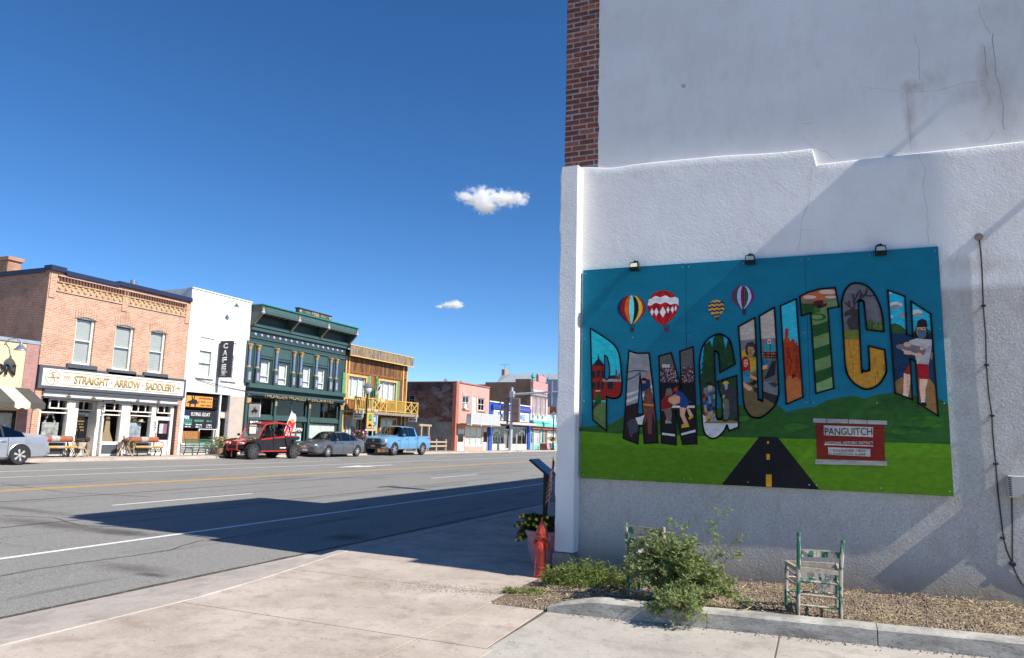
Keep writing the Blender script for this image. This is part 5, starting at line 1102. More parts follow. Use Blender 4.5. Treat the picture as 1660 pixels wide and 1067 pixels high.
ye = inner[2]-.2; ar.poly([(XF+.172,ye,zc),(XF+.172,ye-.26,zc+.13),(XF+.172,ye-.18,zc),(XF+.172,ye-.26,zc-.13)]); ar.bar((XF+.172,ye-.4,zc),(XF+.172,ye-.15,zc),.03); bs1.put('sign_arrow', ar, A['gold_paint'], fr_)
# shop front: fascia, columns, doors, panes
fa = R_(Z2,165,305,1380,425); bs1.bx('fascia', A['cream_trim'], fa, .1, 0, None, .01); bs1.bx('fascia_trim', A['slate_trim'], (fa[0]-.05,fa[3],fa[2]+.05,fa[3]+.1), .22); bs1.bx('fascia_trim', A['slate_trim'], (fa[0]-.03,fa[1]-.09,fa[2]+.03,fa[1]-.002), .16)
for (x, y) in ((400,355),(627,372),(1030,397),(1218,407)):
    c = onX(*Z2([(x,y)])[0],XF+.11); mb = MB(); P5 = []
    for j in range(10): rr = .16 if j % 2 == 0 else .065; a = math.pi/2+j*math.pi/5; P5.append((XF+.105,c.y+rr*math.cos(a),c.z+rr*math.sin(a)))
    bs1.put('metal_star', mb.prism(P5, (.02,0,0)), paint('star_bronze', (.2,.13,.06), .5, metal=.3))
cols_ = [(135,160),(400,465),(890,970),(1165,1205),(1340,1365)]
for (a, b) in cols_: r = R_(Z2,a,455,b,700); bs1.bx('shop_column', A['cream_trim'], (r[0],FZ,onX(*Z2([(b,455)])[0],XF).y,fa[1]-.1), -.02, .3, None, .015)
def pane(b, r, name='shop_window', frame=None, inn=.15, cols=1, rows=1): return b.window(r, .06, frame or A['cream_trim'], inn, cols, rows, None, name)
zw0 = R_(Z2,150,480,390,752)
tr = [(235,405,400,470,2),(735,430,915,493,2),(980,440,1170,505,3),(1220,452,1340,512,2)]
for (a, b, c, d, n) in tr: r = R_(Z2,a,b,c,d); pane(bs1, (r[0],r[1],r[2],fa[1]-.1), 'transom', None, .1, n)
r = R_(Z2,520,415,695,488); pane(bs1, (r[0],r[1],r[2],fa[1]-.1), 'transom', None, .6, 2)
for (a, b, c, d) in ((150,488,392,752),(725,512,900,775),(970,520,1162,756)): r = R_(Z2,a,b,c,d); pane(bs1, r); bs1.bx('stall_riser', A['cream_trim'], (r[0],FZ,r[2],r[1]-.01), -.08, .25); bs1.bx('riser_panel', A['slate_trim'], (r[0]+.1,FZ+.12,r[2]-.1,r[1]-.1), -.06, .1)
for (r, inn, nm) in ((R_(Z2,500,495,690,880), .9, 'recessed'), (R_(Z2,1205,535,1325,880), .12, 'side')):
    r = (r[0],FZ,r[2],r[3]); dr = bs1.bx('shop_door', A['cream_trim'], r, -inn, inn+.06); g = grow(r,-.2,-.2); g = (g[0],r[1]+.85,g[2],g[3])
    bs1.bx('door_glass', paint('door_glass_dark', (.012,.012,.014), .06), g, -inn+.012, inn, dr); bs1.bx('door_handle', A['gold_paint'], (r[0]+.08,FZ+1.0,r[0]+.13,FZ+1.25), -inn+.06, inn, dr)
    if nm == 'recessed':
        bs1.bx('door_surround', A['slate_trim'], (r[0]-.12,r[3],r[2]+.12,r[3]+.12), -inn+.05, inn+.05)
        scribble('door_lettering', paint('gilt_faded', (.3,.2,.07), .5), dr, Vector((XF-inn+.016,(g[0]+g[2])/2,(g[1]+g[3])/2+.25))-bs1.o, (0,1,0), .55, .9, 6, 2, .7)
    else:
        for k_, (u, cc) in enumerate(((.15,(.5,.5,.52)),(.5,(.25,.12,.16)))): bs1.bx('poster', paint('poster_%d' % k_, cc, .5, .4, 18), (g[0]+u*(g[2]-g[0]),g[1]+.35,g[0]+(u+.35)*(g[2]-g[0]),g[1]+.9), -inn+.02, inn-.01, dr)
bs1.put('return_wall', MB().box(XF-1.0, XF-.3, R_(Z2,690,495,715,880)[0]+.02, R_(Z2,690,495,725,880)[2], FZ, fa[1]-.1), A['cream_trim']); bs1.put('return_wall', MB().box(XF-1.0, XF-.3, R_(Z2,462,495,475,880)[0], R_(Z2,470,495,480,880)[2], FZ, fa[1]-.1), A['cream_trim'])
for i, s_ in enumerate('37'):
    c = onX(*Z2([(1186,605+i*47)])[0],XF); text('house_number', s_, A['iron_black'], bs1.e, Vector((XF-.015,c.y,c.z))-bs1.o, (0,1,0), (0,0,1), .24, .01, .01)
bk_ = onX(*Z2([(760,385)])[0],XF+.5); bs1.put('sign_bracket', MB().tube([(XF+.1,bk_.y,bk_.z),(XF+1.0,bk_.y,bk_.z)], .025, 6).tube([(XF+.1,bk_.y,bk_.z-.35),(XF+.95,bk_.y,bk_.z-.3)], .02, 6).tube([(XF+.95,bk_.y,bk_.z),(XF+.95,bk_.y,bk_.z-.34)], .02, 6), A['iron_black'])
# window display goods
def goods(label, name, cat, c, mb, mat): o = build(name, mb, mat, None, True, c); tag(o, label, cat); return o
leather = paint('leather_brown', (.16,.065,.03), .5, .4, 9); hide = paint('hide_tan', (.42,.3,.18), .8, .3, 9)
lw_ = R_(Z2,150,488,392,752); mw = R_(Z2,725,512,900,775); rw = R_(Z2,970,520,1162,756)
goods('framed black and white picture in the saddlery display window', 'framed_picture', 'picture', (XF-.5,(lw_[0]*.42+lw_[2]*.58),lw_[1]), MB().bev(-.03,.03,-.42,.42,.05,.85,.02), paint('bw_picture', (.5,.5,.48), .6, .8, 5, obj=True))
sad = MB().sph((0,0,0), .3, .5, .22).sph((0,-.35,.2), .16, .18, .2).sph((0,.4,.12), .2, .16, .16); goods('brown leather saddle set up high in the saddlery display window', 'saddle', 'saddle', (XF-.9,(lw_[0]+lw_[2])/2,lw_[1]+1.3), sad, leather)
goods('bent pale yoke standing in the saddlery display window', 'horse_collar', 'collar', (XF-.55,lw_[0]+.85,lw_[1]+.1), MB().tube([(0,-.22,0),(0,-.24,.8),(0,-.1,1.15),(0,.1,1.15),(0,.24,.8),(0,.22,0)], .05, 8), paint('collar_grey', (.5,.5,.48), .5))
ch_ = MB().prism([(0,-.1,1.5),(0,.08,1.5),(0,.16,.6),(0,.4,.05),(0,-.42,.0),(0,-.16,.6)], (.06,0,0)); goods('tan leather chaps hanging in the saddlery middle window', 'leather_chaps', 'chaps', (XF-.5,(mw[0]+mw[2])/2-.05,mw[1]), ch_, hide)
goods('pale portrait poster on an easel in the saddlery right window', 'portrait_poster', 'poster', (XF-.45,rw[0]*.6+rw[2]*.4,rw[1]), MB().bev(-.03,.03,-.45,.45,.03,.95,.02), paint('portrait_blue', (.45,.5,.58), .6, .6, 4, obj=True))
mn = MB().tube([(0,0,.9),(0,0,1.3)], [.22,.18], 12).sph((0,0,1.45), .13).lathe([(.24,1.52),(.24,1.535),(.13,1.55),(.11,1.66),(.02,1.68)], n=16); goods('display bust wearing a hat in the saddlery right window', 'display_bust', 'mannequin', (XF-.7,rw[0]*.52+rw[2]*.48,rw[1]-.05), mn, hide)
goods('tan hat resting beside the portrait poster in the saddlery window', 'hat', 'hat', (XF-.4,rw[2]-.55,rw[1]+1.0), MB().lathe([(.24,0),(.25,.02),(.13,.03),(.12,.16),(.02,.18)], n=16), paint('hat_felt', (.6,.52,.38), .9))
# --- white cafe
y0c, y1c = y1+.01, onX(409,490,XF).y; ztc = onX(360,479,XF).z; cf = Bld('white_cafe', 'tall narrow white stucco cafe building with two upper windows', y0c)
zl = onX(345,638,XF).z; wl, wr = pr(325.3,546,342.3,612.5), pr(365.5,553.8,378.8,617.2); wst = paint('stucco_cafe', (.72,.705,.67), .85, .06, 2, bmp=.25)
so_ = (y0c+.12, FZ, R_(Z3,560,690,570,900)[0], zl-.02)
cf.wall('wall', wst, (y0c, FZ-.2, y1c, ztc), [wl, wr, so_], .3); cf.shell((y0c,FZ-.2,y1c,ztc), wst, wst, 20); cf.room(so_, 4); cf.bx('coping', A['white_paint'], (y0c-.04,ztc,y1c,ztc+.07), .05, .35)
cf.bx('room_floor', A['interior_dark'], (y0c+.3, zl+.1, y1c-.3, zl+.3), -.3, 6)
for r in (wl, wr):
    w = cf.window(r, .08, A['white_paint'], .1, 1, 2, A['curtain_white'], split=.36); cf.bx('boarded_head', A['white_paint'], (r[0]+.08, r[1]+(r[3]-r[1])*.66, r[2]-.08, r[3]-.08), -.07, .1); cf.bx('sill', A['white_paint'], (r[0]-.15,r[1]-.1,r[2]+.15,r[1]-.003), .12)
cf.put('string_lights', MB().tube([(XF+.05,y0c+.9,wl[1]-.2),(XF+.1,y0c+2.4,wl[1]-.38),(XF+.05,y0c+3.6,wl[1]-.5),(XF+.05,y1c,wl[1]-.6)], .018, 5), A['iron_black'])
gooseneck(cf, onX(*Z3([(527,204)])[0],XF), .75, .3, paint('lamp_green', (.03,.1,.07), .4), .6)
bn = R_(Z3,337,682,470,748); cf.bx('transom_glass', A['door_glass_dark'] if 'door_glass_dark' in A else A['iron_black'], (so_[0], bn[1]-.1, so_[2], zl-.05), -.16, .2)
bno = thing('orange_banner', 'orange banner with a black goat above the cafe window', 'banner', (XF-.1,bn[0],bn[1])); ob = build('banner_cloth', MB().box(0,.02,0,bn[2]-bn[0],0,bn[3]-bn[1]), paint('banner_orange', (.75,.3,.06), .7, .1), bno)
GOAT = [(0,.1),(.06,.32),(.12,.3),(.1,.12),(.3,.1),(.34,-.05),(.5,-.02),(.36,-.14),(.26,-.12),(.24,-.3),(.14,-.3),(.14,-.16),(-.14,-.16),(-.14,-.3),(-.24,-.3),(-.26,-.1),(-.5,-.16),(-.32,0),(-.1,.08),(-.14,.3),(-.06,.32)]
def goat(p, parent, c, s, ux, nx): build('goat_emblem', MB().prism([Vector(c)+Vector(ux)*(x*s)+Vector((0,0,z*s)) for x, z in GOAT], Vector(nx)*.006), A['iron_black'], parent)
goat(None, bno, (.022,.5,(bn[3]-bn[1])/2), 1.0, (0,1,0), (1,0,0))
scribble('banner_lettering', A['iron_black'], bno, (.024,1.75,(bn[3]-bn[1])/2), (0,1,0), 1.7, .62, 3, 4, .6)
mb_r = R_(Z3,300,755,490,858); sb = thing('cafe_menu_board', 'large black cafe menu board with white and green lettering', 'menu board', (XF-.12,mb_r[0],mb_r[1])); wm, hm = mb_r[2]-mb_r[0], mb_r[3]-mb_r[1]
build('board', MB().bev(0,.05,0,wm,0,hm,.01), paint('board_black', (.02,.022,.026), .5), sb); chalk = paint('chalk_white', (.7,.7,.68), .7); chg = paint('chalk_green', (.1,.45,.3), .7)
text('board_lettering', 'FLYING GOAT', chalk, sb, (.054,wm*.55,hm*.78), (0,1,0), (0,0,1), .22, 0, .02, wm*.5)
text('board_lettering', 'COFFEE &\nESPRESSO', chg, sb, (.054,wm*.24,hm*.36), (0,1,0), (0,0,1), .32, 0, .02, wm*.2); text('board_lettering', 'RESTAURANT', chg, sb, (.054,wm*.52,hm*.42), (0,1,0), (0,0,1), .13, 0, .02, wm*.24); scribble('board_lettering', chg, sb, (.054,wm*.8,hm*.42), (0,1,0), wm*.16, .14, 1, 5, .8)
for u in (.24,.52,.8): scribble('board_lettering', chalk, sb, (.054,wm*u,hm*.14), (0,1,0), wm*.16, .26, 2, int(u*99), .8)
text('open_sign', 'OPEN', emit_mat('neon_blue', (.25,.35,1.), 1.6), sb, (.075,wm*.13,hm*.58), (0,1,0), (0,0,1), .2, .02, .03, .62)
pk = R_(Z3,288,868,403,932); n = 9
for i in range(n): a, b = pk[0]+(pk[2]-pk[0])*i/n, pk[0]+(pk[2]-pk[0])*(i+1)/n; cf.bx('wood_plank', paint('plank_orange', (.4,.17,.055), .7, .3, 6), (max(a,so_[0])+.006,pk[1],b-.006,pk[3]), -.1, .16)
wn = R_(Z3,403,858,490,932); pane(cf, (wn[0],pk[1],wn[2],mb_r[1]), 'shop_window', A['white_paint'], .14); cf.bx('stall_riser', A['white_paint'], (so_[0],FZ,wn[2],pk[1]-.01), -.06, .25)
cf.bx('mullion', A['white_paint'], (wn[2]+.003,FZ,wn[2]+.12,zl-.05), -.05, .25); dr_ = R_(Z3,497,800,540,940); dr_ = (dr_[0]+.1,FZ,so_[2]-.15,dr_[3]); d_ = cf.bx('cafe_door', A['white_paint'], dr_, -.5, .56); cf.bx('door_glass', A['door_glass_dark'], (dr_[0]+.2,FZ+.35,dr_[2]-.2,dr_[3]-.2), -.488, .52, d_)
for k_, z in enumerate((1.1,1.5,1.75)): cf.bx('notice', A['white_paint'], (dr_[0]+.3,FZ+z,dr_[0]+.55,FZ+z+.28), -.48, .49, d_)
cf.bx('door_head', paint('head_tan', (.6,.48,.33)), (dr_[0]-.1,dr_[3],so_[2],dr_[3]+.45), -.3, .4); cf.bx('shop_number', A['white_paint'], (dr_[0]+.1,dr_[3]+.1,so_[2]-.2,dr_[3]+.35), -.28, .3); cf.bx('pier_facing', paint('pier_beige', (.5,.42,.36), .9, .12, 2, bmp=.3), (so_[2]+.01,FZ,y1c-.02,zl-.05), .02)
# blade sign
bl = R_(Z3,478,435,527,600); pa = onX(*Z3([(474,435)])[0],XF+.15); bd = thing('cafe_blade_sign', 'dark vertical cafe sign with stacked white letters and a cup', 'sign', (XF+.12, (wl[2]+wr[0])/2, wl[1]+.05)); hS = 2.25
build('sign_box', MB().bev(0,.95,-.1,.1,0,hS,.02), paint('sign_navy', (.02,.022,.035), .5), bd); build('bracket', MB().bar((-.12,0,.5),(0,0,.5),.06).bar((-.12,0,1.8),(0,0,1.8),.06), A['iron_black'], bd)
for i, s_ in enumerate('CAFE'): text('sign_letter', s_, chalk, bd, (.48,-.105,hS-.32-i*.43), (1,0,0), (0,0,1), .34, .01, .04, .36)
build('cup_emblem', MB().prism([(.3,-.104,.42),(.66,-.104,.42),(.62,-.104,.2),(.5,-.104,.14),(.36,-.104,.2)], (0,-.008,0)).tube([(.66,-.108,.38),(.76,-.108,.32),(.63,-.108,.24)], .02, 5).box(.28,.7,-.112,-.104,.1,.125), chalk, bd)
hs_ = thing('goat_sign', 'small white hanging sign with a black goat on a scrolled bracket', 'sign', (XF+.1, y1c+.25, onX(400,665,XF+.6).z))
build('sign_plate', MB().bev(.15,1.05,-.03,.03,-.42,.42,.01), A['white_paint'], hs_); build('bracket', MB().bar((-.1,0,.5),(1.2,0,.5),.05).tube([(-.1,0,.15),(.3,0,.2),(.9,0,.48)], .02, 6), A['iron_black'], hs_); goat(None, hs_, (.6,-.032,0), .7, (1,0,0), (0,-1,0))
# --- green mercantile
y0g, y1g = y1c+.01, onX(562,545,XF).y; gz = onX(*Z4([(110,235)])[0],XF).z; mg_ = Bld('green_mercantile', 'ornate dark green iron front mercantile dated 1906 with a deep cornice', y0g)
GR = paint('green_iron', (.03,.062,.06), .5, .2, 3); GR2 = paint('green_iron_light', (.048,.092,.088), .5, .15, 3); LIL = paint('lilac_paint', (.42,.36,.55), .6); BLU = paint('column_blue', (.17,.21,.36), .5); GLD = paint('ochre_gold', (.42,.28,.12), .5, .15)
wg = [pr(424,583.7,436,621), pr(452.7,589,464.5,625), pr(492,594.7,502,629), pr(515.7,598,525,631.4)]
zc0 = R_(Z4s,120,175,1230,300)[3]; zfr = R_(Z4s,130,290,1180,400); zsh = zfr[1]
sfg = (y0g+.35, FZ, y1g-.35, zsh-.02)
ztg = onX(420,494,XF+.9).z-.05
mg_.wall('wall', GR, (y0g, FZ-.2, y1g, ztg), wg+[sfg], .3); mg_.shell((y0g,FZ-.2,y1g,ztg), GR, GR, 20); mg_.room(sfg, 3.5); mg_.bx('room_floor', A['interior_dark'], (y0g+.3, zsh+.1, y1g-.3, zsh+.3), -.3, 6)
for r in wg: mg_.window(r, .07, A['white_paint'], .12, 1, 2, A['curtain_white'], split=.3)
fx = XF+.9; fa = pr(420,493,561,539,fx); fa = (y0g-.02, fa[1], y1g+.15, fa[3])
mg_.put('cornice_fascia', MB().bev(fx-.15, fx, fa[0], fa[2], fa[1], fa[3], .02), GR2); mg_.put('cornice_cap', MB().bev(XF-.3, fx+.1, fa[0]-.05, fa[2]+.05, fa[3], fa[3]+.08, .02), paint('cap_teal', (.02,.22,.17), .5)); mg_.put('cornice_soffit', MB().box(XF-.3, fx-.15, fa[0]+.02, fa[2]-.02, fa[1]+.05, fa[1]+.12), GR); mg_.put('cornice_end', MB().box(XF-.3, fx-.15, fa[0]+.03, fa[0]+.1, fa[1]+.12, fa[3]), GR); mg_.put('cornice_end', MB().box(XF-.3, fx-.15, fa[2]-.1, fa[2]-.03, fa[1]+.12, fa[3]), GR)
mg_.put('cornice_moulding', MB().bev(fx-.1, fx+.06, fa[0]-.03, fa[2]+.03, fa[1]-.05, fa[1]+.08, .02), GR2)
W_ = fa[2]-fa[0]; st_ = [fa[0]+.08, fa[0]+W_*.345, fa[0]+W_*.655, fa[2]-.08]
for y in st_:
    mg_.put('cornice_bracket', MB().prism([(XF,y-.1,fa[1]+.05),(fx-.05,y-.1,fa[1]+.05),(fx-.05,y-.1,fa[1]-.12),(XF+.25,y-.1,fa[1]-.75),(XF,y-.1,fa[1]-.9)], (0,.2,0)), GR2, fix=True); mg_.put('bracket_gilding', MB().prism([(fx-.049,y-.06,fa[1]-.12),(XF+.251,y-.06,fa[1]-.75),(XF+.271,y-.06,fa[1]-.75),(fx-.029,y-.06,fa[1]-.12)], (0,.12,0)), GLD, fix=True); mg_.put('fascia_stud', MB().bev(fx, fx+.03, y-.11, y+.11, fa[1]+.1, fa[3]-.02, .01), GR2)
    mg_.put('rosette', MB().lathe([(.1,0),(.1,.03),(.04,.05)], (fx+.03,y,fa[3]-.28), 10, 'x'), GLD); mg_.put('lilac_boss', MB().sph((fx+.04,y,fa[1]+.02), .1, .14, .13, 10, 6), LIL)
rib = MB()
for i in range(18): y = fa[0]+.5+i*(W_-1)/17; rib.box(XF+.3, fx-.16, y-.03, y+.03, fa[1]-.02, fa[1]+.05)
k = mg_.put('soffit_ribs', rib, GLD); k['kind'] = 'stuff'
pat = MB()
for i in range(90): 
    for j in range(3): y = fa[0]+.35+i*(W_-.7)/89; pat.box(fx, fx+.012, y, y+.045, fa[1]+.17+j*.13+.03*(i % 2), fa[1]+.23+j*.13+.03*(i % 2))
k = mg_.put('fascia_pattern', pat, paint('pattern_pale', (.14,.24,.22), .6)); k['kind'] = 'stuff'
pd = pr(473.7,497,520.6,520,fx); pdr = (st_[1]-.1, fa[3]+.08, st_[2]+.25, pd[3]); mg_.put('pediment', MB().bev(fx-.3, fx, pdr[0], pdr[2], pdr[1], pdr[3], .02), GR2); mg_.put('pediment_cap', MB().bev(fx-.35, fx+.06, pdr[0]-.08, pdr[2]+.08, pdr[3], pdr[3]+.07, .02), GR)
pm = (pdr[0]+pdr[2])/2; zm = (pdr[1]+pdr[3])/2
text('date_lettering', '1906', GLD, mg_.e, Vector((fx+.005,pm,zm))-mg_.o, (0,1,0), (0,0,1), .3, .02, .03, .75); text('date_lettering', 'OLD', GLD, mg_.e, Vector((fx+.005,pm-.85,zm))-mg_.o, (0,1,0), (0,0,1), .17, .02, .02); text('date_lettering', 'BLDG', GLD, mg_.e, Vector((fx+.005,pm+.9,zm))-mg_.o, (0,1,0), (0,0,1), .17, .02, .02)
for y in (pdr[0]+.18, pdr[2]-.18): mg_.put('rosette', MB().lathe([(.11,0),(.11,.02),(.04,.04)], (fx+.002,y,zm), 10, 'x'), GLD)
fz1 = fa[1]-.75
for (za, zb_, o) in ((fz1-.1,fz1+.15,.22),(fz1-.35,fz1-.12,.14),(fz1-.85,fz1-.78,.08),(fz1-1.2,fz1-1.08,.07)): mg_.bx('frieze_moulding', GR2, (y0g+.05,za,y1g-.05,zb_), o, 0, None, .01)
for i in range(17): y = y0g+.5+i*(y1g-y0g-1)/16; mg_.put('frieze_rosette', MB().lathe([(.1,.0),(.09,.05),(.03,.07)], (XF,y,fz1-.58), 8, 'x'), LIL)
caps = [(95,300,90,432),(150,310,138,440),(265,330,250,458),(372,350,358,472),(413,360,404,480),(510,375,498,490),(598,390,588,500),(632,395,625,503)]
zt_, zb2 = onX(*Z4([(265,330)])[0],XF).z, onX(*Z4([(250,458)])[0],XF).z; zpb = onX(*Z4([(245,545)])[0],XF).z; zw1 = zt_+.15
for (x, y, xb, yb) in caps:
    yy = (onX(*Z4([(x,y)])[0],XF+.1).y+onX(*Z4([(xb,yb)])[0],XF+.1).y)/2
    mg_.put('colonnette', MB().lathe([(.09,zb2),(.1,(zb2+zt_)/2),(.085,zt_-.3)], (XF+.14,yy,0), 12), BLU, smooth=True); mg_.put('capital', MB().lathe([(.09,zt_-.34),(.11,zt_-.28),(.13,zt_-.12),(.19,zt_),(.19,zt_+.05)], (XF+.14,yy,0), 8), GLD); mg_.put('column_foot', MB().lathe([(.14,zb2-.06),(.13,zb2),(.1,zb2+.05)], (XF+.14,yy,0), 10), GLD)
    mg_.bx('column_backing', GR2, (yy-.24,zpb-.1,yy+.24,zt_+.25), .05); mg_.bx('pedestal', GR2, (yy-.2,zpb-.1,yy+.2,zb2-.07), .25, -.04, None, .01); mg_.bx('floral_panel', paint('panel_lilac', (.36,.32,.48), .6, .7, 22), (yy-.11,zpb+.08,yy+.11,zb2-.35), .262, -.24)
for (a, b) in zip([y0g+.05]+[w[2]+.1 for w in wg], [w[0]-.1 for w in wg]+[y1g-.05]): pass
for r in wg: mg_.bx('window_hood', GR2, (r[0]-.25,r[3]+.12,r[2]+.25,r[3]+.2), .08); mg_.bx('hood_panel', GR2, (r[0]-.2,r[3]+.3,r[2]+.2,fz1-1.3), .03)
mg_.bx('sill_course', GR2, (y0g+.04,zpb-.4,y1g-.04,zpb-.11), .3, 0, None, .02); mg_.bx('lower_cornice', GR2, (y0g+.02,zfr[3]-.02,y1g-.02,zfr[3]+.14), .3, 0, None, .03)
fz_ = (zsh+zfr[3])/2; mg_.bx('sign_frieze', GR, (y0g+.1,zsh,y1g-.1,zfr[3]-.03), .26)
text('sign_lettering', "THUNDER HORSES' MERCANTILE", GLD, mg_.e, Vector((XF+.265,(y0g+y1g)/2-.05,fz_+.0))-mg_.o, (0,1,0), (0,0,1), .3, .02, .012, (y1g-y0g)*.72)
mg_.bx('end_pier', GR2, (y0g+.05,FZ,y0g+.42,zsh-.02), .12); mg_.bx('end_pier', GR2, (y1g-.42,FZ,y1g-.05,zsh-.02), .12)
for y in (y0g+.06, y1g-.42): mg_.bx('pier_cap', GLD, (y,zsh-.55,y+.36,zsh-.2), .2, 0, None, .02); mg_.bx('lilac_block', LIL, (y+.02,zfr[1]+.05,y+.34,zfr[3]-.1), .26, -.15)
bays = [(y0g+.45, R_(Z4,240,700,240,700)[0], 2), (R_(Z4,255,700,255,700)[0], R_(Z4,452,700,452,700)[0], 2), (R_(Z4,472,700,472,700)[0], y1g-.45, 2)]
ztr = R_(Z4,100,712,600,740)[3]-.25
for i, (a, b, n) in enumerate(bays):
    mg_.window((a, ztr, b, zsh-.05), .09, GR2, .12+.0*i, n, 1, None, 'transom'); mg_.bx('transom_bar', GR2, (a-.02,ztr-.28,b+.02,ztr-.004), .02, .25)
    zb_ = FZ+.75
    if i != 1: mg_.window((a, zb_, b, ztr-.29), .1, GR2, .14, 1, 1, None if i == 0 else A['curtain_white'], 'shop_window'); mg_.bx('stall_riser', GR, (a,FZ,b,zb_-.004), -.05, .25); mg_.bx('riser_panel', GR2, (a+.15,FZ+.12,b-.15,zb_-.12), -.03, .1)
    else:
        m1 = a+(b-a)*.46; mg_.window((a+.05, zb_, m1, ztr-.29), .1, GR2, 1.1, 1, 1, None, 'shop_window'); mg_.bx('stall_riser', GR, (a,FZ,m1,zb_-.004), -1.0, 1.2)
        mg_.window((m1+.1, zb_, b, ztr-.29), .1, GR2, .14, 1, 1, None, 'shop_window'); mg_.bx('stall_riser', GR, (m1,FZ,b,zb_-.004), -.05, .25); mg_.bx('riser_panel', GR2, (m1+.15,FZ+.12,b-.15,zb_-.12), -.03, .1); cc = (m1+b)/2
        text('open_sign', 'OPEN', chalk, mg_.e, Vector((XF-.1,cc+.15,ztr-.85))-mg_.o, (0,1,0), (0,0,1), .28, .01, .03, .85); mg_.bx('notice', A['cream_trim'], (m1+.3,zb_+.75,m1+.75,zb_+1.4), -.1, .11); mg_.bx('notice_shelf', GLD, (m1+.2,zb_+.62,b-.25,zb_+.68), -.2, .4); mg_.bx('notice', paint('flyer_blue', (.35,.6,.68), .6, .3, 8), (m1+.25,zb_+.08,m1+.75,zb_+.6), -.1, .11); mg_.bx('notice', A['flyer_blue'], (m1+.9,zb_+.08,m1+1.4,zb_+.6), -.1, .11)
for (a, b, n) in bays[:2]: mg_.bx('bay_column', GR2, (b+.003,FZ,b+.2,zsh-.02), .1); mg_.bx('column_cap', GLD, (b+.01,zsh-.6,b+.19,zsh-.3), .14, -.1)
fl_ = mg_.bx('shop_notice', A['white_paint'], (y0g+.75,FZ+1.3,y0g+1.5,FZ+2.7), -.08, .1); mg_.bx('notice_head', paint('notice_blue', (.04,.12,.45), .5), (y0g+.8,FZ+2.35,y0g+1.45,FZ+2.62), -.075, .078, fl_); text('notice_number', '21', MATS['notice_blue'], fl_, Vector((XF-.07,y0g+1.1,FZ+2.05))-mg_.o, (0,1,0), (0,0,1), .3, .004, .02)
# --- timber lodge
y0l, y1l = y1g+.02, onX(660,600,XF).y; ld = Bld('timber_lodge', 'rustic brown timber lodge with yellow balcony and green shutters', y0l)
m_, t, b, N, L = new_mat('old_boards'); oi = N('ShaderNodeObjectInfo'); n1 = tex(t, L, 'Noise', 3, coords(t, L, (1,1.,.22)), 7, .7); n2 = tex(t, L, 'Noise', 16, coords(t, L, (1,1.6,.12)), 5, .7)
c = ramp(t, L, n2.outputs[0], [(.36, (.03,.014,.008)), (.5, (.15,.058,.02)), (.64, (.4,.18,.055))]); c = mixc(t, L, c, (.05,.028,.018), ramp(t, L, n1.outputs[0], [(.45, 0.), (.62, .75)])); c = mixc(t, L, c, (.34,.14,.04), ramp(t, L, oi.outputs['Random'], [(.45, 0.), (1., .75)])); L(c, b.inputs['Base Color']); b.inputs['Roughness'].default_value = .85; bump(t, L, b, n2.outputs[0], .6, .02); BRD = m_
m_, t, b, N, L = new_mat('grey_boards'); oi = N('ShaderNodeObjectInfo'); n2 = tex(t, L, 'Noise', 9, coords(t, L, (1,1.6,.2)), 6, .75)
c = ramp(t, L, n2.outputs[0], [(.36, (.045,.036,.028)), (.5, (.2,.16,.115)), (.64, (.46,.33,.19))]); c = mixc(t, L, c, (.36,.24,.13), ramp(t, L, oi.outputs['Random'], [(.3, 0.), (1., .6)])); L(c, b.inputs['Base Color']); b.inputs['Roughness'].default_value = .9; GRB = m_
YT = paint('yellow_trim', (.66,.42,.15), .6, .12, 3); YB2 = paint('balcony_yellow', (.62,.38,.075), .6, .2, 4); SHG = paint('shutter_green', (.12,.3,.14), .6, .12)
ztl = onX(600,566,XF+.45).z; zbl = R_(Z5,107,165,1165,380,XF+.45); zdn = onX(*Z5([(600,268)])[0],XF+.45).z
lw1, lw2 = R_(Z5,165,522,440,888), R_(Z5,672,602,918,940); dr_ = R_(Z5,522,712,602,900); zbal = onX(*Z5b([(600,280)])[0],XF+1.2).z; dr_ = (dr_[0],zbal+.1,dr_[2],dr_[3])
low1, low2, ldr = R_(Z5b,105,360,372,770), R_(Z5b,728,398,965,610), R_(Z5b,515,525,612,910); low1 = (low1[0],FZ+.2,low1[2],low1[3]); low2 = (low2[0],FZ+.9,low2[2],low2[3]); ldr = (ldr[0],FZ,ldr[2],ldr[3])
core = paint('tar_paper', (.03,.022,.018), .95); ld.wall('wall', core, (y0l, FZ-.2, y1l, ztl-.3), [lw1,lw2,dr_,low1,low2,ldr], .3); ld.shell((y0l,FZ-.2,y1l,ztl-.1), BRD, BRD, 16); ld.room((y0l+.3,FZ,y1l-.3,zbal-.2), 3); ld.bx('room_floor', A['interior_dark'], (y0l+.3, zbal-.15, y1l-.3, zbal), -.3, 5)
n = 52; hol = [lw1,lw2,dr_,low1,low2,ldr]; bmesh_cache = {}
for i in range(n):
    a, b = y0l+(y1l-y0l)*i/n+.008, y0l+(y1l-y0l)*(i+1)/n-.008; cz = [(FZ, zdn)]
    for h in hol:
        if a < h[2]+.02 and b > h[0]-.02: cz = [s_ for (c, d) in cz for s_ in ((c, min(d, h[1])), (max(c, h[3]), d)) if s_[1]-s_[0] > .05]
    for (c, d) in cz:
        cuts = [c]+[q for q in (lw1[3]+.35,) if c+.4 < q < d-.4]+[d]
        for (e, f) in zip(cuts, cuts[1:]): ld.put('siding_board', MB().box(XF-.001, XF+.025+random.uniform(0,.02), a, b, e+.005, f), BRD)
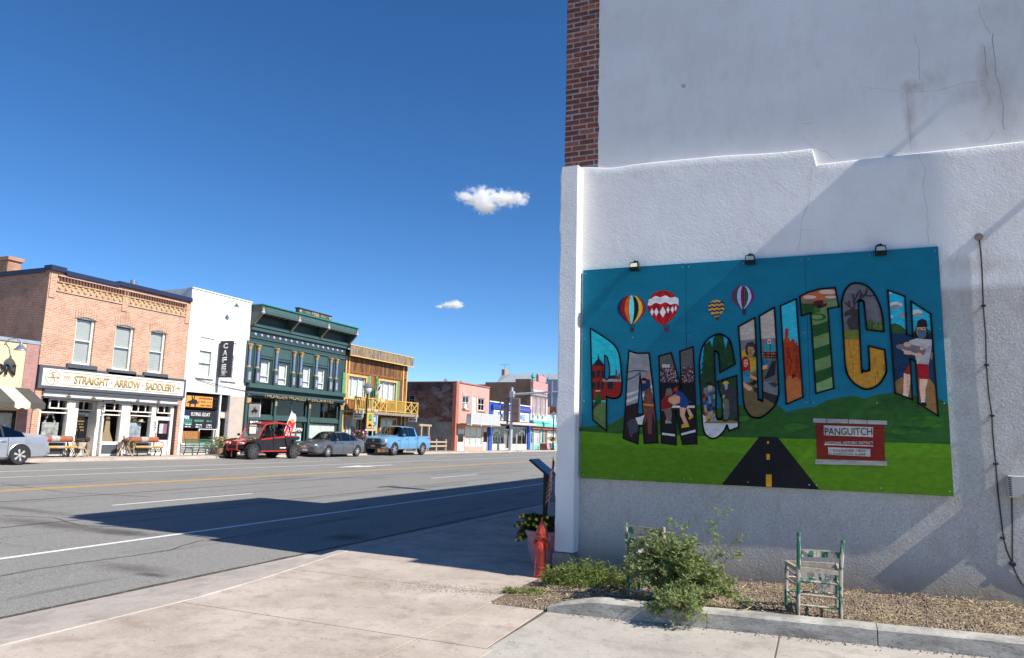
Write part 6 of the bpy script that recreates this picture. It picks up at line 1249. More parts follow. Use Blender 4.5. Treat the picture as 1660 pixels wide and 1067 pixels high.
for i in range(48):
    a, b = y0l-.05+(y1l-y0l+.35)*i/48, y0l-.05+(y1l-y0l+.35)*(i+1)/48; ld.put('parapet_board', MB().box(XF+.42, XF+.46+random.uniform(0,.012), a+.008, b-.008, zdn+.02+random.uniform(-.02,.03), ztl), GRB)
ld.put('parapet_soffit', MB().box(XF-.3, XF+.415, y0l-.05, y1l+.3, zdn+.1, zdn+.16), core); ld.put('parapet_trim', MB().box(XF+.4, XF+.5, y0l-.06, y1l+.32, zdn-.06, zdn+.02), YT); ld.put('parapet_trim', MB().box(XF+.4, XF+.5, y0l-.06, y1l+.32, ztl, ztl+.06), YT); ld.put('parapet_top', MB().box(XF-.4, XF+.4, y0l-.05, y1l+.3, ztl-.1, ztl), GRB)
ld.bx('ledge_board', BRD, (y0l,lw1[3]+.28,y1l,lw1[3]+.42), .07)
for (r) in (lw1, lw2):
    w = ld.window(r, .07, A['white_paint'], .1, 3, 1, A['curtain_white'], bars=.07); g = grow(r, .16)
    fr = MB(); fr.box(XF+.03,XF+.1,g[0],r[0],g[1],g[3]); fr.box(XF+.03,XF+.1,r[2],g[2],g[1],g[3]); fr.box(XF+.03,XF+.1,r[0],r[2],r[3],g[3]); fr.box(XF+.03,XF+.1,r[0],r[2],g[1],r[1]); ld.put('window_casing', fr, YT, w)
    for y in (g[0]-.42, g[2]+.03):
        s_ = ld.bx('shutter', SHG, (y,g[1]+.05,y+.38,g[3]+.02), .09, -.03); ld.bx('shutter_batten', SHG, (y+.03,g[3]-.45,y+.35,g[3]-.35), .115, -.09, s_); ld.bx('shutter_batten', SHG, (y+.03,g[1]+.35,y+.35,g[1]+.45), .115, -.09, s_)
for y in (dr_[0]-.12, dr_[2]): ld.bx('door_casing', YT, (y,zbal,y+.12,lw1[3]+.26), .09, -.02)
d_ = ld.bx('balcony_door', SHG, dr_, -.05, .1); ld.bx('door_glass', A['door_glass_dark'], (dr_[0]+.13,dr_[1]+(dr_[3]-dr_[1])*.45,dr_[2]-.13,dr_[3]-.15), -.04, .05, d_)
for (y, w_) in ((y0l+.02,.14),(y0l+.42,.12),(y1l-.75,.16),(y1l-.14,.14)): ld.bx('corner_trim', YT, (y,FZ,y+w_,zdn-.1), .08, -.02)
diag = [ld.put('diagonal_board', MB().bar((XF+.055,y1l-.57,z),(XF+.055,y1l-.16,z+.42),.1,.03,(1,0,0)), BRD) for z in [FZ+.2+i*.2 for i in range(int((zdn-FZ-.8)/.2))]]
ld.put('balcony_deck', MB().box(XF+.03, XF+1.2, y0l+.02, y1l+.25, zbal-.12, zbal), paint('deck_wood', (.3,.24,.17), .9, .3, 6)); ld.put('deck_fascia', MB().box(XF+1.2, XF+1.24, y0l+.02, y1l+.27, zbal-.2, zbal+.03), A['deck_wood'])
bx_ = XF+1.12; zr = zbal+1.0; Lb = y1l+.25-y0l
for u in (.0,.245,.37,.46,.62,.77,.885,1.0): y = y0l+.05+u*(Lb-.1); ld.put('railing_post', MB().bev(bx_-.06,bx_+.06,y-.06,y+.06,zbal,zr+.12,.01), YB2)
ld.put('hand_rail', MB().box(bx_-.07,bx_+.07,y0l+.03,y1l+.22,zr,zr+.07), YB2); ld.put('bottom_rail', MB().box(bx_-.04,bx_+.04,y0l+.03,y1l+.22,zbal+.1,zbal+.17), YB2)
def bal(u0, u1, n):
    for i in range(n): y = y0l+.05+(u0+(u1-u0)*(i+.7)/(n+.4))*(Lb-.1); ld.put('baluster', MB().box(bx_-.025,bx_+.025,y-.035,y+.035,zbal+.17,zr), YB2)
bal(0,.245,9); bal(.46,.62,8); bal(.62,.77,8)
for (u0, u1) in ((.245,.37),(.37,.46),(.77,.885),(.885,1.)):
    a, b = y0l+.05+u0*(Lb-.1), y0l+.05+u1*(Lb-.1)
    for (p_, q_) in (((a,zbal+.15),(b,zr)),((a,zr),(b,zbal+.15))): ld.put('cross_brace', MB().bar((bx_+.02*(p_[1] < q_[1]),p_[0],p_[1]),(bx_+.02*(p_[1] < q_[1]),q_[0],q_[1]),.07,.04,(1,0,0)), YB2)
for (r, nm, rows) in ((low1,'shop_window',1),(low2,'shop_window',1)):
    w = ld.window(r, .08, A['white_paint'], .12, 2, rows, A['curtain_white']); g = grow(r,.14); fr = MB(); fr.box(XF+.03,XF+.1,g[0],r[0],r[1],g[3]); fr.box(XF+.03,XF+.1,r[2],g[2],r[1],g[3]); fr.box(XF+.03,XF+.1,r[0],r[2],r[3],g[3]); ld.put('window_casing', fr, YT, w)
for k_, (c_, dy, dz) in enumerate((((.7,.1,.3),.15,.2),((.7,.5,.05),.35,.4),((.1,.45,.15),.6,.15),((.6,.6,.1),.5,.65))): ld.bx('window_sticker', paint('sticker_%d' % k_, c_, .6), (low2[0]+dy,low2[1]+dz,low2[0]+dy+.22,low2[1]+dz+.2), -.1, .105)
d_ = ld.bx('lodge_door', paint('door_dark', (.05,.06,.06), .4), ldr, -.05, .1); ld.bx('door_glass', A['door_glass_dark'], (ldr[0]+.12,FZ+.5,ldr[2]-.12,ldr[3]-.15), -.04, .05, d_); ld.bx('door_poster', paint('poster_sky', (.25,.55,.75), .5, .4, 6), (ldr[0]+.15,ldr[3]-.95,ldr[2]-.15,ldr[3]-.25), -.03, .035, d_); ld.bx('door_poster', A['white_paint'], (ldr[0]+.2,FZ+1.1,ldr[2]-.3,FZ+1.9), -.03, .035, d_)
for y in (ldr[0]-.28, ldr[2]+.03): ld.bx('door_casing', YB2, (y,FZ,y+.22,ldr[3]+.2), .1, -.02)
# hanging sign boards on the lodge
def hang(name, label, c, w, h, base_m, lines, tm, ax='y'):
    t_ = thing(name, label, 'sign', tuple(c)); ux = (0,1,0) if ax == 'y' else (1,0,0)
    (build('board', MB().bev(-.03,.03,-w/2,w/2,-h/2,h/2,.01), base_m, t_) if ax == 'y' else build('board', MB().bev(-w/2,w/2,-.03,.03,-h/2,h/2,.01), base_m, t_))
    o = Vector((.034,0,0)) if ax == 'y' else Vector((0,-.034,0))
    if lines: scribble('board_lettering', tm, t_, o, ux, w*.75, h*.75, lines, lines, .75)
    ch = MB()
    for s_ in (-1,1): e = Vector(ux)*(w*.4*s_); ch.tube([e+Vector((0,0,h/2)), e+Vector((0,0,h/2+.16))], .012, 5)
    k = build('hanger', ch, A['iron_black'], t_); k['kind'] = 'stuff'; return t_
c = onX(*Z5b([(360,325)])[0],XF+1.0); TM = paint('dark_maroon', (.1,.02,.03), .6)
hang('hanging_sign', 'small white hanging sign with dark lettering under the lodge balcony', c, .95, .75, A['white_paint'], 3, TM, 'x')
c = onX(*Z5b([(1255,390)])[0],XF+1.0); hang('hanging_sign', 'small pale sign with maroon lettering hanging off the lodge corner', c, .9, .62, A['cream_trim'], 2, TM, 'x')
c = onX(*Z5b([(580,415)])[0],XF+1.15); t_ = hang('lodge_sign', 'square tan sign with a blue badge hanging below the balcony', c, 1.75, 1.75, paint('sign_tan', (.55,.4,.24), .6), None, None)
build('badge', MB().prism([(.034,-.72,.42),(.034,0,.3),(.034,.72,.42),(.034,.72,-.35),(.034,0,-.7),(.034,-.72,-.35)], (.015,0,0)), paint('badge_blue', (.03,.22,.42), .5), t_, fix=True); scribble('board_lettering', chalk, t_, (.052,0,.04), (0,1,0), 1.2, .5, 1, 8, .6, 9, .8); scribble('board_lettering', chalk, t_, (.052,0,-.33), (0,1,0), .8, .16, 2, 9, .7); build('fox_emblem', MB().sph((.05,0,.52), .05, .24, .2, 10, 6).prism([(.04,-.2,.62),(.04,-.14,.85),(.04,-.05,.68)], (.03,0,0)).prism([(.04,.05,.68),(.04,.14,.85),(.04,.2,.62)], (.03,0,0)), paint('fox_dark', (.1,.07,.06), .7), t_)
lf = onX(*Z5([(705,745)])[0],XF+1.3); f2 = thing('porch_flag', 'American flag on an angled pole above the lodge balcony', 'flag', (XF+.05, lf.y+.2, lf.z-.3)); build('pole', MB().tube([(0,0,0),(1.25,-.2,.9)], .02, 6), A['white_paint'], f2)
fg = MB(); 
for i in range(13):
    for j in range(12):
        f_ = lambda u, v: Vector((1.22-v*.55-u*.22,-.2+v*.08+.12*math.sin(v*7+u*2), .87-u*.75-v*.95))
        fg.col = c4((.03,.04,.14)) if (i < 7 and j < 5) else (c4((.45,.03,.04)) if i % 2 == 0 else c4((.7,.68,.66))); fg.add([f_(i/13,j/12),f_((i+1)/13,j/12),f_((i+1)/13,(j+1)/12),f_(i/13,(j+1)/12)],[(0,1,2,3)])
build('cloth', fg, FLATCOL, f2, True)
# --- open lot beside the lodge, pink brick building, blue store, ornate front
def simple_fence(y0, y1, X):
    f = thing('rail_fence', 'weathered two rail wooden fence closing the empty lot', 'fence', (X, y0, FZ)); wd_ = paint('fence_wood', (.42,.33,.23), .9, .3, 8); n = 4
    for i in range(n+1): y = (y1-y0)*i/n; build('post', MB().bev(-.08,.08,y-.08,y+.08,-.2,1.15,.01), wd_, f)
    for z in (.45,.85): build('rail', MB().bar((.1,-.1,z),(.1,y1-y0+.1,z+.02),.05,.16), wd_, f)
simple_fence(57.2, 65.0, -34.6)
g = thing('timber_gateway', 'tall bare timber gateway standing in the empty lot', 'gate frame', (-36.2, onX(681,728,-36.2).y, FZ)); wd_ = MATS['fence_wood']; yw = onX(694,700,-36.2).y-onX(682,700,-36.2).y; hz_ = onX(688,691,-36.2).z-FZ
build('post', MB().bev(-.1,.1,-.1,.1,-.2,hz_,.01), wd_, g); build('post', MB().bev(-.1,.1,yw-.1,yw+.1,-.2,hz_,.01), wd_, g); build('beam', MB().bar((0,-.5,hz_+.1),(0,yw+.5,hz_+.08),.2,.2), wd_, g)
lot = MB().box(-60, -36, y1l+.02, 65.4, -.6, FZ-.02); struct('empty_lot', lot, A['dry_land'])
build('lot_grass', MB().box(-35.9,-34.9,57,65.2,FZ-.1,FZ+.03), paint('grass_green', (.1,.17,.04), .9, .4, 30), bpy.data.objects['empty_lot'])
yp, yq = 65.62, 73.85; zp = onX(*Z6([(300,120)])[0],XF).z; pk_ = Bld('pink_brick_building', 'two storey pink painted brick building with a sagging white balcony', yp)
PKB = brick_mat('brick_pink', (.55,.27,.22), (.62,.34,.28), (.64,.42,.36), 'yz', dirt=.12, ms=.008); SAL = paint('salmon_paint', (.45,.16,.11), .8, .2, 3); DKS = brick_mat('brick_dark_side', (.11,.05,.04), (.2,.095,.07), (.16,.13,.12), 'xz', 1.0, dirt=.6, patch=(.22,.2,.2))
w1, d1, w2 = R_(Z6,165,258,248,445), R_(Z6,292,270,345,520), R_(Z6,374,287,452,465); dlo = R_(Z6,102,702,183,980); wlo = R_(Z6,200,668,432,932); dl2 = R_(Z6,443,680,492,980)
zbk = onX(*Z6([(350,640)])[0],XF+1.3).z; d1 = (d1[0],zbk+.05,d1[2],d1[3]); dlo = (dlo[0],FZ,dlo[2],dlo[3]); dl2 = (dl2[0],FZ,dl2[2],dl2[3])
pk_.wall('wall', PKB, (yp,FZ-.2,yq,zp), [w1,w2,d1,dlo,wlo,dl2], .25); dep = 6.2
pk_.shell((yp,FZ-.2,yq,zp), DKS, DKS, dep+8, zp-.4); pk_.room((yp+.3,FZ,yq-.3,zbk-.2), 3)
pk_.bx('corner_pier', SAL, (yp-.02,FZ-.1,yp+.6,zp+.1), .12, .3); pk_.bx('coping', SAL, (yp,zp,yq,zp+.12), .1, .3)
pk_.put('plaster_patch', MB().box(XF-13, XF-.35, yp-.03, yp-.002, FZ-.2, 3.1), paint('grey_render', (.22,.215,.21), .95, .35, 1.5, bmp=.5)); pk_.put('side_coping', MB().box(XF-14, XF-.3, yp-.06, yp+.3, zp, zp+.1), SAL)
sw_ = prY(*[c for q in T(650,570,5.333)([(75,378),(122,455)]) for c in q], yp); so2 = pk_.put('side_window', MB().box(sw_[0],sw_[2],yp-.05,yp-.003,sw_[1],sw_[3]), A['iron_black']); f_ = MB()
for (a, b, c, d) in ((sw_[0],sw_[0]+.06,sw_[1],sw_[3]),(sw_[2]-.06,sw_[2],sw_[1],sw_[3]),(sw_[0]+.06,sw_[2]-.06,(sw_[1]+sw_[3])/2-.03,(sw_[1]+sw_[3])/2+.03),(sw_[0]+.06,sw_[2]-.06,sw_[1],sw_[1]+.06),(sw_[0]+.06,sw_[2]-.06,sw_[3]-.06,sw_[3])): f_.box(a,b,yp-.08,yp-.052,c,d)
pk_.put('window_frame', f_, lampg, so2)
for r in (w1, w2): pk_.window(r, .09, A['white_paint'], .08, 2, 2, None); pk_.bx('window_arch', PKB, (r[0]-.1,r[3],r[2]+.1,r[3]+.3), .04); pk_.bx('sill', SAL, (r[0]-.1,r[1]-.14,r[2]+.1,r[1]-.003), .08)
pk_.bx('air_conditioner', A['white_paint'], (w1[0]+.05,w1[1]+.05,w1[0]+.7,w1[1]+.55), .25, .05, None, .02)
dd_ = pk_.bx('balcony_door', paint('door_cream', (.66,.6,.48), .6), d1, -.05, .1); pk_.bx('door_casing', A['white_paint'], (d1[0]-.1,zbk,d1[0],d1[3]+.1), .05); pk_.bx('door_casing', A['white_paint'], (d1[2],zbk,d1[2]+.1,d1[3]+.1), .05)
pk_.put('balcony_deck', MB().box(XF+.02,XF+1.3,yp+.2,yq+.3,zbk-.12,zbk), A['deck_wood']); xb = XF+1.25; ym = R_(Z6,275,600,280,640,XF+1.25)[0]
k_ = MB(); n = 16
for i in range(n): y = yp+.25+(ym-yp-.25)*i/n; pk_.put('baluster', MB().bar((xb,y,zbk),(xb,y+random.uniform(-.06,.06),zbk+.8+random.uniform(0,.25)),.05), lampg)
n = 3; yR2 = R_(Z6,660,600,662,640,XF+1.25)[2]
for i in range(n):
    a, b = ym+(yR2-ym)*i/n, ym+(yR2-ym)*(i+1)/n; pk_.put('railing_panel', MB().box(xb-.02,xb+.02,a+.06,b-.06,zbk+.1,zbk+1.05), paint('lattice_white', (.48,.48,.48), .7, .2, 14)); pk_.put('railing_post', MB().box(xb-.06,xb+.06,a-.05,a+.05,zbk-.2,zbk+1.15), A['white_paint'])
pk_.put('hand_rail', MB().box(xb-.05,xb+.05,ym-.05,yR2+.05,zbk+1.07,zbk+1.14), A['white_paint']); pk_.put('bottom_rail', MB().box(xb-.05,xb+.05,ym-.05,yR2+.05,zbk-.05,zbk+.08), A['white_paint']); pk_.put('deck_extension', MB().box(XF+.2,XF+1.3,yq+.31,yR2,zbk-.12,zbk-.02), A['deck_wood'])
for r in (dlo, dl2): q_ = pk_.bx('shop_door', A['white_paint'], r, -.05, .1); pk_.bx('door_glass', A['door_glass_dark'], (r[0]+.15,FZ+.9,r[2]-.15,r[3]-.5), -.04, .05, q_)
pk_.window(wlo, .12, A['white_paint'], .1, 3, 1, A['curtain_white'], 'shop_window'); pk_.put('satellite_dish', MB().lathe([(.02,0),(.3,.05),(.5,.18)], (XF-3,yp+3,zp+.2), 14, 'x'), lampg); pk_.put('roof_vent', MB().tube([(XF-2,yp+5,zp-.4),(XF-2,yp+5,zp+.55)], .12, 8), lampg)
# blue store
yb0, yb1 = yq+.02, 86.6; zb0 = 5.6; bl_ = Bld('blue_store', 'single storey royal blue shop front with a white lettered sign', yb0); RB = paint('royal_blue', (.02,.09,.42), .5, .2, 3)
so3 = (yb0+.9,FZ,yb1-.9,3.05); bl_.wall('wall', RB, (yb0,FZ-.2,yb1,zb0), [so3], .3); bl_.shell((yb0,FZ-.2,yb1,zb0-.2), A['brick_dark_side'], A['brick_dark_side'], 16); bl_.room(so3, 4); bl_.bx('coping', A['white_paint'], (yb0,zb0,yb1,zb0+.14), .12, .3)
bl_.bx('blue_cornice', RB, (yb0+.6,zb0-.75,yb1-.4,zb0-.25), .3, 0, None, .03); bl_.bx('red_conduit', paint('conduit_red', (.5,.12,.08), .5), (yb0+2,zb0-.5,yb1-.3,zb0-.42), .36, -.3); sr = R_(Z7,42,548,468,660); sr = (yb0+.9,3.65,yb1-.9,4.75); so4 = bl_.bx('sign_board', A['white_paint'], sr, .2)
text('sign_lettering', 'THRIFT STORE', paint('lettering_blue', (.12,.3,.58), .6), bl_.e, Vector((XF+.205,(sr[0]+sr[2])/2-.2,(sr[1]+sr[3])/2))-bl_.o, (0,1,0), (0,0,1), .8, .02, .03, (sr[2]-sr[0])*.8)
bl_.put('canopy', MB().bev(XF,XF+1.1,yb0+.6,yb1-.5,3.2,3.5,.03), paint('canopy_beige', (.6,.52,.42), .7)); bl_.bx('pier', RB, (yb0+.05,FZ,yb0+.85,3.2), .15, 0, None, .02); bl_.bx('pier', RB, (yb1-.85,FZ,yb1-.05,3.2), .15, 0, None, .02)
ws_ = [(so3[0],so3[0]+4.2,2),(so3[0]+5.9,so3[0]+7.6,1),(so3[0]+7.7,so3[2],2)]
for (a, b, n) in ws_: bl_.window((a,FZ+.65,min(b,so3[2]),3.0), .08, paint('alu_frame', (.55,.56,.58), .4, .05), .1, n, 1, None, 'shop_window'); bl_.bx('stall_riser', paint('riser_cream', (.6,.55,.47), .8), (a,FZ,min(b,so3[2]),FZ+.64), -.05, .2)
q_ = bl_.bx('shop_door', A['alu_frame'], (so3[0]+4.3,FZ,so3[0]+5.8,2.7), -.3, .35); 
for u in (0,1): bl_.bx('door_glass', A['door_glass_dark'], (so3[0]+4.4+u*.72,FZ+.2,so3[0]+5.02+u*.68,2.55), -.29, .32, q_)
for (a, c_) in ((1.6,'pale'),(9.4,'white')):
    arc = MB(); n = 10
    for i in range(n): t0, t1 = math.pi*(.15+.7*i/n), math.pi*(.15+.7*(i+1)/n); cy2 = so3[0]+a; arc.poly([(XF-.09,cy2+1.2*math.cos(t0),1.9+.75*math.sin(t0)),(XF-.09,cy2+1.2*math.cos(t1),1.9+.75*math.sin(t1)),(XF-.09,cy2+.8*math.cos(t1),1.9+.45*math.sin(t1)),(XF-.09,cy2+.8*math.cos(t0),1.9+.45*math.sin(t0))])
    bl_.put('window_lettering', arc, chalk)
rg = random.Random(5)
for i in range(5):
    y = so3[0]+.5+i*.75; c_ = [(.5,.1,.08),(.6,.5,.1),(.7,.7,.68),(.1,.3,.12),(.1,.15,.4)][i % 5]; h = rg.uniform(.4,1.2)
    o = build('display_item', MB().lathe([(.12,0),(.16,h*.3),(.1,h*.6),(.13,h*.85),(.04,h)], n=10), paint('goods_%d' % (i % 5), c_, .6), None, True, (XF-.5,y,FZ+.65)); tag(o, ['red vase in the blue store window','yellow vase in the blue store window','white figure in the blue store window','green bottle shape in the blue store window','blue vase in the blue store window'][i % 5], 'ornament')
# ornate front with turquoise shop
yo0, yo1 = 86.62, 97.5; orn = Bld('ornate_building', 'ornate pink and white two storey front above a turquoise shop', yo0); zo = 8.3; PW = paint('pale_pink', (.62,.5,.5), .6, .12, 2); PNK = paint('pediment_pink', (.52,.28,.26), .7, .15, 3); TQ = paint('turquoise', (.18,.52,.46), .5, .12, 3)
BRN = brick_mat('brick_brown_side', (.2,.105,.06), (.28,.15,.09), (.27,.2,.15), 'xz', dirt=.2)
yo2 = 93.0; wo = [(yo0+.9+i*1.75,4.75,yo0+1.75+i*1.75,7.0) for i in range(3)]
orn.wall('wall', PW, (yo0,3.6,yo2,zo), wo, .25); orn.put('side_wall', MB().box(XF-30,XF-.002,yo0,yo0+.3,FZ-.2,8.3), BRN)
for (a, b, z) in ((-2.2,0,9.25),(-6.5,-2.2,8.85),(-14,-6.5,8.55)): orn.put('parapet_step', MB().box(XF+a,XF+b-.003,yo0+.001,yo0+.299,8.3,z), BRN)
orn.put('rear_wall', MB().box(XF-30.3,XF-30,yo0,yo1,FZ-.2,8), BRN); orn.put('roof', MB().box(XF-30,XF-.3,yo0+.3,yo1,7.4,7.6), A['roof_grey']); orn.put('side_wall', MB().box(XF-30,XF-.002,yo1-.3,yo1,FZ-.2,8.0), BRN)
for r in wo:
    orn.window(r, .08, A['white_paint'], .12, 1, 2, None); 
    for y in (r[0]-.28, r[2]+.08): orn.put('colonnette', MB().lathe([(.12,r[1]),(.1,r[1]+.2),(.09,r[3]-.2),(.14,r[3])], (XF+.1,y+.1,0), 10), PW)
    orn.bx('column_block', TQ, (r[0]-.3,r[1]-.5,r[0]-.05,r[1]-.1), .2)
orn.bx('main_cornice', PW, (yo0-.1,zo-.75,yo2+.1,zo-.35), .45, 0, None, .06); orn.bx('cornice_moulding', PW, (yo0-.05,zo-1.1,yo2+.05,zo-.76), .25, 0, None, .04)
for i in range(9): y = yo0+.2+i*.75; orn.bx('cornice_bracket', PW, (y,zo-1.05,y+.18,zo-.77), .4, -.26)
orn.bx('pediment', PNK, (yo0-.05,zo-.34,yo2+.05,zo+.7), .35, .1, None, .04); orn.put('pediment_crest', MB().bev(XF-.1,XF+.3,yo0+2.0,yo0+4.6,zo+.7,zo+1.6,.05), PNK)
for y in (yo0+2.05,yo0+4.55): orn.put('crest_knob', MB().lathe([(.12,zo+1.6),(.16,zo+1.7),(.03,zo+2.0)], (XF+.1,y,0), 8), PNK)
for y in (yo0+.35,yo2-.2): orn.put('urn_finial', MB().lathe([(.12,zo+.7),(.22,zo+.85),(.1,zo+1.0),(.26,zo+1.2),(.22,zo+1.45),(.06,zo+1.6),(.1,zo+1.72),(.02,zo+1.85)], (XF+.1,y,0), 12), paint('urn_teal', (.03,.4,.33), .5))
so5 = (yo0+.4,FZ,yo1-.4,3.1); orn.wall('shop_front', A['white_paint'], (yo0,FZ-.2,yo1,3.6), [so5], .3); orn.room(so5, 4); orn.bx('shop_cornice', TQ, (yo0,3.65,yo2,4.0), .5, 0, None, .05); orn.bx('shop_fascia', TQ, (yo0,3.2,yo1,3.62), .6, 0, None, .02); orn.bx('red_board', paint('board_red', (.36,.1,.05), .6), (yo0,2.85,yo1,3.18), .35); orn.put('turquoise_parapet', MB().box(XF-.3,XF+.02,yo2+.01,yo1,3.6,4.9), paint('parapet_aqua', (.4,.62,.58), .6)); orn.put('upper_brick', MB().box(XF-6,XF-1.2,yo2+.02,yo1+6,4.9,7.2), red)
for i, (a, b, c_) in enumerate(((0,.9,TQ),(1.1,3.6,None),(4.1,4.9,TQ),(5.1,6.0,paint('door_orange', (.5,.26,.05), .6)),(6.3,9.9,None))):
    r = (so5[0]+a,FZ,so5[0]+b,2.75)
    if c_ is None: orn.window((r[0],FZ+.6,r[2],2.75), .1, A['white_paint'], .1, 1 if i == 1 else 2, 1, A['curtain_white'], 'shop_window'); orn.bx('stall_riser', TQ, (r[0],FZ,r[2],FZ+.59), -.05, .2)
    else: q_ = orn.bx('shop_door', c_, r, -.1, .15); orn.bx('door_glass', A['door_glass_dark'], (r[0]+.18,FZ+.9,r[2]-.18,2.4), -.09, .1, q_)
    orn.bx('mullion', PW, (r[2]+.01,FZ,r[2]+.18,3.1), .03, .2)
# metal roofed hall far behind
e0, r0, e1, r1 = onY(804.8,621.5,112), onY(813.4,608.3,118), onY(960,625,112), onY(960,606,118); r1.z = r0.z; e1.z = e0.z; HO = Vector((e0.x,112,0))
hb = thing('metal_roof_hall', 'large hall with a grey corrugated metal roof behind the shops', 'building', tuple(HO)); MR = paint('metal_roof', (.36,.39,.42), .45, .12, 1.2, metal=.3)
build('wall', MB().box(.6,e1.x-e0.x-.6,.6,11.4,-.5,e0.z-.01), paint('hall_wall', (.5,.48,.45), .8), hb); back = Vector((0,12,0))
rf = build('roof', MB().prism([e0-HO,e1-HO,r1-HO,r0-HO], (0,0,.12)).prism([e0-HO+back,e1-HO+back,r1-HO,r0-HO], (0,0,.12)).add([e0-HO,e0-HO+back,r0-HO],[(0,1,2)]), MR, hb); rbs = MB()
for i in range(60):
    x = e0.x+.3+i*(e1.x-e0.x-.6)/59; rbs.bar((x-HO.x,0,e0.z+.16),(max(x,r0.x)-HO.x,6,r0.z+.16),.06,.08)
k = build('roof_seams', rbs, MR, rf); k['kind'] = 'stuff'
c0, c1 = onY(815.3,610,118), onY(820.9,599.2,118); build('chimney', MB().bev(c0.x-HO.x,c1.x-HO.x,5.3,6.7,c0.z-1.5,c1.z,.05), brick_mat('brick_chimney', (.36,.15,.09), (.42,.19,.12), (.4,.3,.24), 'xz'), rf)
cx = (c0.x+c1.x)/2-HO.x; an = MB().tube([(cx,6,c1.z),(cx,6,c1.z+.95)], .04, 6).tube([(cx-1.0,6,c1.z+.85),(cx+1.0,6,c1.z+.85)], .03, 5)
for i in range(7): x = cx-.95+i*.31; an.tube([(x,5.6,c1.z+.85),(x,6.4,c1.z+.85)], .02, 4)
build('antenna', an, lampg, rf)
# more of the town beyond, seen only past the pilaster or from a step aside
for i, (yy, ln, hh, c_) in enumerate(((104,14,6.5,(.5,.42,.34)),(120,16,7.5,(.35,.18,.12)),(138,20,6,(.55,.5,.45)))):
    t_ = thing('street_building', ['plain tan two storey shop beyond the ornate building','plain red brick shop further along the street','pale low shop at the far end of the row'][i], 'building', (XF,yy,FZ)); build('wall', MB().box(-18,0,0,ln-.4,-.3,hh), paint('town_wall_%d' % i, c_, .85, .15, 1.5), t_); build('coping', MB().bev(-18,.15,-.05,ln-.35,hh,hh+.2,.03), A['coping_grey'], t_)
    for j in range(3):
        y = 1+j*ln/3.4
        for z in ((1,2.6),(4,5.4)): w = build('window', MB().box(.001,.05,y,y+1.6,z[0],z[1]), A['white_paint'], t_); build('pane', MB().box(.051,.06,y+.1,y+1.5,z[0]+.1,z[1]-.1), A['door_glass_dark'], w)
# ------------------------------------------------------------------ vehicles
RUB = paint('tyre_rubber', (.025,.025,.027), .85, .2, 20, obj=True); ALLOY = paint('alloy_rim', (.6,.6,.62), .35, .1, 9, metal=.25, obj=True); BLKP = paint('black_plastic', (.02,.02,.022), .5, .15, 9, obj=True); CHR = paint('chrome', (.7,.71,.73), .15, .05, 5, metal=1., obj=True); LENS = paint('lamp_clear', (.7,.72,.74), .12, .1, 20, obj=True); TAIL = paint('lamp_red', (.45,.015,.015), .2, .1, 10, obj=True)
def carpaint(name, c, metal=.35, rough=.28):
    m_, t, b, N, L = new_mat(name); b.inputs['Base Color'].default_value = c4(c); b.inputs['Metallic'].default_value = metal; b.inputs['Roughness'].default_value = rough; b.inputs['Coat Weight'].default_value = .6; b.inputs['Coat Roughness'].default_value = .06
    n = tex(t, L, 'Noise', 3, coords(t, L, kind='obj'), 6, .6); L(mixc(t, L, c, tuple(x*.8+.03 for x in c), ramp(t, L, n.outputs[0], [(.45, 0.), (.75, .5)])), b.inputs['Base Color']); return m_
def wheel(par, x, y, r, w, side, rimc, spokes=5, off=False):
    wo = build('wheel', MB().lathe([(r*.62,-w/2*.9),(r*.9,-w/2),(r*.985,-w*.36),(r,-w*.25),(r,w*.25),(r*.985,w*.36),(r*.9,w/2),(r*.62,w/2*.9)], n=28, axis='y'), RUB, par, True, (x,y,r))
    rm = MB(); o = side*w*.40; rm.lathe([(r*.66,o*1.08),(r*.64,o*1.12),(r*.58,o*.75)], n=24, axis='y')
    for k in range(spokes):
        a = 2*math.pi*k/spokes+.3
        for d_ in ((-.11,.11) if spokes < 7 else (0,)): rm.bar((r*.12*math.cos(a+d_),o*1.0,r*.12*math.sin(a+d_)), (r*.62*math.cos(a+d_*.9),o*1.0,r*.62*math.sin(a+d_*.9)), r*.11, .03)
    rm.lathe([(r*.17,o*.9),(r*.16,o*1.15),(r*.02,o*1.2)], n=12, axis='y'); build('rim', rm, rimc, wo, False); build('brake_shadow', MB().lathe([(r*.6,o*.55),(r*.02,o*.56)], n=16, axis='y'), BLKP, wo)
    if off:
        tr_ = MB()
        for k in range(22):
            a = 2*math.pi*k/22
            for s_ in (-1,1): q = a+(.14 if s_ > 0 else 0); tr_.bar((r*.99*math.cos(q),s_*w*.12,r*.99*math.sin(q)),(r*.97*math.cos(q+.05),s_*w*.5,r*.97*math.sin(q+.05)),.05,.07,(math.cos(q),0,math.sin(q)))
        k_ = build('tread_blocks', tr_, RUB, wo); k_['kind'] = 'stuff'
    return wo
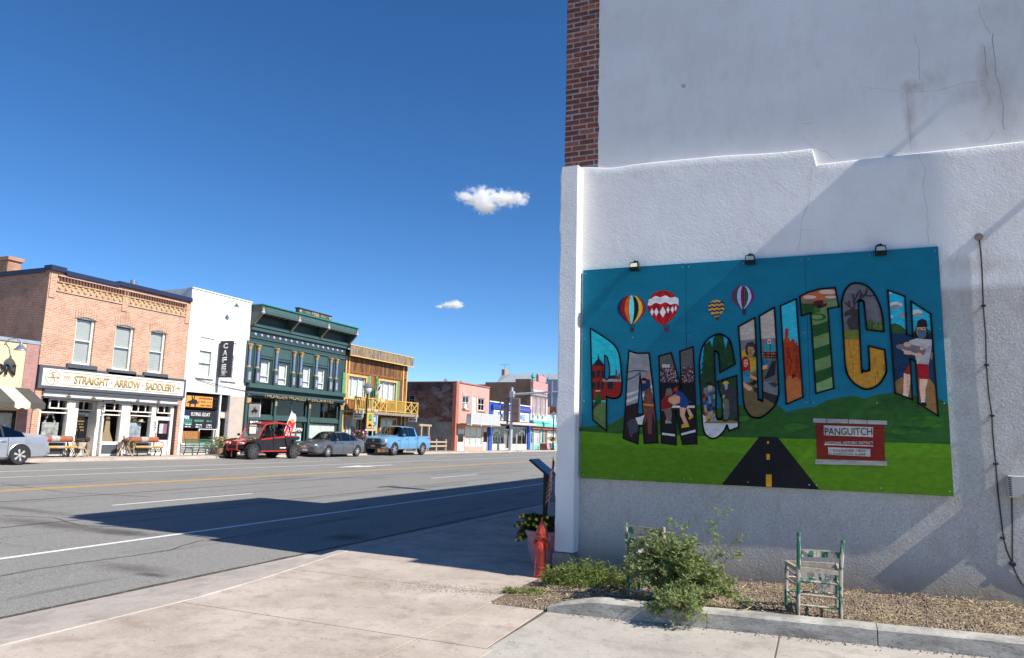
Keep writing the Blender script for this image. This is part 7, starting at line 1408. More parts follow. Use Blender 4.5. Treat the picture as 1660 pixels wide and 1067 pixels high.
def interp(st, n=4):
    out = []
    for i in range(len(st)-1):
        p0, p1, p2, p3 = st[max(i-1,0)], st[i], st[i+1], st[min(i+2,len(st)-1)]
        for k in range(n):
            t_ = k/n; row = [p1[0]+(p2[0]-p1[0])*t_]
            for q in range(1, 6):
                d1 = (p2[q]-p0[q])/max(1e-6, p2[0]-p0[0])*(p2[0]-p1[0]) if i > 0 else p2[q]-p1[q]; d2 = (p3[q]-p1[q])/max(1e-6, p3[0]-p1[0])*(p2[0]-p1[0]) if i < len(st)-2 else p2[q]-p1[q]
                lo, hi = min(p1[q],p2[q]), max(p1[q],p2[q]); v = (2*t_**3-3*t_**2+1)*p1[q]+(t_**3-2*t_**2+t_)*d1+(-2*t_**3+3*t_**2)*p2[q]+(t_**3-t_**2)*d2; row.append(min(max(v, lo-.01), hi+.01))
            out.append((row, i))
    out.append((list(st[-1]), len(st)-1)); return out
def car(name, label, loc, st, glass_iv, ws_iv, rw_iv, wheels, r, paintm, rimc, spokes, scale, wT=.22, group='vehicles parked along the far kerb', fins=True):
    """st rows: x, z_under, z_belt, z_top, half_width, half_top; front is +x"""
    c = thing(name, label, 'truck' if 'pickup' in name else 'car', loc, -math.pi/2, group); c.scale = (scale,)*3
    R2 = interp(st); sec = []
    for (x, z0, zb, zt, hw, ht), i in R2:
        g = max(0., zt-zb); half = [(hw*.86,z0),(hw*.975,z0+.07),(hw,z0+(zb-z0)*.38),(hw*.995,z0+(zb-z0)*.72),(hw*.955,zb),(hw*.955+(ht-hw*.955)*.93,zb+g*.9),(ht*.82,zb+g),(ht*.4,zb+g+.018)]
        sec.append([Vector((x,y,z)) for y, z in half]+[Vector((x,-y,z)) for y, z in half[::-1]])
    body = MB(); gl = {}; n = len(sec[0])
    for a in range(len(sec)-1):
        iv = R2[a][1]
        for j in range(n):
            k = (j+1)%n; q = [sec[a][j],sec[a][k],sec[a+1][k],sec[a+1][j]]; key = None
            if iv in glass_iv and j in (4, n-6): key = ('side_window', j, iv)
            elif iv in ws_iv and 5 <= j <= n-7 and j not in (): key = ('windshield', 0, 0)
            elif iv in rw_iv and 5 <= j <= n-7: key = ('rear_window', 0, 0)
            (body if key is None else gl.setdefault(key, MB())).add(q, [(0,1,2,3)])
    body.add(sec[0], [tuple(range(n))]); body.add(sec[-1], [tuple(range(n))[::-1]])
    bo = build('body', body, paintm, c, False, fix=True)
    bm = bmesh.new(); bm.from_mesh(bo.data); bmesh.ops.remove_doubles(bm, verts=bm.verts, dist=.0005); bmesh.ops.recalc_face_normals(bm, faces=bm.faces); bm.to_mesh(bo.data); bm.free()
    bo.data.polygons.foreach_set('use_smooth', [True]*len(bo.data.polygons)); bo.data.set_sharp_from_angle(angle=math.radians(32))
    for key, mb in gl.items(): build(key[0], mb, CARGLASS, c, True)
    find = lambda x: min(range(len(sec)), key=lambda a: abs(R2[a][0][0]-x))
    for iv in sorted(set(glass_iv)|{max(glass_iv)+1}):
        a = find(st[iv][0])
        for (p, q) in ((sec[a][4],sec[a][5]),(sec[a][n-5],sec[a][n-6])): s_ = Vector((0,.006 if p.y > 0 else -.006,0)); build('pillar', MB().bar(p+s_,q+s_,.07,.02,(0,1,0)), paintm if iv in (min(glass_iv),max(glass_iv)+1) else BLKP, c)
    hwm = max(s[4] for s in st)
    for s_ in (1,-1):
        for x in wheels:
            hw_ = R2[find(x)][0][4]; z_ = r; arch = MB(); m0 = 14
            for k in range(m0):
                a0, a1 = math.pi*(-.08+1.16*k/m0), math.pi*(-.08+1.16*(k+1)/m0); ro = r*1.17
                arch.add([(x,s_*(hw_+.004),z_),(x+ro*math.cos(a0),s_*(hw_+.004),z_+ro*math.sin(a0)),(x+ro*math.cos(a1),s_*(hw_+.004),z_+ro*math.sin(a1))],[(0,1,2)])
            build('wheel_arch', arch, BLKP, c); lip = MB().tube([(x+r*1.19*math.cos(math.pi*(.0+k/14)),s_*(hw_+.006),z_+r*1.19*math.sin(math.pi*k/14)) for k in range(15)], .018, 6); build('arch_lip', lip, paintm, c, True)
            wheel(c, x, s_*(hw_-wT*.42), r, wT, s_, rimc, spokes)
    return c, R2, sec, find
def details(c, R2, find, doors, handle_z, mirror_x, mirror_z, pm):
    for s_ in (1,-1):
        for x in doors:
            (xx, z0, zb, zt, hw, ht), _ = R2[find(x)]; build('door_seam', MB().tube([(x,s_*(hw*.99+.004),z0+.12),(x,s_*(hw+.004),z0+(zb-z0)*.4),(x,s_*(hw*.995+.003),z0+(zb-z0)*.72),(x,s_*(hw*.955+.004),zb-.01)], .007, 4), BLKP, c)
        for x in doors[1:]:
            (xx, z0, zb, zt, hw, ht), _ = R2[find(x)]; build('door_handle', MB().bev(x+.06,x+.26,s_*hw*.985-.015,s_*hw*.985+.03*s_+.015,handle_z,handle_z+.035,.008), pm, c)
        (xx, z0, zb, zt, hw, ht), _ = R2[find(mirror_x)]; build('side_mirror', MB().sph((mirror_x,s_*(hw+.1),mirror_z), .07, .12, .075, 10, 7).bar((mirror_x,s_*(hw-.04),mirror_z-.03),(mirror_x,s_*(hw+.06),mirror_z-.03),.04), pm, c, True)
VS = 1/.86
def place(px, py, X=None):
    return onR(px, py)
# grey sedan
GM = carpaint('paint_gunmetal', (.16,.165,.185), .55, .3)
st = [(-2.36,.32,.86,.92,.70,.5),(-2.28,.24,.93,1.0,.80,.62),(-1.75,.2,.95,1.08,.875,.66),(-1.45,.19,.95,1.14,.885,.64),(-.75,.18,.93,1.41,.89,.585),(.12,.18,.92,1.45,.89,.59),(.45,.18,.91,1.40,.89,.59),(1.12,.18,.89,.97,.885,.66),(1.5,.19,.84,.91,.88,.66),(2.0,.2,.75,.82,.86,.64),(2.25,.22,.66,.72,.79,.55),(2.38,.3,.56,.6,.66,.42)]
q = onR(532.5,742); fw_ = 1.42
YS = onX(532.5,741,-30.0).y; c, R2, sec, find = car('grey_sedan', 'dark grey four door sedan parked in front of the green mercantile', (-30.05-.885*VS,YS+fw_*VS,rz(-31)), st, (3,4,5,6), (6,), (3,), (1.42,-1.43), .325, GM, ALLOY, 7, VS)
details(c, R2, find, (1.0,.02,-.98), .78, .78, .97, GM)
for s_ in (1,-1):
    build('headlight', MB().sph((2.13,s_*.62,.66), .2, .13, .075, 12, 8), LENS, c, True); build('taillight', MB().sph((-2.24,s_*.66,.84), .1, .14, .09, 10, 7), TAIL, c, True); build('fog_light', MB().sph((2.32,s_*.5,.36), .05, .08, .04, 8, 6), LENS, c)
build('grille', MB().bev(2.27,2.37,-.33,.33,.5,.68,.02), BLKP, c); 
for i in range(3): build('grille_bar', MB().box(2.36,2.385,-.31,.31,.53+i*.045,.545+i*.045), CHR, c)
build('emblem', MB().lathe([(.06,2.38),(.05,2.395)], (0,0,.6), 12, 'x'), CHR, c); build('licence_plate', MB().bev(2.36,2.39,-.16,.16,.34,.45,.005), LENS, c); build('lower_intake', MB().bev(2.25,2.375,-.45,.45,.26,.33,.01), BLKP, c); build('sill_trim', MB().box(-1.0,1.0,.86,.9,.17,.24), GM, c)
# blue pickup
BP = carpaint('paint_sky_blue', (.13,.32,.53), .12, .3)
st = [(-2.9,.5,1.22,1.26,.92,.82),(-2.86,.42,1.28,1.3,.985,.88),(-1.9,.4,1.28,1.3,1.0,.9),(-1.1,.4,1.28,1.3,1.0,.9),(-1.02,.38,1.27,1.82,1.0,.72),(-.85,.38,1.27,1.9,1.0,.74),(.15,.38,1.26,1.94,1.0,.75),(.7,.38,1.25,1.9,1.0,.75),(1.4,.38,1.22,1.32,1.0,.8),(2.0,.4,1.18,1.27,1.0,.82),(2.6,.42,1.1,1.22,.98,.8),(2.82,.45,1.0,1.13,.92,.72),(2.9,.5,.92,1.04,.85,.6)]
YT_ = onX(640,739,-30.0).y; c, R2, sec, find = car('blue_pickup', 'sky blue crew cab pickup truck parked in front of the timber lodge', (-30.05-1.0*VS,YT_+1.93*VS,rz(-31)), st, (5,6,7), (7,), (), (1.93,-1.78), .41, BP, paint('rim_grey', (.42,.42,.44), .35, .1, 8, metal=.3, obj=True), 6, VS, .27)
details(c, R2, find, (1.25,.2,-.95), 1.08, .98, 1.36, BP)
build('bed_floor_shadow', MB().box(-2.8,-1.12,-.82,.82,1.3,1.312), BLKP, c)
for s_ in (1,-1):
    build('headlight', MB().bev(2.62,2.86,s_*.72-.19,s_*.72+.19,.86,1.06,.04), LENS, c); build('bumper_end', MB().bev(2.55,2.98,s_*.78-.2,s_*.78+.2,.5,.82,.06), CHR, c); build('fog_light', MB().bev(2.975,2.99,s_*.74-.08,s_*.74+.08,.58,.7,.005), BLKP, c); build('taillight', MB().bev(-2.93,-2.78,s_*.9-.08,s_*.9+.08,.92,1.22,.02), TAIL, c); build('bed_rail', MB().box(-2.85,-1.1,s_*.94-.03,s_*.94+.03,1.29,1.325), BP, c)
build('bed_seam', MB().box(-1.085,-1.065,-1.003,1.003,.5,1.27), BLKP, c)
build('grille', MB().bev(2.82,2.95,-.52,.52,.8,1.1,.04), BLKP, c)
for i in range(6): build('grille_bar', MB().box(2.945,2.97,-.5,.5,.83+i*.045,.85+i*.045), paint('grille_grey', (.13,.13,.14), .4, metal=.6), c)
build('emblem', MB().lathe([(.09,2.97),(.08,2.99)], (0,0,.97), 14, 'x'), CHR, c); build('front_bumper', MB().bev(2.7,2.99,-.6,.6,.48,.78,.05), BLKP, c); build('chrome_strip', MB().box(2.93,2.995,-.55,.55,.775,.8), CHR, c); build('licence_plate', MB().bev(2.985,3.0,-.16,.16,.56,.66,.004), paint('plate_orange', (.5,.3,.2), .5, .4, 8, obj=True), c); build('rear_bumper', MB().bev(-3.0,-2.88,-.95,.95,.5,.72,.03), CHR, c); build('side_decal', MB().box(-2.75,-2.4,1.0,1.004,1.14,1.2), TAIL, c); build('door_badge', MB().box(1.28,1.5,1.002,1.008,.98,1.02), BLKP, c)
# silver sedan at the frame edge
SV = carpaint('paint_silver', (.5,.52,.57), .55, .28)
st = [(-2.5,.34,.84,.9,.72,.52),(-2.44,.26,.93,1.02,.83,.62),(-1.95,.22,.96,1.07,.9,.68),(-1.55,.21,.96,1.12,.92,.66),(-.78,.2,.94,1.40,.92,.6),(.1,.2,.93,1.44,.92,.61),(.5,.2,.92,1.38,.92,.6),(1.25,.2,.9,.98,.91,.68),(1.7,.21,.85,.92,.9,.66),(2.2,.23,.74,.8,.86,.6),(2.45,.3,.6,.64,.7,.46)]
YV = onX(30,752,-29.9).y; c, R2, sec, find = car('silver_sedan', 'silver four door sedan with its tail beside the striped awning', (-29.9-.92*VS,YV-1.38*VS,rz(-31)), st, (3,4,5,6), (6,), (3,), (1.4,-1.38), .335, SV, ALLOY, 6, VS)
details(c, R2, find, (1.05,.05,-.95), .8, .85, .98, SV)
for s_ in (1,-1): build('taillight', MB().sph((-2.4,s_*.72,.84), .1, .13, .09, 10, 7), TAIL, c, True); build('headlight', MB().sph((2.2,s_*.6,.66), .2, .15, .08, 10, 7), LENS, c, True)
build('rear_bumper', MB().bev(-2.56,-2.3,-.8,.8,.36,.6,.05), SV, c); build('fuel_door', MB().bev(-1.72,-1.54,.905,.93,.74,.9,.01), SV, c); build('antenna', MB().tube([(-1.2,.3,1.3),(-1.5,.3,1.6)], .006, 4), BLKP, c)
# red and black side by side buggy
RD = carpaint('paint_buggy_red', (.5,.03,.02), .1, .35); BD = carpaint('paint_buggy_black', (.02,.022,.026), .2, .35)
YU = onX(408,747,-29.75).y; u = thing('off_road_buggy', 'red and black four seat off road buggy with open roll cage', 'buggy', (-29.75-.72*VS,YU+1.5*VS,rz(-31)), -math.pi/2, 'vehicles parked along the far kerb'); u.scale = (VS,)*3
for x in (1.5,-1.5):
    for s_ in (1,-1): wheel(u, x, s_*.68, .385, .28, s_, paint('rim_black', (.12,.12,.125), .4, .1, 9, metal=.2, obj=True), 6, True); build('suspension_arm', MB().bar((x,s_*.6,.4),(x*.72,s_*.25,.5),.06).bar((x,s_*.6,.32),(x*.72,s_*.25,.38),.06), RD if x < 0 else BLKP, u); build('shock', MB().tube([(x,s_*.52,.42),(x*.85,s_*.36,.95)], .055, 8), RD, u)
def tri_panel(name, pts, th, m): 
    for s_ in (1,-1): build(name, MB().prism([(x,s_*.66,z) for x, z in pts], (0,s_*th,0)), m, u, fix=True)
tri_panel('door_panel', [(.95,.42),(.95,.92),(.1,1.0),(.02,.42)], .06, BD); tri_panel('door_panel', [(-.0,.42),(.06,1.0),(-.75,1.05),(-.95,.5),(-.9,.42)], .06, BD); tri_panel('door_stripe', [(.98,.93),(.98,1.0),(.12,1.08),(.12,1.0)], .075, RD); tri_panel('door_stripe', [(.02,1.02),(.02,1.09),(-.78,1.16),(-.78,1.06)], .075, RD); tri_panel('rear_fender', [(-.75,1.05),(-.8,1.16),(-1.85,1.16),(-1.95,1.02),(-1.75,.95),(-1.3,.98),(-.98,.6)], .1, BD); tri_panel('fender_stripe', [(-.85,1.12),(-.85,1.18),(-1.6,1.2),(-1.9,1.12)], .11, RD); tri_panel('front_fender', [(1.0,.5),(1.0,1.0),(1.3,1.02),(1.85,.92),(1.9,.84),(1.55,.86),(1.15,.75)], .12, BD); tri_panel('rock_slider', [(.95,.36),(.95,.42),(-.95,.42),(-.95,.36)], .1, RD)
build('floor_pan', MB().bev(-1.6,1.6,-.62,.62,.36,.46,.02), BLKP, u); build('hood', MB().prism([(1.0,-.62,1.02),(1.9,-.5,.82),(1.9,.5,.82),(1.0,.62,1.02)], (0,0,-.08)), BD, u, fix=True); build('hood_stripe', MB().prism([(1.25,-.2,.985),(1.85,-.35,.85),(1.85,.35,.85),(1.25,.2,.985)], (0,0,.012)), RD, u, fix=True); build('nose', MB().bev(1.7,1.95,-.48,.48,.5,.82,.05), BLKP, u)
for s_ in (1,-1): build('headlight', MB().bev(1.88,2.0,s_*.42-.14,s_*.42+.14,.72,.82,.03), LENS, u); build('head_surround', MB().tube([(2.0,s_*.25,.7),(2.0,s_*.6,.72),(1.85,s_*.66,.86),(1.75,s_*.3,.9),(2.0,s_*.25,.7)], .028, 6), RD, u); build('marker', MB().bev(1.35,1.45,s_*.7-.03,s_*.7+.06,.98,1.03,.01), paint('marker_yellow', (.7,.5,.03), .4), u)
build('front_bumper', MB().tube([(1.95,-.35,.4),(2.12,-.32,.45),(2.12,-.3,.72),(2.0,-.28,.85)], .03, 6).tube([(1.95,.35,.4),(2.12,.32,.45),(2.12,.3,.72),(2.0,.28,.85)], .03, 6).bar((2.12,-.3,.72),(2.12,.3,.72),.05).bar((2.12,-.32,.48),(2.12,.32,.48),.05), RD, u); build('tow_strap', MB().box(2.1,2.13,-.03,.03,.12,.42), RD, u)
cg = lambda pts, nm='cage_tube', m=BLKP: [build(nm, MB().tube([(x,s_*y,z) for x, y, z in pts], .03, 8), m, u, True) for s_ in (1,-1)]
cg([(1.05,.6,.98),(.62,.56,1.62),(.45,.55,1.72)], 'cage_tube', RD); cg([(.45,.55,1.72),(-.3,.55,1.8),(-1.0,.55,1.76)], 'cage_tube', RD); cg([(-1.0,.55,1.76),(-1.25,.56,1.6),(-1.4,.6,1.12)]); cg([(-.08,.58,1.02),(-.12,.55,1.79)]); cg([(-.9,.58,1.1),(-.75,.55,1.78)])
build('roof_panel', MB().prism([(.6,-.56,1.68),(-.3,-.56,1.82),(-.3,.56,1.82),(.6,.56,1.68)], (0,0,.05)).prism([(-.31,-.56,1.82),(-1.05,-.56,1.78),(-1.05,.56,1.78),(-.31,.56,1.82)], (0,0,.045)), RD, u, fix=True); build('windshield', MB().poly([(1.03,-.55,1.0),(.62,-.52,1.6),(.62,.52,1.6),(1.03,.55,1.0)]), glass_mat('clear_screen', (.75,.8,.75), .3), u); build('windshield_frame', MB().bar((1.04,-.58,1.0),(1.04,.58,1.0),.05).bar((.61,-.56,1.62),(.61,.56,1.62),.06), RD, u); build('light_bar', MB().bev(.62,.7,-.4,.4,1.7,1.76,.01), BLKP, u)
for x in (.2,-.62):
    for y in (.3,-.3): st_ = build('seat', MB().bev(x-.22,x+.24,y-.22,y+.22,.55,.7,.05), BLKP, u); build('seat_back', MB().prism([(x-.2,y-.2,.68),(x-.08,y-.2,.68),(x-.22,y-.16,1.4),(x-.34,y-.16,1.4)], (0,.36,0)), BLKP, st_, fix=True); build('headrest', MB().sph((x-.28,y,1.42), .08, .15, .12, 10, 7), BLKP, st_, True)
build('steering_wheel', MB().tube([(.62+.1*math.sin(a),.3+.17*math.cos(a),1.05+.15*math.sin(a)) for a in [i*6.2832/14 for i in range(15)]], .018, 6), BLKP, u); build('cargo_box', MB().bev(-1.8,-1.05,-.55,.55,.75,1.05,.04), BLKP, u); build('spare_rack', MB().bar((-1.9,-.5,1.1),(-1.9,.5,1.1),.06), BLKP, u); build('side_decal', MB().box(-.9,-.45,.721,.725,.52,.58), chalk, u)
for s_ in (1,-1): build('side_mirror', MB().bev(.86,.98,s_*.78-.07,s_*.78+.07,1.12,1.25,.03), BLKP, u)
# ------------------------------------------------------------------ street furniture on the far side
PB = onX(827.5,728,-32.4); tp = thing('traffic_signal', 'grey steel traffic signal pole with a mast arm over the street', 'traffic signal', (PB.x,PB.y,FZ)); GV = MATS['galvanised']; h = 7.1
build('pole', MB().tube([(0,0,0),(0,0,h)], [.2,.15], 14), GV, tp, True); build('base_flange', MB().lathe([(.34,0),(.34,.06),(.24,.1),(.21,.25)], n=16), GV, tp); build('pole_cap', MB().lathe([(.16,h),(.17,h+.06),(.05,h+.12)], n=14), GV, tp)
arm_z = h-.7; build('arm_clamp', MB().bev(-.22,.3,-.22,.22,arm_z-.35,arm_z+.35,.03), GV, tp); build('mast_arm', MB().tube([(.2,0,arm_z),(4.5,0,arm_z+.25),(13,0,arm_z+.55)], [.13,.11,.06], 12), GV, tp, True)
SB = paint('signal_bronze', (.22,.17,.15), .6, .12, 5)
for (x, y, w) in ((-.72,.15,.62),(.62,-.1,.95)):
    hd = build('signal_head', MB().bev(x-w/2,x+w/2,y-.12,y+.12,arm_z-3.2,arm_z-.45,.04), SB, tp)
    for i in range(3): build('signal_section', MB().bev(x-w/2+.05,x+w/2-.05,y-.2,y-.125,arm_z-3.12+i*.89,arm_z-2.3+i*.89,.03), SB, hd); build('visor', MB().tube([(x,y+.12,arm_z-2.7+i*.89),(x,y+.4,arm_z-2.75+i*.89)], .17, 10), SB, hd)
    build('head_bracket', MB().bar((0,0,arm_z-.9),(x,y,arm_z-.9),.08).bar((0,0,arm_z-2.8),(x,y,arm_z-2.8),.08), GV, tp)
build('sign_panel', MB().bev(4.4,7.6,-.06,.0,arm_z-1.4,arm_z+1.7,.02), paint('sign_back', (.3,.35,.46), .4, .1, 2, metal=.3), tp)
for x in (4.9,6.9): build('sign_clamp', MB().box(x-.05,x+.05,-.12,-.062,arm_z-1.2,arm_z+1.5), GV, tp)
pp = onZ(833,729,FZ); tb = thing('call_button_post', 'short black push button post beside the signal pole', 'post', (pp.x+.3,pp.y-.5,FZ)); build('post', MB().tube([(0,0,0),(0,0,1.1)], .06, 8), A['iron_black'], tb); build('button_box', MB().bev(-.09,.09,-.12,.02,.85,1.15,.02), A['iron_black'], tb)
def lamp(label, loc, basket_c, hh=4.6, banner=True):
    l = thing('street_lamp', label, 'street lamp', loc, 0, 'black street lamps'); IK = A['iron_black']
    build('post', MB().lathe([(.2,0),(.2,.15),(.15,.2),(.13,.8),(.16,.85),(.08,1.0),(.07,hh-.6),(.1,hh-.55),(.1,hh-.5)], n=12), IK, l, True)
    build('globe', MB().lathe([(.1,hh-.5),(.27,hh-.35),(.33,hh-.05),(.3,hh+.02)], n=16), paint('globe_white', (.7,.7,.66), .3), l, True); build('lantern_cap', MB().lathe([(.4,hh+.0),(.42,hh+.04),(.3,hh+.16),(.12,hh+.26),(.03,hh+.4)], n=16), lampg, l, True)
    if banner:
        build('banner_arm', MB().bar((0,0,3.15),(0,1.1,3.15),.04).bar((0,0,1.55+.35),(0,1.1,1.55+.35),.04), IK, l); bb_ = build('banner', MB().box(-.01,.01,.12,1.0,1.95,3.12), paint('banner_gold', (.6,.36,.03), .7, .1), l); PX = .014
        env = [(PX,.56+.24*math.sin(a)*(1 if math.cos(a) > -.2 else .75),2.72+.3*math.cos(a)) for a in [i*6.2832/16 for i in range(16)]]; build('balloon_emblem', MB().prism(env, (.006,0,0)), paint('emblem_green', (.08,.3,.08), .6), bb_, fix=True)
        build('balloon_band', MB().box(PX+.007,PX+.012,.36,.76,2.5,2.62), paint('emblem_purple', (.12,.05,.3), .6), bb_); build('car_emblem', MB().prism([(PX,.3,2.05),(PX,.85,2.05),(PX,.85,2.15),(PX,.7,2.17),(PX,.62,2.28),(PX,.45,2.28),(PX,.4,2.17),(PX,.3,2.14)], (.006,0,0)), A['iron_black'], bb_, fix=True)
    bs_ = thing('hanging_basket', ['hanging basket of pink petunias on the lamp by the lodge','hanging basket of yellow flowers on the lamp by the turquoise shop'][basket_c], 'flower basket', (loc[0]+.05,loc[1]-.55,loc[2]+1.3+.1)); rg = random.Random(3+basket_c)
    build('basket', MB().lathe([(.05,-.3),(.22,-.2),(.3,0),(.28,.02)], n=14), paint('coir_brown', (.2,.13,.07), .95), bs_); build('hanger', MB().bar((0,.5,.75),(0,0,.75),.03).tube([(0,0,.75),(.25,0,.02)], .01, 4).tube([(0,0,.75),(-.25,0,.02)], .01, 4), IK, bs_)
    fo = MB(); fl = MB(); pts = [Vector((rg.gauss(0,.22),rg.gauss(0,.22),rg.uniform(-.15,.25))) for _ in range(120)]; leaves(fo, pts, .12, rg, G1, 3, .6, .6); build('foliage', fo, LEAF, bs_)
    leaves(fl, [p*1.25 for p in pts[:70]], .12, rg, [c4(c) for c in (((.6,.05,.3),(.7,.2,.45),(.75,.5,.6)) if basket_c == 0 else ((.7,.5,.05),(.6,.3,.05)))], 2, .6, .9); build('blossoms', fl, FLATCOL, bs_)
yl_ = onX(592,700,-32.0).y; lamp('black street lamp with a gold banner in front of the lodge', (-32.0,yl_,FZ), 0, onX(597,626,-32.0).z-FZ-.1)
yl2 = onX(897,700,-32.0).y; lamp('black street lamp beside the turquoise shop', (-32.0,yl2,FZ), 1, 4.6, False)
pb_ = onX(880,728,-32.6)
for i in range(2):
    t_ = thing('planter_tub', ['brown planter tub draped with red white and blue bunting','plain brown planter tub behind the bunting'][i], 'planter', (-32.4-.3*i,pb_.y+i*1.9,FZ)); build('tub', MB().bev(-.45,.45,-.5,.5,0,.85,.04), paint('tub_brown', (.22,.1,.06), .8), t_)
    if i == 0:
        for j in range(9): build('bunting', MB().prism([(.47,-.5+j*.11,.8),(.47,-.39+j*.11,.8),(.55,-.35+j*.11,.25-.15*math.sin(j*.4)),(.55,-.5+j*.11,.25-.15*math.sin(j*.4))], (.02,0,0)), [paint('bunting_red', (.5,.05,.06)), A['white_paint'], paint('bunting_blue', (.05,.08,.35))][j % 3], t_)
# benches
def bench(label, loc, mats, leather_=True):
    b_ = thing('bench', label, 'bench', loc, 0, 'benches along the shop fronts'); L2 = 1.75
    if leather_:
        build('seat', MB().bev(-.02,.5,-L2/2,L2/2,.42,.54,.04), mats[0], b_); build('seat_band', MB().bev(-.03,.51,-.18,.18,.415,.545,.04), mats[2], b_); build('backrest', MB().tube([(-.05,-L2/2,.86),(-.05,L2/2,.86)], .15, 14), mats[1], b_, True); build('back_band', MB().tube([(-.05,-.2,.86),(-.05,.2,.86)], .156, 14), mats[2], b_, True)
        lat = MB()
        for i in range(14): y = -L2/2+.1+i*(L2-.2)/14; lat.bar((.48,y,.2),(.48,y+.12,.4),.02); lat.bar((.48,y+.12,.2),(.48,y,.4),.02)
        k = build('lattice', lat, A['iron_black'], b_); k['kind'] = 'stuff'
        for s_ in (-1, 1):
            for x in (0,.46): build('leg', MB().tube([(x,s_*L2*.42,0),(x+.05,s_*L2*.44,.2),(x,s_*L2*.42,.42)], .03, 6), A['iron_black'], b_)
            build('arm_scroll', MB().tube([(-.05,s_*L2/2,.8),(.2,s_*L2/2,.75),(.48,s_*L2/2,.7),(.52,s_*L2/2,.6),(.44,s_*L2/2,.56),(.46,s_*L2/2,.42)], .022, 6), A['iron_black'], b_); build('back_post', MB().bar((-.05,s_*L2*.4,.4),(-.06,s_*L2*.4,.9),.04), A['iron_black'], b_)
    else:
        for i in range(6): build('seat_slat', MB().bev(.02+i*.085,.085+i*.085,-1.05,1.05,.43,.46,.008), mats[0], b_)
        for i in range(5): build('back_slat', MB().bev(-.04-i*.02,-.01-i*.02,-1.05,1.05,.52+i*.085,.58+i*.085,.008), mats[0], b_)
        for s_ in (-1,0,1): build('leg_frame', MB().tube([(.55,s_*1.0,0),(.5,s_*1.0,.2),(.5,s_*1.0,.42),(0,s_*1.0,.42),(-.12,s_*1.0,.95)], .03, 6).tube([(-.15,s_*1.0,0),(0,s_*1.0,.42)], .03, 6), mats[0], b_)
cush = paint('leather_tan', (.5,.3,.09), .5, .2, 4, obj=True); roll = paint('leather_red', (.33,.11,.06), .5, .25, 5, obj=True); band = paint('hide_grey', (.42,.4,.38), .8, .5, 14)
yb = lambda x, X: onX(x,730,X).y
bench('leather roll bench with tan seat under the left saddlery window', (XF+.45,yb(88,XF+.5),FZ), (cush,roll,band)); bench('leather roll bench with tan seat under the right saddlery window', (XF+.45,yb(233,XF+.5),FZ), (cush,roll,band)); bench('dark green slatted metal bench in front of the cafe', (XF+.45,yb(324,XF+.5),FZ), (paint('bench_green', (.05,.13,.08), .5),), False)
# saddles on stands by the door
def saddle_stand(label, loc, rot, c1, c2):
    s = thing('saddle_stand', label, 'saddle stand', loc, rot); build('stand', MB().bar((-.3,-.25,0),(0,0,.7),.04).bar((-.3,.25,0),(0,0,.7),.04).bar((.3,-.25,0),(0,0,.7),.04).bar((.3,.25,0),(0,0,.7),.04).bar((-.3,0,.68),(.3,0,.68),.06), paint('stand_wood', (.4,.33,.25), .8), s)
    sd = build('saddle_seat', MB().sph((0,0,.78), .32, .22, .13, 14, 8).sph((.26,0,.86), .09, .2, .13, 10, 6), c1, s, True); build('saddle_horn', MB().tube([(-.27,0,.82),(-.32,0,1.0),(-.34,0,1.04)], [.06,.035,.05], 8), c1, s, True)
    for y in (-1, 1): build('fender', MB().prism([(-.16,y*.2,.75),(.16,y*.2,.75),(.1,y*.34,.2),(-.06,y*.34,.2)], (0,y*.03,0)), c1, s); build('stirrup', MB().tube([(-.06,y*.36,.2),(-.07,y*.36,.05),(.09,y*.36,.05),(.08,y*.36,.2)], .025, 6), c2, s)
    build('saddle_blanket', MB().prism([(-.34,-.24,.72),(.34,-.24,.72),(.3,-.3,.42),(-.3,-.3,.42)], (0,-.02,0)).prism([(-.34,.24,.72),(.34,.24,.72),(.3,.3,.42),(-.3,.3,.42)], (0,.02,0)), c2, s)
    fr = MB()
    for i in range(12): fr.tube([(-.25+i*.045,.33,.42),(-.25+i*.045,.36,.12+.03*(i % 3))], .012, 4)
    k = build('fringe', fr, c2, s); k['kind'] = 'stuff'
dkl = paint('leather_dark', (.05,.03,.022), .5, .3, 8); pal = paint('hide_pale', (.55,.48,.36), .85, .4, 7)
saddle_stand('dark saddle with pale fringe on a stand left of the saddlery door', (XF+.75,yb(131,XF+.75),FZ), .5, dkl, pal); saddle_stand('brown saddle with a yellow rope on a stand beside the right bench', (XF+.75,yb(203,XF+.75),FZ), -.3, leather, pal)
rp = thing('rope_coil', 'coil of yellow rope hung on the brown saddle', 'rope', (XF+1.1,yb(203,XF+.75)+.1,FZ+.62)); build('coil', MB().tube([(0,.2*math.cos(i*.5),.24*math.sin(i*.5)) for i in range(26)], .022, 6), paint('rope_yellow', (.5,.36,.1), .9), rp)
pt = thing('planter_tub', 'planter of leafy yellow and white flowers by the cafe door', 'planter', (XF+.5,yb(357,XF+.5),FZ)); build('tub', MB().lathe([(.24,0),(.32,.4),(.34,.42)], n=14), paint('tub_clay', (.4,.2,.12), .8), pt); rg = random.Random(2); pts = [Vector((rg.gauss(0,.28),rg.gauss(0,.35),rg.uniform(.4,1.05))) for _ in range(150)]; fo = MB(); leaves(fo, pts, .14, rg, G2, 3, .7, .5); build('foliage', fo, LEAF, pt); fl = MB(); leaves(fl, pts[:50], .1, rg, [c4((.7,.55,.1)),c4((.7,.68,.62)),c4((.6,.1,.1))], 2, .6, .9); build('blossoms', fl, FLATCOL, pt)
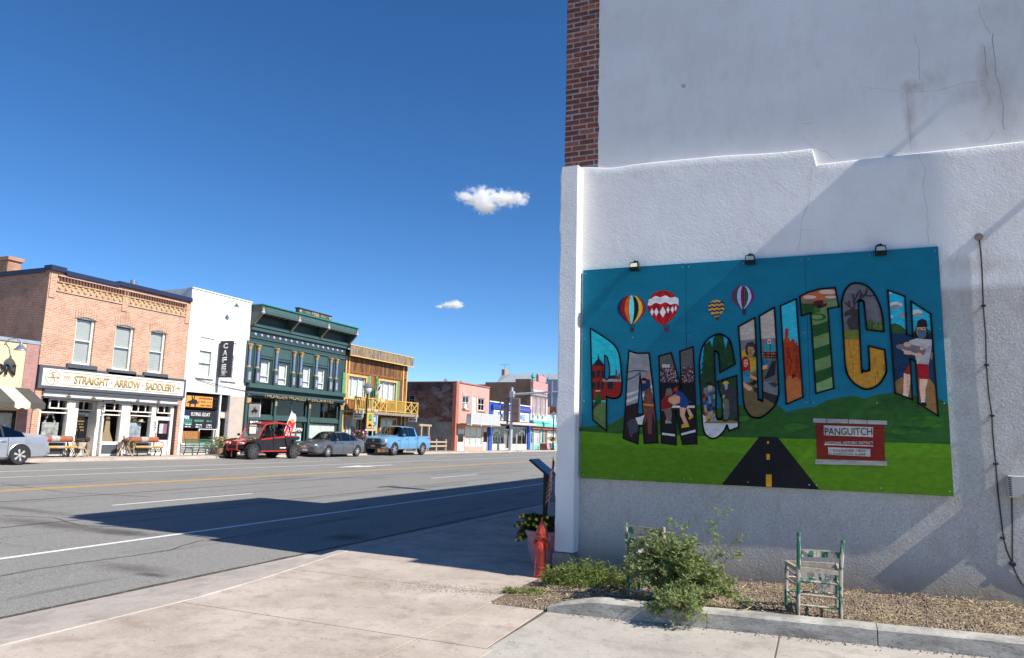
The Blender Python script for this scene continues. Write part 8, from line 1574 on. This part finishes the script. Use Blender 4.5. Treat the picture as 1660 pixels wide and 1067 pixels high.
# feather flag
ff0 = onX(446,735,-32.3); ff = thing('feather_flag', 'tall red and white feather flag advertising breakfast and lunch', 'flag', (-32.3,ff0.y,FZ)); hF = onX(474,666,-32.3).z-FZ; yT = onX(474,666,-32.3).y-ff0.y
P = lambda f: Vector((0,yT*(f**1.0)*.98,hF*f)); build('pole', MB().tube([P(i/12) for i in range(13)], .02, 6), A['white_paint'], ff); build('ground_base', MB().bev(-.25,.25,-.25,.25,0,.04,.01), A['iron_black'], ff)
n = 22; fm = MB()
for i in range(n):
    f0, f1 = .18+.82*i/n, .18+.82*(i+1)/n; w0, w1 = .8*math.sqrt(max(0.02,1-((f0-.18)/.82)**5)), .8*math.sqrt(max(.0,1-((f1-.18)/.82)**5)); fm.col = c4((.62,.6,.58)) if f0 > .74 else c4((.6,.04,.05)); wv = lambda f, w: .05*math.sin(f*9)*w
    fm.add([P(f0), P(f0)+Vector((wv(f0,w0),w0,-.1)), P(f1)+Vector((wv(f1,w1),w1,-.1)), P(f1)],[(0,1,2,3)])
build('sail', fm, FLATCOL, ff); dF = (P(.62)-P(.3)).normalized(); cF = P(.46)+Vector((.05,.34,-.1)); text('sail_lettering', 'BREAKFAST\n& LUNCH', chalk, ff, cF+Vector((.02,0,0)), dF, Vector((1,0,0)).cross(dF), .4, .004, .02, 1.45)
build('sail_emblem', MB().lathe([(.16,0),(.16,.01),(.05,.02)], P(.8)+Vector((.05,.32,-.1)), 10, 'x'), A['banner_orange'], ff)
# clouds: two small cumulus puffs far off, built as volumes
def cloud(label, px, py, wpx, hpx, dist, lumps, seed):
    c = Vector((0,0,CZ))+ray(px,py)*dist; W2, H2 = wpx/FPX*dist*.98, hpx/FPX*dist*1.0; D2 = W2*.5
    m_, t, b, N, L = new_mat('cloud_vapour_%d' % seed); t.nodes.remove(b); co = N('ShaderNodeTexCoord').outputs['Object']; out = t.nodes['Material Output']
    acc = None
    for (lx, lz, rx, rzz) in lumps:
        mp = N('ShaderNodeMapping'); L(co, mp.inputs['Vector']); mp.inputs['Scale'].default_value = (1/rx, 1/.8, 1/rzz); mp.inputs['Location'].default_value = (-lx/rx, 0, -lz/rzz)
        ln = N('ShaderNodeVectorMath'); ln.operation = 'LENGTH'; L(mp.outputs[0], ln.inputs[0])
        if acc is None: acc = ln.outputs[1]
        else: mn = N('ShaderNodeMath'); mn.operation = 'SMOOTH_MIN'; L(acc, mn.inputs[0]); L(ln.outputs[1], mn.inputs[1]); mn.inputs[2].default_value = .25; acc = mn.outputs[0]
    mpn = N('ShaderNodeMapping'); L(co, mpn.inputs['Vector']); mpn.inputs['Scale'].default_value = (W2/H2*.9, 1.2, 1); nz = tex(t, L, 'Noise', 3.2, mpn.outputs[0], 6, .62); nz.inputs['Distortion'].default_value = .3
    ad = N('ShaderNodeMath'); ad.operation = 'MULTIPLY_ADD'; L(nz.outputs[0], ad.inputs[0]); ad.inputs[1].default_value = -3.8; L(acc, ad.inputs[2])
    mr = N('ShaderNodeMapRange'); L(ad.outputs[0], mr.inputs[0]); mr.inputs[1].default_value = -1.75; mr.inputs[2].default_value = -.9; mr.inputs[3].default_value = 30./W2; mr.inputs[4].default_value = 0.
    v = N('ShaderNodeVolumePrincipled'); v.inputs['Color'].default_value = (.98,.98,.98,1); v.inputs['Anisotropy'].default_value = .2; L(mr.outputs[0], v.inputs['Density']); L(v.outputs[0], out.inputs['Volume'])
    o = build('cloud', MB().sph((0,0,0), 1.25, 1.25, 1.25, 16, 10), m_); o.location = c; o.scale = (W2/2, D2/2, H2/2); o.rotation_euler = (0, 0, math.atan2(RT.y, RT.x)); tag(o, label, 'cloud'); return o
cloud('larger ragged white cloud high in the blue sky', 797, 326, 118, 52, 2600, ((-.72,.25,.3,.18),(-.25,.15,.45,.6),(-.15,-.35,.35,.35),(.3,.2,.45,.42),(.72,.22,.3,.3)), 1)
cloud('tiny white cloud low above the rooftops', 729, 495, 46, 18, 3600, ((-.7,-.3,.3,.22),(.0,.0,.5,.55),(.45,.15,.5,.7)), 2)
# ------------------------------------------------------------------ bring the whole survey to true size (a sedan's wheelbase is 2.85 m)
for o in list(bpy.data.objects):
    if o.parent is None and o.type in ('MESH', 'EMPTY'): o.location = o.location*SURVEY; o.scale = o.scale*SURVEY
cam.location = cam.location*SURVEY
